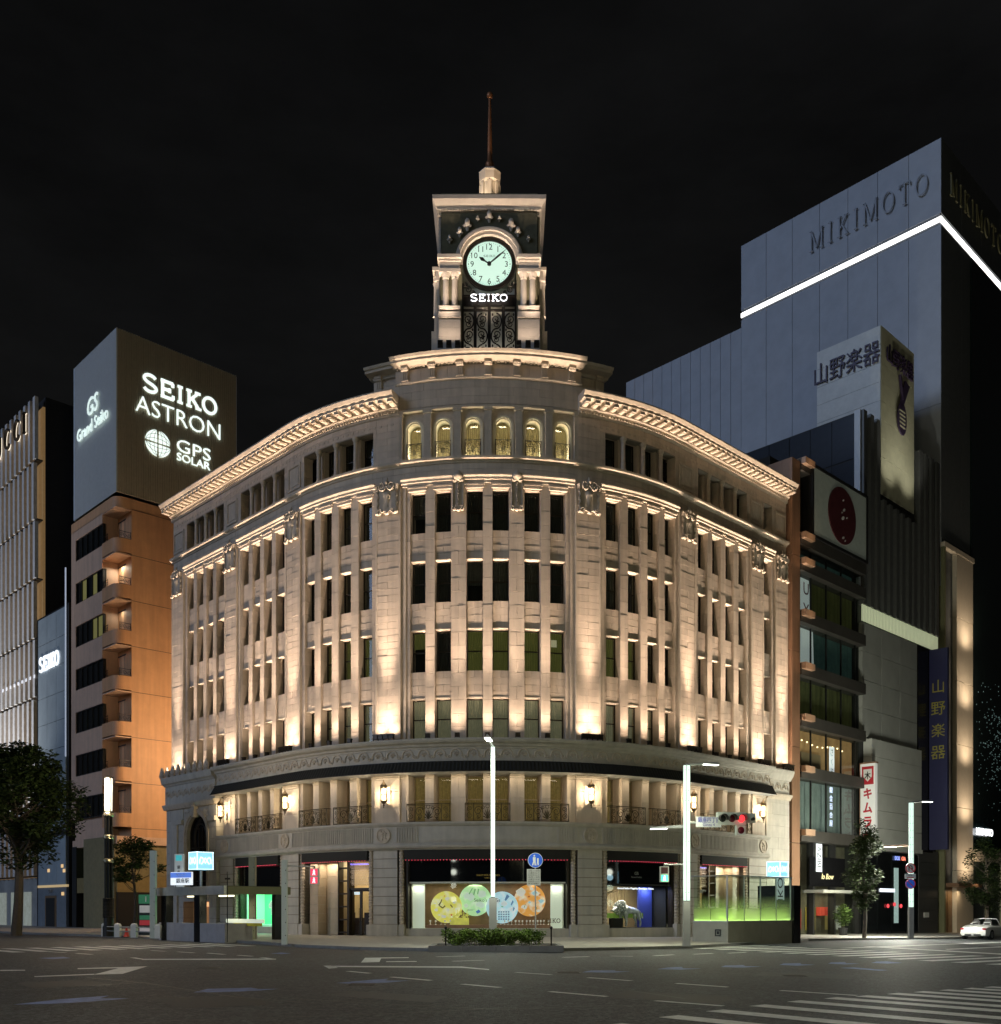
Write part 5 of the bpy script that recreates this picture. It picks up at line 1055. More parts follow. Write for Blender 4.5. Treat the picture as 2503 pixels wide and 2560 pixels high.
for k in range(7):
    zt = 31.2 - 3.47 * k; zb = zt - 1.72
    # front wall band below the windows and strip window
    MB().fbox(OL, NB, zt, zt + 1.75 if k else 32.0, -.35, 0).build('wall_band', TILE, ob)
    MB().fbox(OL, OL + .9, zb, zt, -.35, 0).build('wall_end', TILE, ob)
    wn = MB(); wn.fbox(OL + .9, NB, zb, zb + .06, -.25, -.05).fbox(OL + .9, NB, zt - .06, zt, -.25, -.05)
    for j in range(6): a = OL + .9 + (NB - OL - .96) * j / 5; wn.fbox(a, a + .06, zb, zt, -.25, -.05)
    wo = wn.build('strip_window', DFR, ob)
    for j in range(5): a = OL + .96 + (NB - OL - .96) * j / 5; MB().fbox(a, a + (NB - OL - .96) / 5 - .06, zb, zt, -.16, -.15).build('pane', [DGL, LITY, DGL][1 if (k == 2 and j > 2) or (k == 1 and j in (1, 3)) else 0] if k in (1, 2) else DGL, wo)
    # corner balcony
    pb = MB(); rounded(pb, 0, zb - .95, zb + .1); rounded(pb, -.02, zb - .95, zb - .8, 2.2); par = pb.build('balcony_parapet', TILEO, ob)
    cs_ = MB()
    for j in range(9): rounded(cs_, .012, zb - .9 + .11 * j, zb - .81 + .11 * j, .05)
    cs_.build('tile_courses', TILEO, par, kind='stuff')
    back = W(NB, 0, -ND)
    inner = (LITD, LITW, LITY, LITD, LITD, LITD, LITD)[k]
    MB().fbox(NB, CS - 1.0, zb - .8, zt + .7, -1.9, -1.3).build('balcony_window', inner if k in (1, 2) else DGL, ob)
    MB().fbox(CS - 1.0, CS - .02, zb - .8, zt + .7, -1.9, -1.25).build('balcony_wall', TILE, ob)
    dr_ = MB(); dr_.fbox(NB + .5, NB + .56, zb - .8, zt + .3, -1.32, -1.24).fbox(NB + 1.2, NB + 1.26, zb - .8, zt + .3, -1.32, -1.24).fbox(NB, CS - 1, zt + .2, zt + .3, -1.32, -1.24); dr_.build('balcony_frame', DFR, ob)
    MB().prism([W(NB, 0, -1.9).xy, W(NB, 0, .0).xy, W(CS, 0, 0).xy, FA(ND, 0, 0).xy, FA(ND + .5, 0, -2).xy], zt + .62, zt + .7).build('balcony_soffit', TILE, ob)
    rl = MB()
    for f_, a0, a1 in ((W, NB + .05, NB + .9), (FA, .35, ND - .05)):
        for z in (zb + .12, zb + .62): rl.tube([f_(a0, z, -.05), f_(a1, z, -.05)], .02, 4)
        for q in range(3): c_ = a0 + (a1 - a0) * (q + .5) / 3; rl.tube([f_(c_ + p[0], zb + .37 + p[1], -.05) for p in spiral(0, 0, .17, .03, 90 * q, 1.3, 10)], .016, 4)
        for q in (a0, a1): rl.tube([f_(q, zb + .05, -.05), f_(q, zb + .68, -.05)], .022, 4)
    rl.build('balcony_railing', IRON, ob)
    if k in (1, 2): lamp('room_light', 'AREA', W(-38.9, zt + .2, -.9), ob, 25 if k == 1 else 8, (1, .95, .75), W(-38.9, zb, -1.0), .4)
pb = MB(); rounded(pb, 0, 31.85, 32.7, 1.6); pb.fbox(OL, NB + .05, 31.9, 32.7, -2, .0); pb.fbox(ND - .05, 10.5, 31.9, 32.7, -2, .0, FA); pb.build('roof_band', TILEO, ob)
MB().fbox(OL, CS, 6.4, 7.0, -8, -.1).build('soffit_band', TILE, ob)
MB().fbox(OL + .6, CS - .3, 3.9, 6.4, -6, -.7).build('first_floor_room', mat('green_curtain_room', (.20, .22, .10), .8, var=.25, vs=1.5, emit=(.35, .42, .16), es=.16, sample=False), ob)
fg_ = MB()
for j in range(6): a = OL + .6 + 1.5 * j; fg_.fbox(a, a + .07, 3.9, 6.4, -.66, -.58)
fg_.build('first_floor_mullions', DFR, ob); MB().fbox(OL + .6, CS - .3, 3.9, 6.4, -.64, -.62).build('pane', GLASS, ob)
MB().fbox(OL + .2, CS + .05, 2.75, 3.95, -6, -.1).build('sign_fascia', mat('bronze_fascia', (.30, .23, .10), .5, .3, var=.15), ob); words('330', .36, DFR, WM_(CS - 1.8, 3.35, -.09), ob, ext=.03)
MB().fbox(OL, OL + .9, 0, 6.5, -6, -.05).fbox(CS - .4, CS, 0, 2.75, -6, -.15).build('ground_pier', DFR, ob)
MB().fbox(OL + .9, CS - .4, 0, 2.75, -6, -1.2).build('dark_shopfront', DGL, ob)
for j in range(5): MB().fbox(OL + 1.2 + 1.4 * j, OL + 1.3 + 1.4 * j, 0, 2.75, -1.25, -1.1).build('door_post', DFR, ob)
MB().fbox(.0, 10.5, 0, 7.0, -6, -.2, FA).build('side_base', mat('olive_base', (.24, .20, .10), .7, var=.2), ob)
MB().fbox(3.2, 6.2, .0, 2.6, -.2, -.12, FA).build('side_shopfront', mat('warm_shopfront', (.5, .25, .12), .6, emit=(1, .42, .16), es=.35, var=.4), ob)
MB().fbox(1.0, 2.6, 0, 2.8, -.2, -.1, FA).build('side_shopfront', mat('yellow_shopfront', (.4, .36, .1), .6, emit=(.75, .65, .16), es=.25, var=.4), ob)
# roof sign
SZ0, SZ1 = 32.95, 45.3
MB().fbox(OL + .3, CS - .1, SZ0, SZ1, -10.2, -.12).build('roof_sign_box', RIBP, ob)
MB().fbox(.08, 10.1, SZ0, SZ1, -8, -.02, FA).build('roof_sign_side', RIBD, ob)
r1 = MB(); a = OL + .32
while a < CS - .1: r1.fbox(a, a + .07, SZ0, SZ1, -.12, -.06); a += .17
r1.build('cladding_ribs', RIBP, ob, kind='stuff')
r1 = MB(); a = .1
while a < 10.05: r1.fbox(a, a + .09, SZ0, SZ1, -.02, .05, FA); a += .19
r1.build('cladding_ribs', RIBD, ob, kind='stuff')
MB().fbox(OL + .6, CS - .5, 32.6, SZ0, -9, -.8).build('sign_gap', DFR, ob)
def onF(F, x0, y0, x1, y1, b=.12):
    a0, z0 = F.px(x0, y0); a1, z1 = F.px(x1, y1); return (a0 + a1) / 2, (z0 + z1) / 2, abs(a1 - a0)
a, z, w = onF(FA, 354, 963, 540, 1012); put(slab('SEIKO', 1.35, w, .22, .08).mesh('lettering', SIGNW), 'lettering', ob, FA.M(a, z, .14))
a, z, w = onF(FA, 337, 1020, 548, 1070); words('ASTRON', 1.25, SIGNW, FA.M(a, z, .14), ob, w=w, ext=.08, bold=-.014)
a, z, w = onF(FA, 440, 1117, 524, 1136); words('GPS', .95, SIGNW, FA.M(a, z, .14), ob, w=w, ext=.08, bold=-.008)
a, z, w = onF(FA, 440, 1147, 523, 1163); words('SOLAR', .60, SIGNW, FA.M(a, z, .14), ob, w=w, ext=.08)
a, z = FA.px(393, 1110); gm_ = MB(); n = 32
for k in range(4): a_ = [rad(6 + 90 * k + 78 * j / 8) for j in range(9)]; gm_.prism([(.10 * math.cos(a_[4]), .10 * math.sin(a_[4]))] + [(1.02 * math.cos(t), 1.02 * math.sin(t)) for t in a_], -.06, 0)
put(gm_.mesh('globe_emblem', SIGNW), 'globe_emblem', ob, FA.M(a, z, .14))
gl2 = MB()
for q in (.35, .7): gl2.tube([(q * math.cos(t * math.pi / 12), 1.0 * math.sin(t * math.pi / 12), .02) for t in range(24)], .02, 4, closed=True); gl2.tube([(1.0 * math.cos(t * math.pi / 12), q * math.sin(t * math.pi / 12), .02) for t in range(24)], .02, 4, closed=True)
put(gl2.mesh('globe_lines', RIBD), 'globe_lines', ob, FA.M(a, z, .14))
s, z = wz(234, 1018); words('GS', 1.35, SIGND, WM_(s, z + .2, .1), ob, w=2.0, ext=.08, shear=.15); s, z = wz(233, 1062); words('Grand Seiko', .95, SIGND, WM_(s, z, .1), ob, w=5.9, ext=.08)
# ---- grey glass shop building
gb = empty('glass_shop', W(-50, 0, -4), 'narrow grey glass-fronted building with a small white lit sign', 'shop building')
GB0, GB1 = -53.7, -46.6; GPAN = mat('grey_glass_panel', (.40, .47, .52), .25, .1, var=.12, vs=.6, island=.05)
MB().fbox(GB0, GB1, 0, 26.6, -8, -.1).build('building_body', DFR, gb)
for i in range(3):
    for j in range(8):
        z = 8.0 + 2.3 * j; a = GB0 + .55 + 2.05 * i; MB().fbox(a + .02, a + 2.03, z + .02, z + 2.28, -.08, 0).build('glass_panel', GPAN, gb)
for i in range(3): a = GB0 + .55 + 2.05 * i; MB().fbox(a + .02, a + 2.03, 3.5, 7.6, -.08, -.01).build('glass_panel', GPAN, gb)
MB().fbox(GB0, GB1, 7.6, 8.0, -.3, .12).build('fascia', DFR, gb); MB().fbox(GB0 + .5, GB1, 3.3, 3.5, -.1, .03).build('light_line', glow('dim_amber_line', (.7, .5, .25), .5), gb)
MB().fbox(GB1 - .35, GB1 - .25, 14, 29.5, .0, .08).build('edge_light', glow('edge_white', (.7, .8, 1), .35), gb)
MB().fbox(GB0 + .4, GB1 - .4, 0, 3.3, -.1, -.04).build('shopfront', mat('etched_shopfront', (.22, .25, .28), .2, var=.15), gb)
MB().fbox(GB0 + 2.2, GB0 + 4.6, 0, 2.6, -.04, .02).build('door_surround', mat('bronze_surround', (.30, .2, .12), .4, .5), gb); MB().fbox(GB0 + 2.45, GB0 + 4.35, 0, 2.4, .0, .05).build('door', DFR, gb)
words('SEIKO', .28, STEEL, WM_(GB0 + 3.4, 3.0, .0), gb, ext=.02)
s, z = wz(123, 1654); put(slab('SEIKO', 1.25, 4.4, .16, .08).mesh('lettering', glow('sign_cold_white', (.9, .95, 1), 1.2)), 'lettering', gb, WM_(s, z, .1))
lp = glow('shop_spark', (1, .85, .6), 1.2)
for s, z in ((-48.0, 4.9), (-47.6, 4.5), (-51.0, 4.6), (-47.9, 2.6)): MB().fbox(s, s + .5, z, z + .28, -.02, .01).build('lit_reflection_panel', mat('lit_slot', (.6, .4, .2), .5, emit=(1, .65, .3), es=.7), gb)
# ---- fashion store with pale vertical fins
fs = empty('fin_clad_store', W(-60, 0, -5), 'tall dark fashion store clad with tiers of pale vertical fins', 'fashion store')
MB().fbox(-75, -53.95, 0, 46.4, -14, -.9).build('tower_body', mat('near_black_wall', (.022, .022, .024), .85, var=.2), fs)
FIN = mat('pale_fin', (.68, .67, .67), .5, var=.2, vs=3); WARMB = mat('gold_back_wall', (.28, .17, .07), .5, var=.4, vs=2.0, emit=(.8, .48, .2), es=.16)
MB().fbox(-75, -53.98, 4, 45.5, -.9, -.7).build('gold_wall', WARMB, fs)
for t in range(9):
    z0 = 45.9 - 5.2 * (t + 1); off = .3 * (t % 2)
    for j in range(15):
        a = -54.6 - off - 1.18 * j; MB().fbox(a, a + .5, max(4.2, z0 + .12), z0 + 5.08 + (.5 if t == 0 else 0), -.35, -.05).build('fin', FIN, fs)
    MB().fbox(-75, -54.0, z0, z0 + .1, -.7, -.2).build('tier_rail', DFR, fs)
for c, x0, y0, x1, y1 in (('I', 63, 1035, 71, 1085), ('C', 40, 1053, 58, 1103), ('C', 16, 1075, 34, 1125), ('U', -4, 1100, 7, 1150)):
    s, z = wz((x0 + x1) / 2, (y0 + y1) / 2); put(slab(c, 1.9, 1.5 if c != 'I' else .8, .14, .2, serif=.8).mesh('lettering', BRONZE), 'lettering', fs, WM_(s, z, .35)); put(slab(c, 1.9, 1.5 if c != 'I' else .8, .10, .02, serif=.8).mesh('lettering_glow', glow('warm_letter', (1, .85, .65), 1.3)), 'lettering_glow', fs, WM_(s + .06, z - .06, .12))
s, z = wz(46, 1710)
for k in range(9): MB().fbox(s - 4.2 + 1.0 * k, s - 3.9 + 1.0 * k, z - .1, z + .16, .0, .03).build('small_lit_plate', glow('small_plate_glow', (.9, .92, 1), .5), fs)
MB().fbox(-75, -54.2, 0, 4.2, -.9, -.3).build('shopfront', mat('pale_shopfront', (.34, .34, .33), .4, var=.3, vs=.8), fs)
for j in range(5): MB().fbox(-57.5 - 3.2 * j, -55.6 - 3.2 * j, 0, 3.0, -.32, -.25).build('shop_window', mat('lit_shop_glass', (.3, .32, .3), .15, emit=(.6, .66, .55), es=.25, var=.6, vs=2), fs)
for s in (-56, -61, -66): lamp('facade_light', 'SPOT', W(s, 5, 5.5), fs, 8000, (1, .97, .93), W(s, 30, -.2), .3, 80)
# ---- building with stacked dark floors beside the store (bakery)
bk = empty('bakery_building', W(29, 0, -4), 'narrow building of stacked dark floors with a white and red round sign at the top', 'bakery building')
COPP = mat('copper_pier', (.30, .17, .10), .5, .3, var=.15, vs=1, streak=.15); COPL = mat('copper_slab_end', (.42, .28, .19), .5, .2, var=.1); SLABD = mat('dark_slab', (.05, .046, .040), .6, var=.25, vs=1)
MB().fbox(23.95, 34.0, -.6, 31.6, -10, -1.3).build('building_body', DARK, bk)
for k in range(5): z = -.5 + 6.3 * k; MB().fbox(23.9, 24.9, z + .015, z + 6.28, -1.4, .35 + .004 * k).build('copper_pier', COPP, bk)
FL = [6.7, 10.9, 14.3, 17.7, 21.2, 24.6, 26.3, 31.2]
for z in FL:
    MB().fbox(24.95, 34.0, z - .75, z, -1.3, .45).build('floor_slab', SLABD, bk)
    e = MB(); e.fbox(24.95, 26.2, z - .38, z + .03, -.5, .75); e.build('slab_end', COPL, bk)
    lamp('slab_light', 'AREA', W(25.6, z - .5, 1.3), bk, 3.5, (1, .66, .40), W(25.4, z + 4, .4), .25)
for k in range(4): lamp('pier_light', 'SPOT', W(24.7, 2 + 7 * k, 1.6), bk, 70, (1, .62, .34), W(24.5, 8 + 7 * k, .3), .2, 90)
CURV = mat('olive_curtain', (.13, .135, .06), .8, var=.4, vs=1.2, streak=.6, emit=(.20, .22, .06), es=.05, sample=False); TEAL = mat('teal_interior', (.07, .12, .11), .7, var=.6, vs=1.4, streak=.4, emit=(.10, .22, .19), es=.06, sample=False)
BARM = mat('warm_bar_interior', (.42, .26, .12), .7, var=.35, vs=1.5, emit=(.7, .40, .16), es=.20, sample=False); GRYI = mat('grey_blind', (.22, .26, .25), .8, var=.3, vs=1, streak=.4, emit=(.3, .38, .34), es=.16, sample=False)
for (z0, z1, m) in ((10.9, 13.55, BARM), (14.3, 16.95, CURV), (17.7, 20.45, TEAL), (21.2, 23.85, CURV), (24.6, 25.55, TEAL), (6.7, 10.15, GRYI)):
    MB().fbox(26.0, 33.9, z0, z1, -1.35, -.6).build('room', m, bk)
    g = MB(); g.fbox(25.0, 25.08, z0, z1, -.3, -.2)
    for j in range(4): a = 27.0 + 2.1 * j; g.fbox(a, a + .06, z0, z1, -.12, .0)
    g.build('glazing_frame', DFR, bk); MB().fbox(25.0, 33.9, z0, z1, -.07, -.05).build('pane', GLASS, bk)
    MB().fbox(25.1, 26.1, z0, z1, -.8, -.5).build('side_panel', mat('amber_panel', (.34, .24, .08), .6, var=.2), bk)
WB = mat('white_reflection_glow', (.75, .8, .78), .6, emit=(.7, .8, .78), es=.35, sample=False); RDL = mat('dark_red', (.25, .02, .03), .5)  # a reflection in the glass, built as a glowing white sheet with letters
bn = MB(); bn.prism([(-.9, 0), (.9, 0), (.75, 2.6), (.5, 4.0), (.2, 6.0), (-.9, 6.1)], -.02, 0); put(bn.mesh('banner_reflection', WB), 'banner_reflection', bk, WM_(27.2, 17.9, -.4)); words('U', .8, RDL, WM_(27.0, 23.2, -.37), bk, ext=.01); words('X', .8, RDL, WM_(27.0, 21.8, -.37), bk, ext=.01)
for k in range(9): MB().ell(W(26.2 + .7 * k, 12.7 + .12 * math.cos(k), -.25), (.06, .06, .06), 6, 4).build('string_bulb', glow('bulb', (1, .75, .4), 4), bk)
MB().fbox(26.3, 29.0, 10.95, 12.1, -.5, -.4).build('bar_counter', mat('tan_counter', (.42, .30, .18), .6), bk)
for (s, z, t, h, w) in ((30.0, 9.0, '銀座木村家', .5, None),): pass
LB = glow('pale_blue_reflection', (.65, .75, 1), 1.2)
MB().fbox(29.55, 30.25, 10.75, 12.75, -.04, -.03).build('slip_reflection', glow('slip_reflection_glow', (.75, .85, .85), .6), bk)  # signs mirrored in the glass, built as glowing slip and characters
for i, ch in enumerate('さくろ'): words(ch, .5, INK, WM_(29.9, 12.4 - .7 * i, -.03), bk, ext=.01)
for i, ch in enumerate('銀金百合屋'): words(ch, .42, LB, WM_(29.8, 9.75 - .58 * i, -.03), bk, ext=.01)
sgn = MB(); sgn.fbox(26.2, 33.9, 26.4, 31.1, -.2, .55); sb_ = sgn.build('top_sign', mat('dull_white_panel', (.40, .43, .37), .6, var=.12, emit=(.5, .58, .5), es=.03), bk)
fr = MB(); fr.fbox(26.1, 34.0, 26.3, 26.5, -.2, .62).fbox(26.1, 34.0, 31.0, 31.2, -.2, .62).fbox(26.1, 26.3, 26.5, 31.0, -.2, .62).fbox(33.8, 34.0, 26.5, 31.0, -.2, .62); fr.build('sign_frame', DFR, sb_)
dsc = MB(); dsc.lathe([(1.95, 0), (1.95, .06)], 40); put(dsc.mesh('red_disc', mat('deep_red_disc', (.10, .02, .025), .5, var=.3, vs=2)), 'red_disc', sb_, WM_(30.2, 28.75, .56))
mk = MB()
for x, y, r in ((.1, 1.1, .12), (.2, .45, .16), (-.1, .2, .08), (.05, -.15, .2), (.6, 0, .1), (.1, -1.5, .14), (.35, -1.65, .1)): mk.prism([(x + r * math.cos(a * 1.05), y + r * .8 * math.sin(a * 1.05 + .5)) for a in range(6)], .0, .02)
put(mk.mesh('disc_print', WHITE), 'disc_print', sb_, WM_(30.2, 28.75, .62))
# blade sign
FB = Frame(W(33.75, 0, .15), NR * .82, -WD)
bs = empty('blade_sign', W(34.2, 5, .3), 'white vertical blade sign with red katakana and a red crest at the top', 'sign')
MB().fbox(0, 1.35, 6.6, 11.9, -.35, 0, FB).build('sign_box', mat('sign_white_face', (.62, .62, .58), .5, emit=(.75, .75, .7), es=.32), bs); MB().fbox(-.06, 1.41, 11.9, 12.0, -.4, .02, FB).fbox(-.08, 0, 6.5, 11.95, -.38, .02, FB).build('sign_edge', COPP, bs)
MB().fbox(.14, 1.21, 10.4, 11.7, 0, .012, FB).build('crest', mat('crest_red', (.38, .02, .03), .5, emit=(.4, .02, .03), es=.2), bs)
put(MB().prism([(-.38, .45), (.38, .45), (.38, -.1), (0, -.45), (-.38, -.1)], .012, .02).mesh('crest_shield', WHITE), 'crest_shield', bs, FB.M(.675, 11.05)); words('木', .55, INK, FB.M(.675, 11.05, .024), bs, ext=.008, bold=.02)
for i, ch in enumerate('キムラヤ'): words(ch, .78, MATS['crest_red'], FB.M(.675, 9.75 - 1.02 * i, .01), bs, ext=.015, bold=.035)
# ground floor of the bakery building
MB().fbox(25.0, 34.0, -.6, 6.0, -1.35, -1.2).build('shop_back', mat('dim_shop', (.12, .11, .08), .7, var=.5, vs=1.5, emit=(.3, .26, .15), es=.08), bk)
for a in (25.0, 27.1, 30.0, 33.6): MB().fbox(a, a + .22, -.6, 6.0, -.4, .1).build('shop_post', DFR, bk)
MB().fbox(25.2, 33.6, -.4, 6.0, -.22, -.2).build('pane', GLASS, bk)
MB().fbox(26.4, 33.9, 2.55, 2.75, -.3, 1.2).build('canopy', mat('pale_canopy', (.5, .5, .46), .4, .3), bk); MB().fbox(26.6, 31.5, 3.0, 5.0, .05, .12).build('fascia_sign', BLACK, bk); words('lo Bow', .38, glow('gold_script', (1, .85, .45), .8), WM_(29.0, 3.7, .14), bk, w=1.7, ext=.01, shear=.3); MB().fbox(27.4, 28.2, 4.0, 5.9, .14, .16).build('notice_reflection', glow('notice_reflection_glow', (.75, .8, .85), .6), bk); words('AZIBE', .5, INK, WM_(27.8, 4.95, .165) @ Matrix.Rotation(rad(-90), 4, 'Z'), bk, w=1.6, ext=.005)  # lit notice and its letters stand for a sign's reflection in the glass
for (a, z, w, h, c) in ((26.6, .4, .5, 1.1, (.5, .06, .05)), (28.2, .3, .8, 1.3, (.5, .38, .06)), (29.7, 1.3, 1.4, .3, (.8, .1, .06)), (30.9, .3, .6, 1.1, (.35, .3, .1)), (32.0, .3, .7, 1.4, (.4, .4, .36))): MB().fbox(a, a + w, z - .3, z + h, -1.1, -.8).build('shop_fitting', mat('fitting_%d' % int(a * 10), c, .6, emit=c, es=.35, sample=False), bk)
lamp('shop_light', 'AREA', W(30, 2.4, -.6), bk, 25, (1, .85, .55), W(30, 0, -.8), (4, .4))
# ---- music store: dark fins, grey stone and a sign tower
ms = empty('music_store', W(41, 0, -5), 'dark finned music store with grey stone lower wall and tiled sign tower', 'music store')
MB().fbox(34.1, 47.6, -.6, 37.6, -12, -.25).build('building_body', mat('charcoal_wall', (.035, .036, .034), .7, var=.2), ms)
FNS = mat('dark_fin', (.15, .155, .15), .5, .3, var=.15)
for k in range(13): a = 34.2 + 1.04 * k; MB().fbox(a, a + .5, 23.6, 37.7 if not 3 <= k <= 8 else 32.2 - .06 * k, -.3, .2 + .02 * (k % 2)).build('fin', FNS, ms)
lv_ = MB(); a = 34.2
while a < 47.3: lv_.fbox(a, a + .085, 22.4, 23.6, .0, .08); a += .24
lv_.build('lit_louvre', glow('louvre_glow', (.85, .92, .62), .24), ms, kind='stuff')
SPN = mat('grey_stone_panel', (.42, .43, .40), .5, var=.12, vs=.8, island=.05)
for i in range(3):
    for j in range(4): a, z = 34.25 + 3.05 * i, 14.0 + 2.08 * j; MB().fbox(a + .015, a + 3.03, z + .015, z + 2.06, -.25, .05).build('stone_panel', SPN, ms)
SPL = mat('pale_stone_panel', (.56, .57, .53), .5, var=.1, vs=.8, island=.04)
for j in range(6): z = 6.1 + 1.3 * j; MB().fbox(34.9, 43.3, z + .012, z + 1.29, -.2, .45).build('stone_panel', SPL, ms)
MB().fbox(43.5, 46.2, 6.0, 22.3, -.3, .1).build('dark_recess', BLACK, ms); MB().fbox(34.9, 43.4, 5.8, 6.1, -.3, .5).build('stone_lip', SPL, ms)
for k in range(4): MB().fbox(34.4 + 2.35 * k, 36.6 + 2.35 * k, -.5, 5.7, -.1, .02).build('shop_glass', DGL, ms)
for k in range(7): MB().fbox(43.7, 47.3, -.5 + .95 * k, .43 + .95 * k, -.2, .05).build('stone_panel', mat('dark_stone_panel', (.07, .072, .07), .45, var=.15), ms)
MB().fbox(37.0, 39.4, 2.75, 3.0, .05, .1).build('shop_sign', glow('shop_white_sign', (.85, .9, 1), 1.6), ms); words('IXXI', .30, glow('shop_blue_sign', (.3, .4, 1), 1.4), WM_(39.8, 5.35, .1), ms, ext=.02); words('GIA', .30, glow('shop_red_sign', (1, .25, .15), 1.4), WM_(40.9, 5.35, .1), ms, ext=.02)
for k, c in enumerate(((.8, .1, .1), (.8, .1, .12), (.85, .12, .1))): MB().ell(W(38.2 + 1.1 * k, 1.7 + .12 * (k % 2), .12), (.11, .11, .16), 8, 5).build('red_lantern', glow('lantern_red', (1, .08, .1), .8), ms)
MB().fbox(39.4, 40.1, .4, 4.6, .03, .06).build('bright_panel', mat('glitter_panel', (.3, .4, .38), .4, var=.6, vs=9, emit=(.6, .85, .8), es=.35), ms)
MB().fbox(44.6, 45.5, .8, 1.2, .05, .1).build('notice', WHITE, ms)
FY = Frame(W(34.1, 0, 0), -UD, -WD)     # left flank above the bakery
for k in range(6):
    for j in range(2): MB().fbox(-2.2 - 1.75 * k, -.5 - 1.75 * k, 31.0 + 3.3 * j, 34.2 + 3.3 * j, .0, .05, FY).build('flank_glass', mat('flank_glass', (.05, .06, .08), .15, .1, var=.1), ms)
MB().fbox(-.45, 0, 24, 37.7, 0, .1, FY).build('flank_edge', RIBP, ms)
st_ = empty('sign_tower', W(40, 32, -2), 'tiled rooftop sign tower with dark lettering and a lute emblem', 'sign tower')
STW = mat('pale_glazed_tile', (.70, .70, .66), .4, var=.1, vs=2, island=.03); STY = mat('yellow_glazed_tile', (.62, .60, .42), .4, var=.12, vs=2, island=.03)
TS0, TS1, TZ0, TZ1 = 37.3, 42.95, 32.5, 45.1; FT = Frame(W(TS0, 0, 0), -UD, -WD)
MB().fbox(TS0 + .02, TS1 - .02, TZ0, TZ1, -5.2, -.06).build('tower_core', DARK, st_)
for j in range(9):
    z = TZ0 + 1.4 * j; MB().fbox(TS0, TS1, z + .01, z + 1.39, -.08, 0).build('tile_band', STY, st_); MB().fbox(-5.2, -.01, z + .01, z + 1.39, -.08, 0, FT).build('tile_band', STW, st_)
for _s in (38.6, 41.6): lamp('sign_light', 'SPOT', W(_s, 31.6, 2.6), st_, 620, (1, .97, .84), W(_s, 40, .0), .2, 80)
PUR = mat('purple_black_letters', (.05, .03, .07), .4)
a, z = FT.px(2117, 905); words('山野楽器', 1.7, PUR, FT.M(a, z - .15, .1), st_, w=5.3, ext=.1)
s, z = wz(2248, 905); words('山野楽器', 1.45, PUR, WM_(s, z - .1, .1), st_, w=4.5, ext=.1)
em = MB(); em.lathe([(1.0, 0), (1.0, .1)], 20, T=Matrix.Translation((0, -1.2, 0)) @ Matrix.Diagonal((.75, 1.25, 1, 1))); em.prism([(-.35, -.4), (.2, -.2), (1.3, 1.7), (.5, 1.9), (-.2, .4)], 0, .1); em.prism([(-.5, 2.0), (-.38, 2.05), (.1, .3), (-.02, .25)], .0, .2)
s, z = wz(2250, 1010); put(em.mesh('lute_emblem', PUR), 'lute_emblem', st_, WM_(s, z, .1))
le_ = MB()
for q in range(5): le_.box(-.5, .45, -1.9 + .3 * q, -1.8 + .3 * q, .1, .12)
put(le_.mesh('lute_strings', STY), 'lute_strings', st_, WM_(s, z, .1))
FN = Frame(W(45.4, 0, .15), NR, -WD)
bsn = empty('blue_banner_sign', W(46.3, 6, .2), 'tall deep-blue vertical sign with yellow characters on the music store', 'sign')
MB().fbox(0, 1.45, 6.2, 22.2, -.3, 0, FN).build('sign_box', mat('deep_blue_sign', (.032, .034, .105), .5, var=.08), bsn)
YLW = mat('dull_yellow_letters', (.40, .36, .07), .5)
for i, ch in enumerate('山野楽器'): words(ch, 1.05, YLW, FN.M(.72, 19.2 - 1.75 * i, .01), bsn, ext=.02)
# ---- tall jeweller's tower
jt = empty('jewellery_tower', W(56, 0, -8), 'very tall blue-grey jewellery tower with a white light line and raised lettering', 'tower block')
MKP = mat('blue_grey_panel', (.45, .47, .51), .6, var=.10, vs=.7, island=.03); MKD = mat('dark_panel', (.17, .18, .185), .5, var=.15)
FM = Frame(W(48.05, 0, 0), -UD, -WD)
MB().fbox(48.1, 75, -.6, 64.6, -18.9, -.12).build('tower_body', MKD, jt); MB().fbox(-33, -18.8, 0, 56.8, -10, -.1, FM).build('rear_body', MKD, jt)
for i in range(7):
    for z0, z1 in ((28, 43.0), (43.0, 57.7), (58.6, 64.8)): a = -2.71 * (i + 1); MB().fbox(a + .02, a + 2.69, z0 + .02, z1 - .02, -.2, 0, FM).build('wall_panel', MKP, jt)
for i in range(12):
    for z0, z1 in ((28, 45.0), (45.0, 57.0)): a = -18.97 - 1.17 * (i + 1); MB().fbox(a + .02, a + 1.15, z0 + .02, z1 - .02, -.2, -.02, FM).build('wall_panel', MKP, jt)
for i in range(6):
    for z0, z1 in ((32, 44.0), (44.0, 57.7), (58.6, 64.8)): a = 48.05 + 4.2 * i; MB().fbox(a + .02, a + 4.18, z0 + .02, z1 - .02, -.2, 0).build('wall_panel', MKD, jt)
LINE = glow('light_line', (1, .98, .95), 3.0, True)
MB().fbox(-18.97, 0, 57.95, 58.35, -.1, .02, FM).build('light_line', LINE, jt); MB().fbox(48.05, 72, 57.95, 58.35, -.1, .02).build('light_line', LINE, jt)
MKL = mat('raised_letters', (.36, .38, .42), .5); a0, z0 = FM.px(2027, 565); a1, z1 = FM.px(2322, 410)
mk_ = slab('MIKIMOTO', 1.9, a1 - a0, .11, .12, .35, .6).mesh('lettering', MKL); put(mk_, 'lettering', jt, FM.M((a0 + a1) / 2, 61.6, .25))
put(slab('MIKIMOTO', 1.9, 11.5, .11, .12, .35, .6).mesh('lettering', mat('dim_gold_letters', (.30, .28, .15), .5)), 'lettering', jt, WM_(55.2, 61.6, .25))
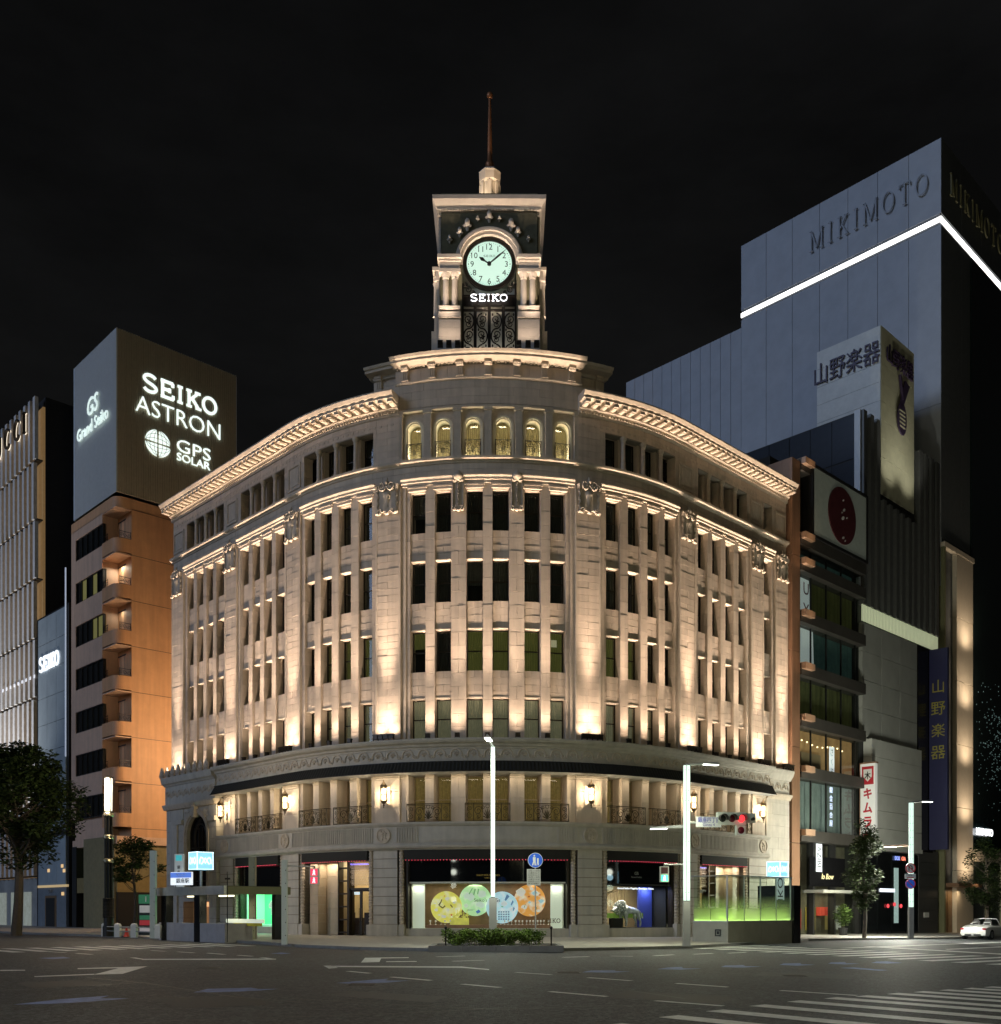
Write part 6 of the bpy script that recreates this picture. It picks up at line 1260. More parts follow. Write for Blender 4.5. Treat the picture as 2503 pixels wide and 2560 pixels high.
# cream portal at the foot
CRM = mat('cream_stone', (.72, .63, .51), .6, var=.06)
MB().fbox(48.1, 50.6, -.6, 31.0, -1.6, -1.2).build('portal_back', CRM, jt)
for j in range(6): z = -.6 + 5.3 * j; MB().fbox(50.6, 54.0, z + .02, z + 5.28, -1.6, .25).build('portal_jamb', CRM, jt)
MB().fbox(48.05, 54.2, 31.2, 31.6, -1.6, .3).build('portal_head', CRM, jt); MB().fbox(48.05, 48.3, -.6, 31.2, -1.6, .28).build('portal_edge', mat('olive_edge', (.22, .22, .12), .5), jt)
for k, z in enumerate((6.4, 11.3, 16.2, 21.0, 26.0)):
    MB().fbox(48.3, 50.6, z - .5, z, -1.5, -.5).build('portal_slab', SPN, jt); lamp('portal_light', 'AREA', W(49.6, z + .1, -.5), jt, 130, (1, .76, .50), W(49.6, z + 5, -1.1), (1.8, .15)); lamp('portal_light', 'SPOT', W(52.3, z - 2.5, 1.8), jt, 400, (1, .78, .54), W(52.3, z + 3.5, .2), .5, 160)
lamp('portal_light', 'SPOT', W(51.8, 4.6, 1.6), jt, 260, (1, .74, .45), W(51.8, 0, .3), .1, 80); lamp('portal_light', 'AREA', W(50, 3.0, .6), jt, 22, (1, .75, .45), W(50, 0, .4), (2, .3))
MB().fbox(48.4, 53.2, 3.3, 3.6, -.5, 1.3).build('door_canopy', COPP, jt)
for k in range(2): MB().fbox(48.6 + .95 * k, 49.5 + .95 * k, -.6, 3.3, -.4, -.1 + .02 * k).build('door', mat('bronze_door', (.26, .16, .08), .4, .3, var=.2), jt)
MB().fbox(54.0, 72, 6.6, 57.5, -.2, .15).build('dark_glass_front', mat('green_black_glass', (.012, .022, .022), .15, var=.3), jt)
spk = MB()
for k in range(420):
    s = rng.gauss(61, 3.4); z = rng.gauss(16.5, 2.4)
    if s < 55: continue
    q = .04 + .04 * rng.random(); a = rng.random() * 3; M = WM_(s, z, .17); spk.poly([M @ Vector((q * math.cos(a + t), q * math.sin(a + t), 0)) for t in (0, 2.1, 4.2)])
spk.build('sparkling_inlays', glow('pale_sparkle', (.45, .68, .68), .32), jt, kind='stuff')
words('MIKIMOTO', .62, glow('white_letters3', (.95, .96, 1), 2.4), WM_(56.2, 8.2, .4), jt, w=3.7, ext=.05, bold=.01)
MB().fbox(54.0, 72, 5.6, 6.6, -.3, .6).build('shop_lintel', CRM, jt); MB().fbox(54.3, 72, -.4, 5.6, -2.5, -2.4).build('shop_room', mat('lit_shop_room', (.4, .45, .36), .7, var=.5, vs=.9, emit=(.5, .62, .5), es=.30, sample=False), jt); MB().fbox(54.3, 72, -.4, 5.6, -.1, -.08).build('pane', SHOPGLASS, jt)
for k in range(5): MB().fbox(54.3 + 3.4 * k, 54.5 + 3.4 * k, -.5, 5.6, -.2, .1).build('shop_post', CRM, jt)

# unseen bracket lamp, added to light the orange wall across the lane
sl = empty('side_lane_fill_lamp', W(SMIN, 14.0, 0) + WD * 6, 'unseen warm lamp added on the store flank to light the orange wall', 'street lamp')
pb_ = W(SMIN, 14.0, 0) + WD * 6 + UD * .05; MB().tube([pb_, pb_ + UD * .9 + Vector((0, 0, .3))], .05, 6).build('bracket', IRON, sl); MB().lathe([(.3, 0), (.12, .25), (.05, .3)], 12, pb_ + UD * .9 + Vector((0, 0, .05))).build('shade', IRON, sl); MB().ell(pb_ + UD * .9 + Vector((0, 0, 0)), (.14, .14, .14), 10, 6).build('bulb', glow('sodium_bulb', (1, .6, .25), 4.0), sl)
lamp('side_fill_light', 'POINT', pb_ + UD * 1.1 + Vector((0, 0, -.25)), sl, 2700, (1, .70, .42), None, .15)
# ================================================================= street furniture
XD = Vector((1, 0, 0)); TOC = Vector((0, -1, 0))
LAMPC = (.93, 1.0, .80)
TUBE = mat('led_tube', (.2, .22, .21), .4, emit=(.76, 1.0, .86), es=1.0, sample=False)
HEAD = glow('lamp_head_glow', (.95, 1.0, .88), 6.0)
def led_lamp(p, h, facing, label, tubes=2, arm=(1, 0), arm2=None, e=900, col=LAMPC, tube_e=60, tube_y=-1.0):
    """square street lamp with lit tubes up its shaft; facing = yaw of its tube side, arm = unit direction of the head"""
    M = Matrix.Translation(p) @ Matrix.Rotation(facing, 4, 'Z'); r = empty('street_lamp', None, label, 'street lamp', 'tube-lit street lamps', M=M)
    def prt(mb, n, m): return put(mb.mesh(n, m), n, r, M)
    prt(MB().box(-.14, .14, -.12, .12, 0, 1.85).box(-.17, .17, -.15, .15, 0, .04), 'base_post', mat('grey_lamp_post', (.34, .34, .33), .5, .3, var=.08))
    prt(MB().box(*((-.12, .12) if tubes == 2 else (-.075, .075)), .0, .10, 1.85, h), 'shaft', mat('shaft_steel', (.09, .09, .09), .5, .3))
    xs = (-.075, .075) if tubes == 2 else (0,); tw_ = .055 if tubes == 2 else .075
    for x in xs:
        t = prt(MB().box(x - tw_, x + tw_, -.10, -.002, 1.88, h - .05), 'light_tube', TUBE)
        b = MB(); k = 2.2
        while k < h - .2: b.box(x - .015, x + .015, -.112, -.099, k, k + .03); k += .42
        put(b.mesh('tube_studs', DFR), 'tube_studs', t, M, kind='stuff')
    for z in (2.6, 4.0, 5.4, 6.8): lamp('tube_light', 'POINT', M @ Vector((0, tube_y, z)), r, tube_e, col, None, .3)
    d = Vector((arm[0], arm[1], 0)); Mi = M.inverted(); pw = p + Vector((0, 0, h - .02)); q = pw + d * 1.5 + Vector((0, 0, .16))
    ah = MB(); ah.tube([Mi @ pw, Mi @ (pw + d * .8 + Vector((0, 0, .09))), Mi @ q], [.06, .05, .045], 6); ao = prt(ah, 'arm', STEEL)
    hd = MB(); u = Vector((-d.y, d.x, 0)); 
    for a, b, n, m in ((.75, 1.55, 'head', STEEL), (.80, 1.5, 'diffuser', HEAD)):
        z0, z1 = (.07, .12) if n == 'head' else (.045, .07); mb = MB(); P = [pw + d * a + u * .1, pw + d * b + u * .1, pw + d * b - u * .1, pw + d * a - u * .1]
        mb.prism([(v.x, v.y) for v in P], pw.z + z0, pw.z + z1, Mi); put(mb.mesh(n, m), n, ao if n != 'head' else r, M)
    lamp('lamp_light', 'SPOT', pw + d * 1.2 + Vector((0, 0, .02)), r, e, col, pw + d * 1.2 + Vector((0, 0, -5)), .12, 165, .6)
    if arm2:
        d2 = Vector((arm2[0], arm2[1], 0)); z2 = p.z + arm2[2]; a = p + Vector((0, 0, arm2[2])); b = a + d2 * 1.5 + Vector((0, 0, -.04)); prt(MB().tube([Mi @ a, Mi @ b], [.07, .05], 6), 'lower_arm', COPL if len(arm2) > 3 else STEEL)
        mb = MB(); P = [a + d2 * .8, a + d2 * 1.5]; n2 = Vector((-d2.y, d2.x, 0)) * .06; mb.prism([(v.x, v.y) for v in (P[0] + n2, P[1] + n2, P[1] - n2, P[0] - n2)], z2 - .10, z2 - .085, Mi); prt(mb, 'lower_diffuser', HEAD)
        lamp('lamp_light', 'SPOT', a + d2 * 1.1 + Vector((0, 0, -.12)), r, e * .4, col, a + d2 * 1.1 + Vector((0, 0, -5)), .1, 150, .8)
    return r, M
P1 = Vector(((1232 - CX) / FPX * 37.7, 37.7, 0)); P2 = gp(1716, 2366); P3 = gp(2277, 2347.5)
led_lamp(P1, 7.5, 0, 'tube-lit street lamp rising from the planter in front of the discs', 1, (-.13, -.99), None, 950)
led_lamp(P2, 7.5, .0, 'tube-lit street lamp carrying the traffic lights', 2, (.93, .36), (-.95, .3, 4.95), 1000, (.95, 1, .70))
led_lamp(P3, 8.1, .0, 'tube-lit street lamp with two round traffic signs', 2, (.95, .3), (-.95, .3, 5.55, 1), 800, (1, 1, .84), 1000, 2.2)
# unseen lamps added on the near sides of the crossing to light facades and road
for (x, y, h, a, e, c, lab) in ((15.0, -9.0, 9.0, (-.6, .8), 6000, (1.0, .91, .50), 'unseen tall fill lamp added on the near corner pavement behind the zebra crossing'), (-14.0, -8.0, 9.0, (.3, .95), 5000, (1.0, .86, .60), 'unseen tall fill lamp added on the near corner away from the zebra crossing')):
    p = Vector((x, y, gz(x) + ROADZ)); r, M = led_lamp(p, h, math.pi, lab, 2, a, None, 10, c, 5)
    lamp('lamp_light', 'POINT', p + Vector((a[0] * 1.2, a[1] * 1.2, h + .0)), r, e, c, None, .3)  # strong point light added as fill for facades and road
for x, y, a, lab in ((-16, 6, (.8, .6), 'unseen added street lamp across the avenue from the green shop window'), (-27, 20, (.8, .6), 'unseen added street lamp across the avenue from the arched portal'), (21, 12, (-.8, .6), 'unseen added street lamp across the avenue from the lion window'), (29, 24, (-.8, .6), 'unseen added street lamp across the avenue from the bakery building'), (38, 36, (-.8, .6), 'unseen added street lamp across the avenue from the music store')):
    led_lamp(Vector((x, y, gz(x) + ROADZ)), 7.6, math.atan2(-x, 45 - y) + math.pi, lab, 2, a, None, 1300, (.95, 1, .85), 40, 1.0)  # unseen lamps, added for streaks in the dark glass and light on the road
# ---- traffic lights on the second lamp
F2 = Frame((P2.x, P2.y), Vector((.985, .17, 0)).normalized(), Vector((.17, -.985, 0)).normalized())
ts = empty('traffic_light', F2(1.5, 4.8, 0), 'horizontal traffic light showing red beside a white street-name board', 'traffic light')
MB().tube([F2(.1, 5.0, .0), F2(2.6, 4.98, 0)], .045, 6).build('arm', STEEL, ts)
def p2(x, y): return F2.px(x, y, .15)
a0, z0 = p2(1792, 2062); a1, z1 = p2(1862, 2032)
MB().fbox(a0, a1, z0, z1, .06, .26, F2).build('housing', PALE, ts)
BLL = mat('unlit_lens', (.02, .025, .022), .2); REDL = glow('red_lens', (1, .04, .05), 1.5)
for i, (m, nm) in enumerate(((BLL, 'green_lens'), (mat('dim_amber_lens', (.10, .01, .02), .2), 'amber_lens'), (REDL, 'red_lens'))):
    c = a0 + (a1 - a0) * (i + .5) / 3; z = (z0 + z1) / 2; M = F2.M(c, z, .26); l = put(MB().lathe([(.155, 0), (.13, .03), (.02, .045)], 16, ).mesh(nm, m), nm, ts, M)
    hdv = MB(); pt = arc(0, 0, .18, .18, -20, 200, 12)
    for u_, v_ in zip(pt, pt[1:]): hdv.prism([u_, v_, (v_[0] * .94, v_[1] * .94), (u_[0] * .94, u_[1] * .94)], 0, .22)
    put(hdv.mesh('visor', DFR), 'visor', l, M)
lamp('signal_light', 'POINT', F2(a0 + (a1 - a0) * 5 / 6, (z0 + z1) / 2, .5), ts, 3, (1, .08, .1), None, .1)
c = a0 + (a1 - a0) * 5 / 6; MB().fbox(c - .2, c + .2, z0 - .42, z0 - .02, .06, .24, F2).build('arrow_housing', PALE, ts); put(MB().lathe([(.15, 0), (.02, .03)], 16).mesh('arrow_lens', MATS['dim_amber_lens']), 'arrow_lens', ts, F2.M(c, z0 - .22, .24))
MB().fbox(a1 + .02, a1 + .45, z0 + .1, z1 - .02, .06, .2, F2).build('camera_box', PALE, ts)
MB().tube([F2(a1 + .3, z0 + .25, .2), F2(a1 + .3, z0 + .25, .34)], .07, 8).build('camera_lens', DFR, ts)
b0, y0 = p2(1738, 2068); b1, y1 = p2(1801, 2043); nb = empty('street_name_board', F2((b0 + b1) / 2, y0, .2), 'white street-name board with purple-blue characters under the red light', 'street sign')
MB().fbox(b0, b1, y0, y1, .22, .25, F2).build('board', mat('board_white', (.62, .64, .66), .5), nb); words('銀座四丁目', .24, mat('board_blue', (.10, .10, .36), .5), F2.M((b0 + b1) / 2, y0 + .30, .255), nb, w=(b1 - b0) * .86, ext=.006, bold=.02); words('Ginza 4', .12, MATS['board_blue'], F2.M((b0 + b1) / 2, y0 + .10, .255), nb, ext=.006)
def ped_signal(post, x, y, lit, label, arm_from):
    F = Frame((post.x, post.y), XD, TOC); a, z = F.px(x, y); r = empty('pedestrian_signal', F(a, z, 0), label, 'pedestrian signal')
    MB().tube([F(0, z + .42, 0), F(a, z + .40, 0)], .03, 6).build('arm', STEEL, r)
    MB().tube([F(a, z + .40, 0), F(a, z + .3, .05)], .03, 6).build('hanger', DFR, r)
    for k, (c, n) in enumerate((((1, .10, .18), 'upper_lamp'), ((.10, 1, .62), 'lower_lamp'))):
        zz = z + (.16 if k == 0 else -.16); on = lit == 'both' or (lit == 'low' and k == 1)
        col = (1, .06, .12) if lit == 'both' else c
        h = MB().fbox(a - .18, a + .18, zz - .16, zz + .16, -.1, .12, F).build('housing', PALE if lit != 'low' else STEEL, r)
        MB().fbox(a - .14, a + .14, zz - .13, zz + .13, .12, .13, F).build(n, glow('signal_%s_%d' % (lit, k), tuple(v * (.9 if on else .03) for v in col), 1.0 if on else .1), h)
        if on:
            f = MB(); f.ell((0, .085, 0), (.03, .03, .01), 8, 4).prism([(-.045, .05), (.045, .05), (.035, -.02), (.06, -.11), (.02, -.11), (0, -.03), (-.03, -.11), (-.07, -.11), (-.035, -.02)], -.005, .008); put(f.mesh('walking_figure', glow('figure_%s' % lit, (.85, 1, .92) if lit == 'low' else (1, .65, .7), 1.8)), 'walking_figure', h, F.M(a, zz, .135))
    return r
ped_signal(P2, 1660, 2186, 'low', 'pedestrian signal showing a green walking figure', P2)
# ---- pedestrians-only sign by the planter
P4 = gp(1339, 2366); F4 = Frame((P4.x, P4.y), XD, TOC); a, z = F4.px(1338, 2151)
sg = empty('pedestrian_sign', P4, 'round blue pedestrian sign over a white time plate on a thin post', 'road sign')
MB().tube([F4(.0, 0, 0), F4(-.02, z + .3, 0)], .03, 8).build('post', STEEL, sg)
dk = put(MB().lathe([(.29, 0), (.29, .02)], 32).mesh('disc', mat('sign_blue', (.02, .10, .55), .35, emit=(.02, .12, .6), es=.25)), 'disc', sg, F4.M(a, z, .04)); put(MB().ring([(.29 * math.cos(k * .1963), .29 * math.sin(k * .1963)) for k in range(32)], [(.275 * math.cos(k * .1963), .275 * math.sin(k * .1963)) for k in range(32)], .015, .024).mesh('rim', WHITE), 'rim', dk, F4.M(a, z, .04))
pf = MB()
for dx, k in ((-.04, 1.0), (.10, .6)): pf.ell((dx, .17 * k - (.0 if k == 1 else .04), .025), (.035 * k, .04 * k, .01), 8, 4); pf.prism([(dx - .06 * k, .12 * k), (dx + .05 * k, .12 * k), (dx + .05 * k, -.05), (dx + .06 * k, -.2), (dx + .01, -.2), (dx - .005, -.08), (dx - .04 * k, -.2), (dx - .09 * k, -.2), (dx - .05 * k, -.05)], .022, .03)
put(pf.mesh('adult_and_child_symbol', WHITE), 'adult_and_child_symbol', dk, F4.M(a, z, .04))
a0, z0 = F4.px(1317, 2214); a1, z1 = F4.px(1351, 2173); pt = MB().fbox(a0, a1, z0, z1, .03, .05, F4).build('time_plate', mat('plate_white', (.45, .45, .42), .5), sg)
for i, t in enumerate(('4月〜9月', '土曜日14-19', '日休日12-19', '10月〜3月', '土曜日14-18', '日休日12-17', '休日は除く')): words(t, .062, INK, F4.M((a0 + a1) / 2, z1 - .07 - .082 * i, .052), pt, w=(a1 - a0) * .82, ext=.003)
# round signs on the third lamp
F3 = Frame((P3.x, P3.y), XD, TOC)
RS = mat('sign_red', (.45, .02, .03), .4, emit=(.5, .02, .03), es=.12)
for (x, y, lab) in ((2273, 2171, 'round no U-turn sign above a small plate'), (2273, 2210, 'round blue and red no-parking sign below a small plate')):
    a, z = F3.px(x, y); r = empty('traffic_sign', F3(a, z, .15), lab, 'road sign'); R_ = .30
    o = put(MB().lathe([(R_, 0), (R_, .02)], 28).mesh('disc', WHITE if 'U-turn' in lab else MATS['sign_blue']), 'disc', r, F3.M(a, z, .17)); MB().tube([F3(a, z, .0), F3(a, z, .18)], .03, 6).build('bracket', STEEL, r)
    put(MB().ring([(R_ * math.cos(k * .2244), R_ * math.sin(k * .2244)) for k in range(28)], [(R_ * .82 * math.cos(k * .2244), R_ * .82 * math.sin(k * .2244)) for k in range(28)], .02, .03).mesh('rim', RS), 'rim', o, F3.M(a, z, .17))
    if 'U-turn' in lab: put(MB().strip([(-.09, -.14), (-.09, .06)] + arc(0, .06, .09, .09, 180, 0, 8) + [(.09, -.02)], .05, .021, .028).prism([(.03, -.02), (.15, -.02), (.09, -.12)], .021, .028).mesh('arrow', INK), 'arrow', o, F3.M(a, z, .17))
    put(MB().strip([(-.19, .19), (.19, -.19)], .05, .022, .031).mesh('bar', RS), 'bar', o, F3.M(a, z, .17))
a, z = F3.px(2273, 2191); r = empty('sign_plate', F3(a, z, .15), 'small white plate between two round signs', 'sign plate'); MB().fbox(a - .32, a + .32, z - .14, z + .14, .14, .17, F3).build('plate', WHITE, r); words('8-20', .09, INK, F3.M(a, z + .05, .172), r, ext=.004); MB().fbox(a - .2, a + .2, z - .1, z - .06, .17, .175, F3).build('red_line', RS, r)
# ---- planter kerb, short posts
pk = [gp(1090, 2377, 0), gp(1398, 2376.5, 0)]
planter = empty('planter', Vector((-.3, 37.2, 0)), 'low stone-kerbed planter bed holding the hedge in front of the disc window', 'planter')
mb = MB(); x0, x1 = -2.55, 2.25; yf, yb = 35.9, 38.6
for i in range(4): a = x0 + (x1 - x0) * i / 4; b = x0 + (x1 - x0) * (i + 1) / 4 - .015; MB().box(a, b, yf, yf + .16, ROADZ, .13).build('kerb_stone', KERB, planter); MB().box(a, b, yb - .16, yb, 0, .13).build('kerb_stone', KERB, planter)
for a in (x0, x1 - .16): MB().box(a, a + .16, yf + .17, yb - .17, ROADZ, .13).build('kerb_stone', KERB, planter)
MB().box(x0 + .16, x1 - .16, yf + .16, yb - .16, -.05, .08).build('soil', mat('dark_soil', (.03, .022, .015), .95, var=.4, vs=12), planter)
for i, x in enumerate((1114, 1378)):
    p = Vector(((x - CX) / FPX * 37.0, 37.0, .05)); o = empty('short_post', p, 'short black post with knob at the %s end of the hedge' % ('yellow-disc' if i == 0 else 'road-sign'), 'post', 'short posts at the hedge'); MB().tube([p, p + Vector((0, 0, .66))], .03, 8).build('shaft', IRON, o); MB().ell(p + Vector((0, 0, .70)), (.055, .055, .06), 8, 5).build('knob', IRON, o)
# ---- subway entrance of glass (right)
G0 = gp(1820, 2357); FGa = Frame((G0.x, G0.y), WD, NR); FGb = Frame((G0.x, G0.y), -UD, NL); gz0 = G0.z
sub = empty('subway_shelter', G0, 'glass subway stair shelter glowing lime green at the base', 'subway entrance')
CONC = mat('grey_granite_base', (.26, .25, .21), .6, var=.12, vs=2)
GRAD = bpy.data.materials.new('etched_green_glass'); GRAD.use_nodes = True
def _grad():
    t = GRAD.node_tree; t.nodes.clear(); N = t.nodes.new; L = t.links.new; o = N('ShaderNodeOutputMaterial'); g = N('ShaderNodeBsdfTransparent'); g.inputs[0].default_value = (.88, .95, .90, 1); d = N('ShaderNodeBsdfTranslucent'); d.inputs[0].default_value = (.80, .95, .55, 1)
    co = N('ShaderNodeTexCoord'); sx = N('ShaderNodeSeparateXYZ'); L(co.outputs['Object'], sx.inputs[0]); r = N('ShaderNodeMapRange'); r.inputs['From Min'].default_value = .75; r.inputs['From Max'].default_value = 2.1; r.inputs['To Min'].default_value = .62; r.inputs['To Max'].default_value = .0; L(sx.outputs[2], r.inputs['Value'])
    gl = N('ShaderNodeBsdfGlossy'); gl.inputs['Roughness'].default_value = .02; fr = N('ShaderNodeFresnel'); m1 = N('ShaderNodeMixShader'); m2 = N('ShaderNodeMixShader')
    ge = N('ShaderNodeNewGeometry'); iv = N('ShaderNodeMath'); iv.operation = 'SUBTRACT'; iv.inputs[0].default_value = 1; L(ge.outputs['Backfacing'], iv.inputs[1]); ml = N('ShaderNodeMath'); ml.operation = 'MULTIPLY'; L(fr.outputs[0], ml.inputs[0]); L(iv.outputs[0], ml.inputs[1])
    L(r.outputs[0], m1.inputs[0]); L(g.outputs[0], m1.inputs[1]); L(d.outputs[0], m1.inputs[2]); L(ml.outputs[0], m2.inputs[0]); L(m1.outputs[0], m2.inputs[1]); L(gl.outputs[0], m2.inputs[2]); L(m2.outputs[0], o.inputs[0])
_grad()
LIME = mat('lime_light_bar', (.8, 1, .4), .4, emit=(.78, 1.0, .40), es=3.6, sample=True)
for i in range(4):
    a = 1.44 * i; MB().fbox(a + .006, a + 1.434, gz0 - .3, .83, -.2, 0, FGa).build('base_panel', CONC, sub); MB().fbox(a + .02, a + 1.42, .87, 3.0, -.06, -.04, FGa).build('glass_pane', GRAD, sub); MB().fbox(a - .012, a + .012, .85, 3.02, -.08, -.02, FGa).build('glass_joint', STEEL, sub)
MB().fbox(-2.0, -.006, gz0 - .3, .83, -.2, 0, FGb).build('base_panel', CONC, sub)
for i in range(2): a = -1.98 + .98 * i; MB().fbox(a + .01, a + .96, .87, 3.0, -.06, -.04, FGb).build('glass_pane', GRAD, sub)
MB().fbox(0, 5.78, .83, .88, -.20, .01, FGa).build('base_cap', STEEL, sub); MB().fbox(-2.0, 0, .83, .88, -.2, .01, FGb).build('base_cap', STEEL, sub)
MB().fbox(.05, 5.7, .885, .91, -.16, -.09, FGa).build('light_bar', LIME, sub); MB().fbox(-1.95, -.1, .885, .91, -.16, -.09, FGb).build('light_bar', LIME, sub)
MB().fbox(-.05, 5.78, 3.0, 3.06, -2.0, .04, FGa).build('glass_roof', SHOPGLASS, sub)
MB().fbox(-.05, 5.8, 3.0, 3.05, -.03, .05, FGa).build('roof_rail', STEEL, sub); MB().fbox(-2.05, .02, 3.0, 3.05, -.03, .05, FGb).build('roof_rail', STEEL, sub)
for a in (0.0, 5.72): MB().fbox(a, a + .05, .85, 3.0, -.1, -.03, FGa).build('corner_post', STEEL, sub)
MB().fbox(5.78, 6.45, gz0 - .35, 2.65, -2.0, .1, FGa).build('end_pylon', BLACK, sub)
lamp('glow_light', 'AREA', FGa(2.8, .95, -.4), sub, 17, (.72, 1, .32), FGa(2.8, 3, -.3), (5.4, .2)); lamp('glow_light', 'AREA', FGb(-1.0, .95, -.4), sub, 4, (.72, 1, .32), FGb(-1, 3, -.3), (1.8, .2))
put(MB().ring([(-.16, -.16), (.16, -.16), (.16, .16), (-.16, .16)], [(-.11, -.11), (.11, -.11), (.11, .11), (-.11, .11)], 0, .03).prism([(-.06, -.07), (.06, -.07), (.06, .07), (-.06, .07)], 0, .02).mesh('wall_plate', INK), 'wall_plate', sub, FGb.M(-.55, .32, .005))
MB().fbox(4.75, 5.5, 1.9, 3.0, -.3, -.28, FGa).build('hanging_notice', mat('notice_white', (.6, .65, .65), .5, emit=(.6, .66, .66), es=.4), sub); words('IKO', .5, INK, FGa.M(5.1, 2.45, -.27) @ Matrix.Rotation(rad(90), 4, 'Z') @ Matrix.Diagonal((1, -1, 1, 1)), sub, ext=.004)
CUBEB = glow('pale_blue_lit_panel', (.28, .58, .74), .85); CUBEW = glow('white_cube_edge', (.80, .95, 1), 1.15)
def cube_sign(F, G, a, z, h, label):
    """lit cube with a rounded M on two faces; F and G share the near corner"""
    r = empty('cube_sign', F(a, z, 0), label, 'station sign')
    o = F(a, 0, 0); F_ = Frame((o.x, o.y), F.x, F.n); G_ = Frame((o.x, o.y), G.x, G.n)
    MB().fbox(.0, h, z, z + h, -h, -.02, F_).build('cube', CUBEB, r)
    for fr_, s0, s1 in ((F_, 0, h), (G_, -h, 0)):
        e = MB(); t = .035; e.fbox(s0, s1, z, z + t, -.02, .005, fr_).fbox(s0, s1, z + h - t, z + h, -.02, .005, fr_).fbox(s0, s0 + t, z, z + h, -.02, .005, fr_).fbox(s1 - t, s1, z, z + h, -.02, .005, fr_); e.build('lit_edge', CUBEW, r)
        m = MB(); k = h * .42
        for pl in ([(-.82, -.42), (-.80, .1), (-.62, .46), (-.40, .34), (0, -.34), (.40, .34), (.62, .46), (.80, .1), (.82, -.42)], [(-.60, -.46), (-.42, -.30), (-.2, .08), (0, .36), (.2, .08), (.42, -.30), (.60, -.46)]): m.strip([(x * k, y * k) for x, y in pl], .17 * k, .004, .012)
        put(m.mesh('letter_mark', CUBEW), 'letter_mark', r, fr_.M((s0 + s1) / 2, z + h / 2, .0))
    lamp('cube_light', 'POINT', F_(h / 2, z + h / 2, .6), r, 10, (.5, .85, 1), None, .2); lamp('cube_light', 'POINT', G_(-h / 2, z + h / 2, .6), r, 10, (.5, .85, 1), None, .2)
    return r
a, z = FGa.px(1952, 2192); cube_sign(Frame(FGa(0, 0, .0).xy, WD, NR), Frame(FGa(0, 0, 0).xy, -UD, NL), a - .05, 3.06, .78, 'pale blue lit cube sign on the glass shelter roof')
# ---- subway entrance with canopy (left)
K0 = gp(562, 2352.5); FKa = Frame((K0.x, K0.y), -UD, NL); FKb = Frame((K0.x, K0.y), WD, NR)
se = empty('subway_canopy', K0, 'low subway stair with steel canopy and pale granite walls', 'subway entrance')
GRAN = mat('pale_granite', (.36, .34, .34), .6, var=.15, vs=2.5, island=.06)
for i in range(8): a = -6.6 + .825 * i; MB().fbox(a + .006, a + .82, -.1, .78, -.25, 0, FKa).build('granite_panel', GRAN, se)
for i in range(3): MB().fbox(.7 * i + .006, .7 * i + .694, -.1, .78, -.25, 0, FKb).build('granite_panel', GRAN, se) if i != 2 else None
FASC = mat('brushed_fascia', (.66, .64, .58), .3, .6, var=.2, vs=2)
MB().fbox(-6.8, .05, 2.10, 2.50, -.12, .08, FKa).build('fascia', FASC, se); MB().fbox(.05, 3.4, 2.12, 2.48, -.12, .06, FKb).build('fascia', mat('olive_fascia', (.20, .19, .10), .4, .4), se)
MB().fbox(-6.8, .0, 2.44, 2.5, -3.3, -.1, FKa).build('canopy_roof', DFR, se)
for a in (-6.3, -2.9): MB().fbox(a, a + .55, -.1, 2.12, -.35, .02, FKa).build('column', BLACK, se)
MB().fbox(2.6, 3.0, -.1, 2.12, -.3, 0, FKb).build('column', BLACK, se)
for a in (-4.6, -1.5): MB().fbox(a, a + 1.1, 2.02, 2.08, -.7, -.5, FKa).build('tube_light', glow('warm_tube', (1, .95, .6), 3.0), se); lamp('canopy_light', 'AREA', FKa(a + .5, 1.98, -.6), se, 14, (1, .93, .6), FKa(a + .5, 0, -.6), (1, .2))
MB().fbox(-1.9, 1.4, .80, .98, -1.2, -1.1, FKa).build('warning_board', glow('cream_sign', (.9, .95, .75), .42), se); MB().fbox(-1.2, 1.2, .66, .80, -1.2, -1.1, FKa).build('warning_stripe', mat('stripe_yellow', (.6, .5, .04), .5), se)
a, z = FKa.px(468, 2166)
CK = FKa(a, 0, -.5); q = cube_sign(Frame((CK.x, CK.y), WD, NR), Frame((CK.x, CK.y), -UD, NL), 0.0, 3.35, .86, 'pale blue lit cube sign on a post above the steel canopy')
MB().tube([(CK + WD * .43 + UD * .43).xy.to_3d() + Vector((0, 0, 2.5)), (CK + WD * .43 + UD * .43).xy.to_3d() + Vector((0, 0, 3.36))], .06, 8).build('post', STEEL, q)
FST = Frame((gp(452, 2351).x, gp(452, 2351).y), Vector((.94, -.34, 0)), Vector((-.34, -.94, 0)))
ss = empty('station_sign', FST(0, 2.5, 0), 'white lit station board with a blue stripe on the canopy', 'station sign')
a0, z0 = FST.px(426, 2213); a1, z1 = FST.px(478, 2180)
MB().fbox(a0, a1, z0, z1, -.12, 0, FST).build('board', glow('board_light', (.88, .95, 1), .85), ss); MB().fbox(a0, a1, z1 - .26, z1 - .02, 0, .01, FST).build('blue_stripe', glow('stripe_blue', (.10, .22, .75), .7), ss)
words('銀座駅', .24, mat('board_ink', (.03, .04, .06), .5), FST.M((a0 + a1) / 2 + .1, z0 + .2, .005), ss, ext=.006, bold=.015); words('東京メトロ', .10, WHITE, FST.M((a0 + a1) / 2, z1 - .10, .012), ss, ext=.006, bold=.01); words('Tokyo Metro', .07, WHITE, FST.M((a0 + a1) / 2, z1 - .20, .012), ss, ext=.006)
for x in (a0 + .1, a1 - .15): MB().tube([FST(x, 2.45, -.25), FST(x, z0 + .3, -.1)], .02, 5).build('strut', DFR, ss)
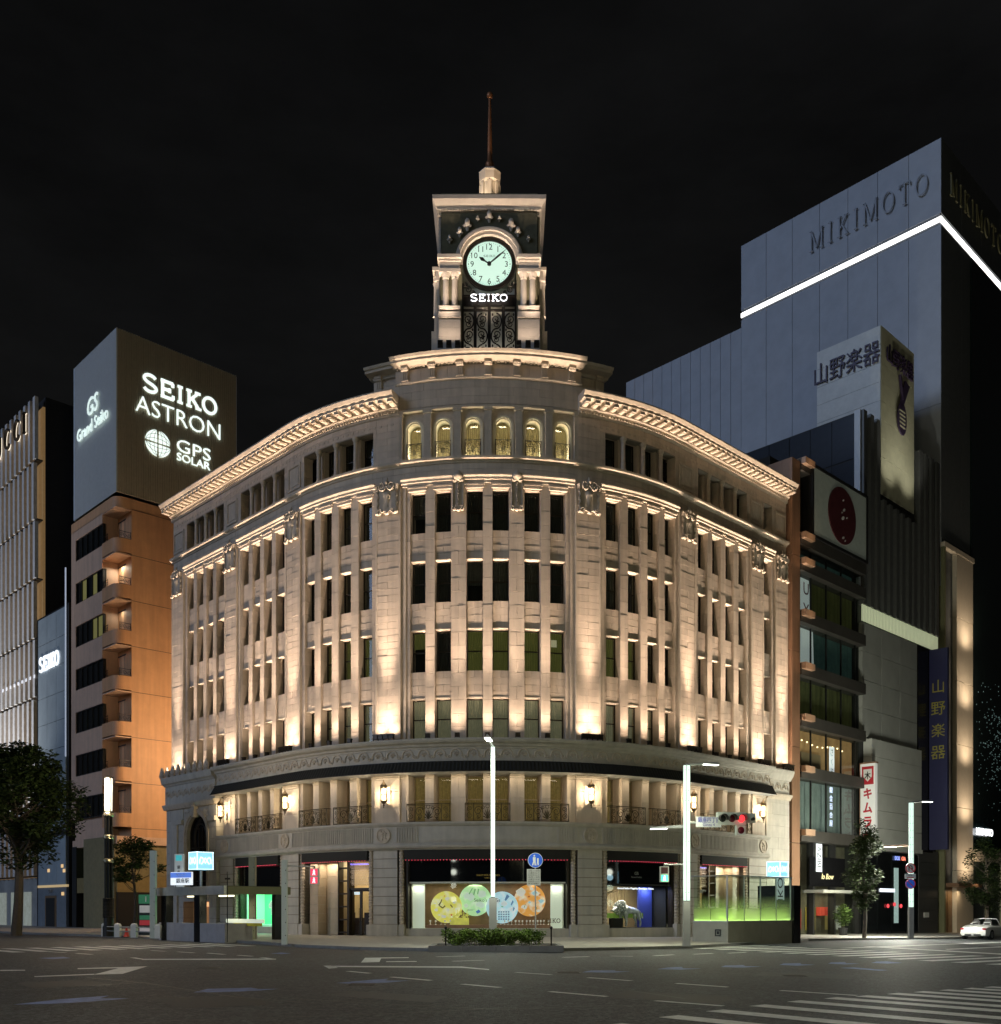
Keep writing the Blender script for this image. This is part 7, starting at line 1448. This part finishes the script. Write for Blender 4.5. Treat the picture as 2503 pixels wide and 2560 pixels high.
a0, z0 = FST.px(415, 2190); a1, z1 = FST.px(437, 2133); sb2 = empty('station_side_panel', FST(a0, z0, -.6), 'narrow grey station panel with a teal square at its top', 'station sign'); MB().fbox(a0, a1, z0 - .5, z1, -.7, -.6, FST).build('panel', mat('panel_grey', (.5, .52, .5), .5, emit=(.5, .55, .52), es=.2), sb2)
MB().fbox(a0 + .08, a1 - .08, z1 - .32, z1 - .06, -.6, -.59, FST).build('teal_square', glow('teal_mark', (.05, .45, .48), .6), sb2)
for i, ch in enumerate('銀座駅'): words(ch, .17, INK, FST.M((a0 + a1) / 2, z1 - .62 - .24 * i, -.59), sb2, ext=.005, bold=.01)
# ---- plain pale posts
def post(px_, base, top, w, label, m=PALE):
    p = gp(px_, base); h = EYE + (HY - top) * p.y / FPX; o = empty('pale_post', p, label, 'post'); MB().box(p.x - w / 2, p.x + w / 2, p.y - w / 2, p.y + w / 2, p.z, h).build('shaft', m, o); b = MB()
    for k in range(6): z = h * (k + .7) / 6.5; b.ell((p.x + w * .3, p.y - w / 2, z), (.02, .02, .025), 6, 4)
    b.build('studs', DFR, o); return p
post(383, 2346, 2127, .27, 'flat pale green post beside the guard rails'); POL = post(631, 2349, 2143, .30, 'broad olive-grey post beside the green shop window', mat('olive_post', (.32, .32, .22), .5, .1, var=.1)); PA = post(711, 2361.5, 2150, .21, 'slender pale post carrying the red pedestrian signal')
ped_signal(PA, 786, 2191, 'both', 'pedestrian signal glowing red in both halves', PA)
p = gp(568, 2356); o = empty('thin_post', p, 'thin black post with a small knob in front of the pale granite', 'post'); MB().tube([p, p + Vector((0, 0, 3.05))], .022, 6).build('shaft', IRON, o); MB().tube([p + Vector((-.1, 0, 2.75)), p + Vector((.12, 0, 2.75))], .04, 6).build('crosspiece', IRON, o)
# ---- ornate lamp on the left pavement
pl_ = gp(271, 2341); ol = empty('ornate_lamp', pl_, 'dark fluted street lamp with a tall glowing lantern', 'street lamp')
Mo = Matrix.Translation(pl_); h = 8.45
def po(mb, n, m, sm=False): return put(mb.mesh(n, m, sm), n, ol, Mo)
po(MB().lathe([(.30, 0), (.30, .5), (.25, .6), (.25, 1.0)], 12), 'plinth', IRON); b = MB()
for k in range(14): b.lathe([(.28, .98 + .075 * k), (.30, 1.015 + .075 * k), (.28, 1.05 + .075 * k)], 12)
po(b, 'ribbed_collar', IRON); sf = MB()
for k in range(6): a = k * math.pi / 3; sf.tube([(.17 * math.cos(a), .17 * math.sin(a), 1.9), (.17 * math.cos(a), .17 * math.sin(a), 6.5)], .055, 6)
po(sf, 'shaft_rods', IRON)
BRS = mat('polished_brass_ring', (.55, .5, .35), .25, .9)
for z in (3.9, 5.15, 6.35): po(MB().lathe([(.24, z), (.27, z + .05), (.27, z + .17), (.24, z + .22)], 14), 'brass_ring', BRS)
po(MB().lathe([(.18, 6.6), (.19, 6.7), (.21, 8.35), (.19, 8.4)], 12), 'lantern_glass', mat('lantern_white', (.9, .85, .75), .5, emit=(1, .90, .72), es=1.15, sample=False)); cg = MB()
for k in range(4): a = math.pi / 4 + k * math.pi / 2; cg.box(.20, .23, -.025, .025, 6.6, 8.4, Matrix.Rotation(a, 4, 'Z'))
po(cg, 'lantern_bars', BRONZE); po(MB().lathe([(.26, 6.5), (.26, 6.62), (.2, 6.64)], 14), 'lantern_base', IRON); po(MB().lathe([(.25, 8.38), (.25, 8.46), (.1, 8.5)], 14), 'lantern_cap', IRON)
for z in (7.0, 7.5, 8.0): lamp('lantern_light', 'POINT', pl_ + Vector((0, -.4, z)), ol, 420, (1, .82, .58), None, .2)
# ---- guard rails and small things on the left pavement
rails = [gp(x, y) for x, y in ((262, 2341), (294, 2343), (335, 2344), (395, 2346))]
for i, p in enumerate(rails):
    o = empty('guard_post', p, ('white square bollard at the foot of the ornate lamp', 'white square bollard beside the traffic cone', 'white square bollard before the pale green post', 'white square bollard touching the granite wall')[i], 'bollard', 'white bollards of the guard rail'); MB().box(p.x - .14, p.x + .14, p.y - .14, p.y + .14, p.z, .62).build('shaft', WHITE, o); MB().lathe([(.198, .62), (.14, .70), (.02, .72)], 4, (p.x, p.y, 0), a0=rad(45)).build('cap', WHITE, o)
for i, (a, b) in enumerate(zip(rails, rails[1:])):
    o = empty('guard_rail', (a + b) / 2, 'pair of thin steel rails ' + ('beside the ornate lamp', 'behind the traffic cone', 'in front of the pale green post')[i], 'guard rail', 'steel guard rails')
    for z in (.30, .52): MB().tube([Vector((a.x, a.y, z)), Vector((b.x, b.y, z))], .03, 6).build('rail', STEEL, o)
p = gp(307, 2343.5) + Vector((0, .5, 0)); o = empty('traffic_cone', p, 'small red traffic cone behind the guard rails', 'traffic cone'); MB().lathe([(.17, 0.02), (.13, .05), (.03, .52)], 12, p).build('cone', mat('cone_red', (.6, .05, .03), .5, emit=(.5, .04, .02), es=.1), o); MB().box(p.x - .2, p.x + .2, p.y - .2, p.y + .2, 0, .03).build('base', DFR, o)
p = gp(362, 2338); ib = empty('information_board', p, 'dark green information board with white symbol and coloured panels', 'information board'); FI = Frame((p.x, p.y), XD, TOC)
MB().fbox(-.35, .35, 0, 2.25, -.12, 0, FI).build('board', mat('board_dark', (.03, .04, .04), .4), ib); MB().fbox(-.35, .35, 1.75, 2.25, 0, .01, FI).build('green_header', mat('header_green', (.03, .16, .08), .5, emit=(.05, .25, .12), es=.3), ib); words('i', .3, WHITE, FI.M(.05, 2.0, .015), ib, ext=.006, bold=.03)
for z, hh, c in ((1.25, .4, (.5, .5, .48)), (.55, .28, (.45, .04, .05)), (.85, .25, (.04, .2, .1)), (.2, .22, (.55, .5, .5))): MB().fbox(-.3, .3, z, z + hh, 0, .01, FI).build('panel', mat('panel_%d' % int(z * 100), c, .5, emit=c, es=.3), ib)
p = gp(598, 2347); o = empty('barrier', p, 'small steel hoop barrier beside the granite wall', 'barrier'); FBb = Frame((p.x, p.y), XD, TOC)
for z in (.35, .52): MB().tube([FBb(-.1, z, .1), FBb(.75, z, .1)], .028, 6).build('rail', STEEL, o)
for a in (-.12, .75): MB().box(p.x + a - .1, p.x + a + .1, p.y - .1, p.y + .1, 0, .62).build('post', WHITE, o)
p = gp(620, 2345); o = empty('red_drum', p, 'round red drum behind the steel barrier', 'drum'); MB().lathe([(.28, 0), (.33, .2), (.33, .45), (.28, .62), (.1, .64)], 14, p).build('shell', mat('drum_red', (.35, .03, .03), .35), o, True); MB().lathe([(.31, .3), (.345, .34), (.31, .38)], 14, p).build('hoop', DFR, o)
p = gp(603, 2343); o = empty('blue_bag', p, 'small blue bag on the red drum', 'bag'); MB().ell(p + Vector((.1, .1, .75)), (.25, .2, .12), 10, 6).build('cloth', mat('bag_blue', (.05, .12, .4), .7), o, True); MB().tube([p + Vector((.1 + .12 * math.cos(rad(a)), .1, .84 + .1 * math.sin(rad(a)))) for a in range(0, 181, 30)], .012, 4).build('handle', DFR, o)
# ================================================================= trees, hedge and car
LEAFD = mat('dark_leaf', (.026, .042, .013), .6, spec=.15, var=.4, vs=3, island=.35); LEAFL = mat('green_leaf', (.036, .058, .014), .6, spec=.15, var=.4, vs=3, island=.35); BARK = mat('bark', (.07, .055, .04), .9, var=.3, vs=6, bump=.6, bs=20)
def leaves(mb, c, r, n, size, R, flat=.8):
    for _ in range(n):
        while True:
            d = Vector((R.uniform(-1, 1), R.uniform(-1, 1), R.uniform(-1, 1)))
            if d.length < 1: break
        p = Vector(c) + Vector((d.x * r[0], d.y * r[1], d.z * r[2])); a = R.uniform(0, 6.28); t = R.uniform(-.9, .9); s = size * R.uniform(.6, 1.3)
        u = Vector((math.cos(a), math.sin(a), t * .7)).normalized(); v = Vector((-math.sin(a), math.cos(a), R.uniform(-.8, .8))).normalized()
        i = len(mb.v); mb.v += [tuple(p), tuple(p + u * s * .5 + v * s * .28), tuple(p + u * s), tuple(p + u * s * .5 - v * s * .28)]; mb.f.append((i, i + 1, i + 2, i + 3))
def tree(name, base, h, crown, label, n, size, m, seed, trunk_r=.16, clumps=26, trunk_h=.35, cat='tree', group=None):
    R = random.Random(seed); t = empty(name, base, label, cat, group); mb = MB(); b = Vector(base); cz, rx, ry, rz = crown
    top = b + Vector((0, 0, cz + rz * .6)); mid = b + Vector((rx * .06, 0, h * trunk_h))
    mb.tube([b - Vector((0, 0, .1)), b.lerp(mid, .5) + Vector((.04, 0, 0)), mid, mid.lerp(top, .5) + Vector((-.1 * rx, 0, 0)), top], [trunk_r * 1.2, trunk_r, trunk_r * .85, trunk_r * .5, .03], 8)
    lv = MB()
    for k in range(clumps):
        while True:
            d = Vector((R.uniform(-1, 1), R.uniform(-1, 1), R.uniform(-1, 1)))
            if .25 < d.length < 1: break
        w = 1 - .35 * max(0, d.z); c = b + Vector((d.x * rx * w, d.y * ry * w, cz + d.z * rz)); s0 = mid.lerp(top, max(0, min(.9, (c.z - mid.z) / max(.1, top.z - mid.z) - .25)))
        mb.tube([s0, s0.lerp(c, .5) + Vector((0, 0, -.1)), c], [trunk_r * .32, trunk_r * .2, .012], 5)
        q = R.uniform(.22, .42); leaves(lv, c, (rx * q, ry * q, rz * q * .55), n // clumps, size, R)
    mb.build('trunk', BARK, t, True); put(lv.mesh('crown', m, normals=False), 'crown', t)
tree('street_tree', gp(40, 2335), 12, (7.9, 3.1, 2.9, 3.6), 'big dark leafy tree in front of the fin-clad store', 19000, .30, LEAFD, 3, .26, 74, .3)
tree('street_tree', gp(335, 2334), 5.5, (4.4, 1.7, 1.5, 1.5), 'small bushy tree beside the ornate lamp', 4200, .2, LEAFL, 5, .10, 24, .4)
tree('street_tree', gp(2160, 2345), 7.4, (4.5, 1.15, 1.1, 2.6), 'slim dark tree in front of the katakana blade sign', 5200, .2, LEAFL, 8, .11, 34, .3)
tree('street_tree', gp(2466, 2341), 7.0, (4.4, 1.35, 1.2, 2.6), 'slim dark tree beside the white sports car', 5200, .2, LEAFD, 11, .10, 34, .3)
t = gp(2120, 2339); sh = empty('potted_shrub', t, 'bright green shrub by the lit shop doorway', 'shrub'); lv = MB(); R = random.Random(4); leaves(lv, t + Vector((0, 1, 1.35)), (.55, .4, .75), 900, .2, R); put(lv.mesh('crown', mat('lit_leaf', (.09, .15, .03), .6, island=.3), normals=False), 'crown', sh); MB().lathe([(.25, 0), (.33, .5), (.28, .5)], 12, t + Vector((0, 1, 0))).build('pot', DFR, sh)
lamp('doorway_light', 'POINT', t + Vector((.3, .6, 2.6)), bk, 25, (1, .95, .6), None, .15)
hd = empty('hedge', Vector((-.3, 37.2, .08)), 'clipped green hedge filling the kerbed planter', 'hedge'); lv = MB(); R = random.Random(9)
for k in range(130): leaves(lv, (R.uniform(-2.0, 1.5), R.uniform(36.5, 38.0), .14 + R.uniform(.05, .48)), (.22, .2, .13), 85, .09, R)
put(lv.mesh('foliage', mat('hedge_leaf', (.10, .165, .02), .6, spec=.15, var=.3, island=.35), normals=False), 'foliage', hd); st = MB()
for k in range(26): x, y = R.uniform(-1.9, 1.4), R.uniform(36.6, 37.9); st.tube([(x, y, .05), (x + .05, y, .35), (x, y + .04, .6)], .012, 4)
st.build('stems', BARK, hd)
# ---- white open sports car at the kerb
cb_ = gp(2468, 2350, ROADZ); CD = WD; CN = Vector((WD.y, -WD.x, 0))     # nose points down the avenue
CM = Matrix(((CD.x, -CN.x, 0, cb_.x), (CD.y, -CN.y, 0, cb_.y), (0, 0, 1, cb_.z), (0, 0, 0, 1))) @ Matrix.Translation((.0, .9, 0))
car = empty('sports_car', None, 'white open-top sports car parked at the kerb', 'car', M=CM)
CW = mat('white_car_paint', (.72, .72, .70), .25, coat=.6, var=.03); CBL = mat('black_trim', (.012, .012, .012), .5); TYR = mat('rubber', (.015, .015, .015), .85); RIMM = mat('alloy', (.5, .5, .5), .3, .9); TAILR = mat('tail_lamp_red', (.30, .02, .03), .2, emit=(.5, .02, .03), es=.12)
secs = [(.0, .62, .36, .60), (.06, .78, .26, .78), (.35, .87, .22, .88), (.9, .90, .20, .93), (1.4, .89, .20, .90), (2.0, .88, .20, .90), (2.7, .88, .2, .92), (3.2, .89, .22, .82), (3.8, .86, .24, .70), (4.2, .72, .28, .56), (4.32, .5, .36, .46)]
bd = MB(); rows = []
for x, hw, zb, zt in secs:
    pr = [(-hw * .92, zb), (-hw, zb + .12), (-hw * 1.0, zb + (zt - zb) * .55), (-hw * .93, zb + (zt - zb) * .85), (-hw * .7, zt), (0, zt + .03), (hw * .7, zt), (hw * .93, zb + (zt - zb) * .85), (hw, zb + (zt - zb) * .55), (hw, zb + .12), (hw * .92, zb)]
    rows.append(len(bd.v)); bd.v += [(x, y, z) for y, z in pr]
for a, b in zip(rows, rows[1:]):
    for j in range(11): bd.f.append((a + j, a + (j + 1) % 11, b + (j + 1) % 11, b + j))
bd.f.append(tuple(range(rows[0], rows[0] + 11))); bd.f.append(tuple(range(rows[-1], rows[-1] + 11)))
bo = put(bd.mesh('body', CW, True), 'body', car, CM)
def cp(mb, n, m, par=car, sm=False): return put(mb.mesh(n, m, sm), n, par, CM)
cp(MB().box(1.45, 2.55, -.62, .62, .82, .97), 'cockpit', CBL)
for sy in (-1, 1):
    y = sy * .36; cp(MB().box(1.55, 1.75, y - .24, y + .24, .85, 1.18).box(1.58, 1.7, y - .14, y + .14, 1.18, 1.32), 'seat', CBL)
    cp(MB().tube([(1.42, y - .2, .92), (1.42, y - .2, 1.1), (1.42, y + .2, 1.1), (1.42, y + .2, .92)], .025, 6), 'roll_hoop', RIMM)
    cp(MB().ell((.10, sy * .66, .68), (.10, .16, .07), 10, 6), 'tail_lamp', TAILR)
    for x in (.82, 3.45):
        w = cp(MB().lathe([(.20, -.10), (.31, -.11), (.32, -.05), (.32, .08), (.31, .11), (.20, .11)], 24, (x, sy * .80, .32), ax='y'), 'wheel', TYR); put(MB().lathe([(.20, -.11), (.21, 0), (.20, .115), (.05, .09)], 20, (x, sy * .80, .32), ax='y').mesh('rim', RIMM), 'rim', w, CM)
    cp(MB().tube([(2.62, sy * .72, .95), (2.35, sy * .62, 1.30)], .03, 6), 'windscreen_pillar', CW); cp(MB().ell((2.45, sy * .98, .98), (.08, .12, .07), 8, 5), 'mirror', CW)
cp(MB().tube([(2.35, -.62, 1.30), (2.33, 0, 1.34), (2.35, .62, 1.30)], .03, 6), 'windscreen_header', CW); cp(MB().poly([(2.62, -.72, .95), (2.62, .72, .95), (2.35, .6, 1.30), (2.35, -.6, 1.30)]), 'windscreen', GLASS)
cp(MB().box(-.02, .04, -.27, .27, .42, .56), 'number_plate', WHITE)
cp(MB().box(-.01, .1, -.5, .5, .26, .36), 'rear_diffuser', CBL); cp(MB().tube([(-.06, 0, .3), (.1, 0, .3)], .07, 10), 'exhaust', RIMM); cp(MB().box(.55, 1.35, -.55, .55, .945, .955), 'engine_lid', CW)
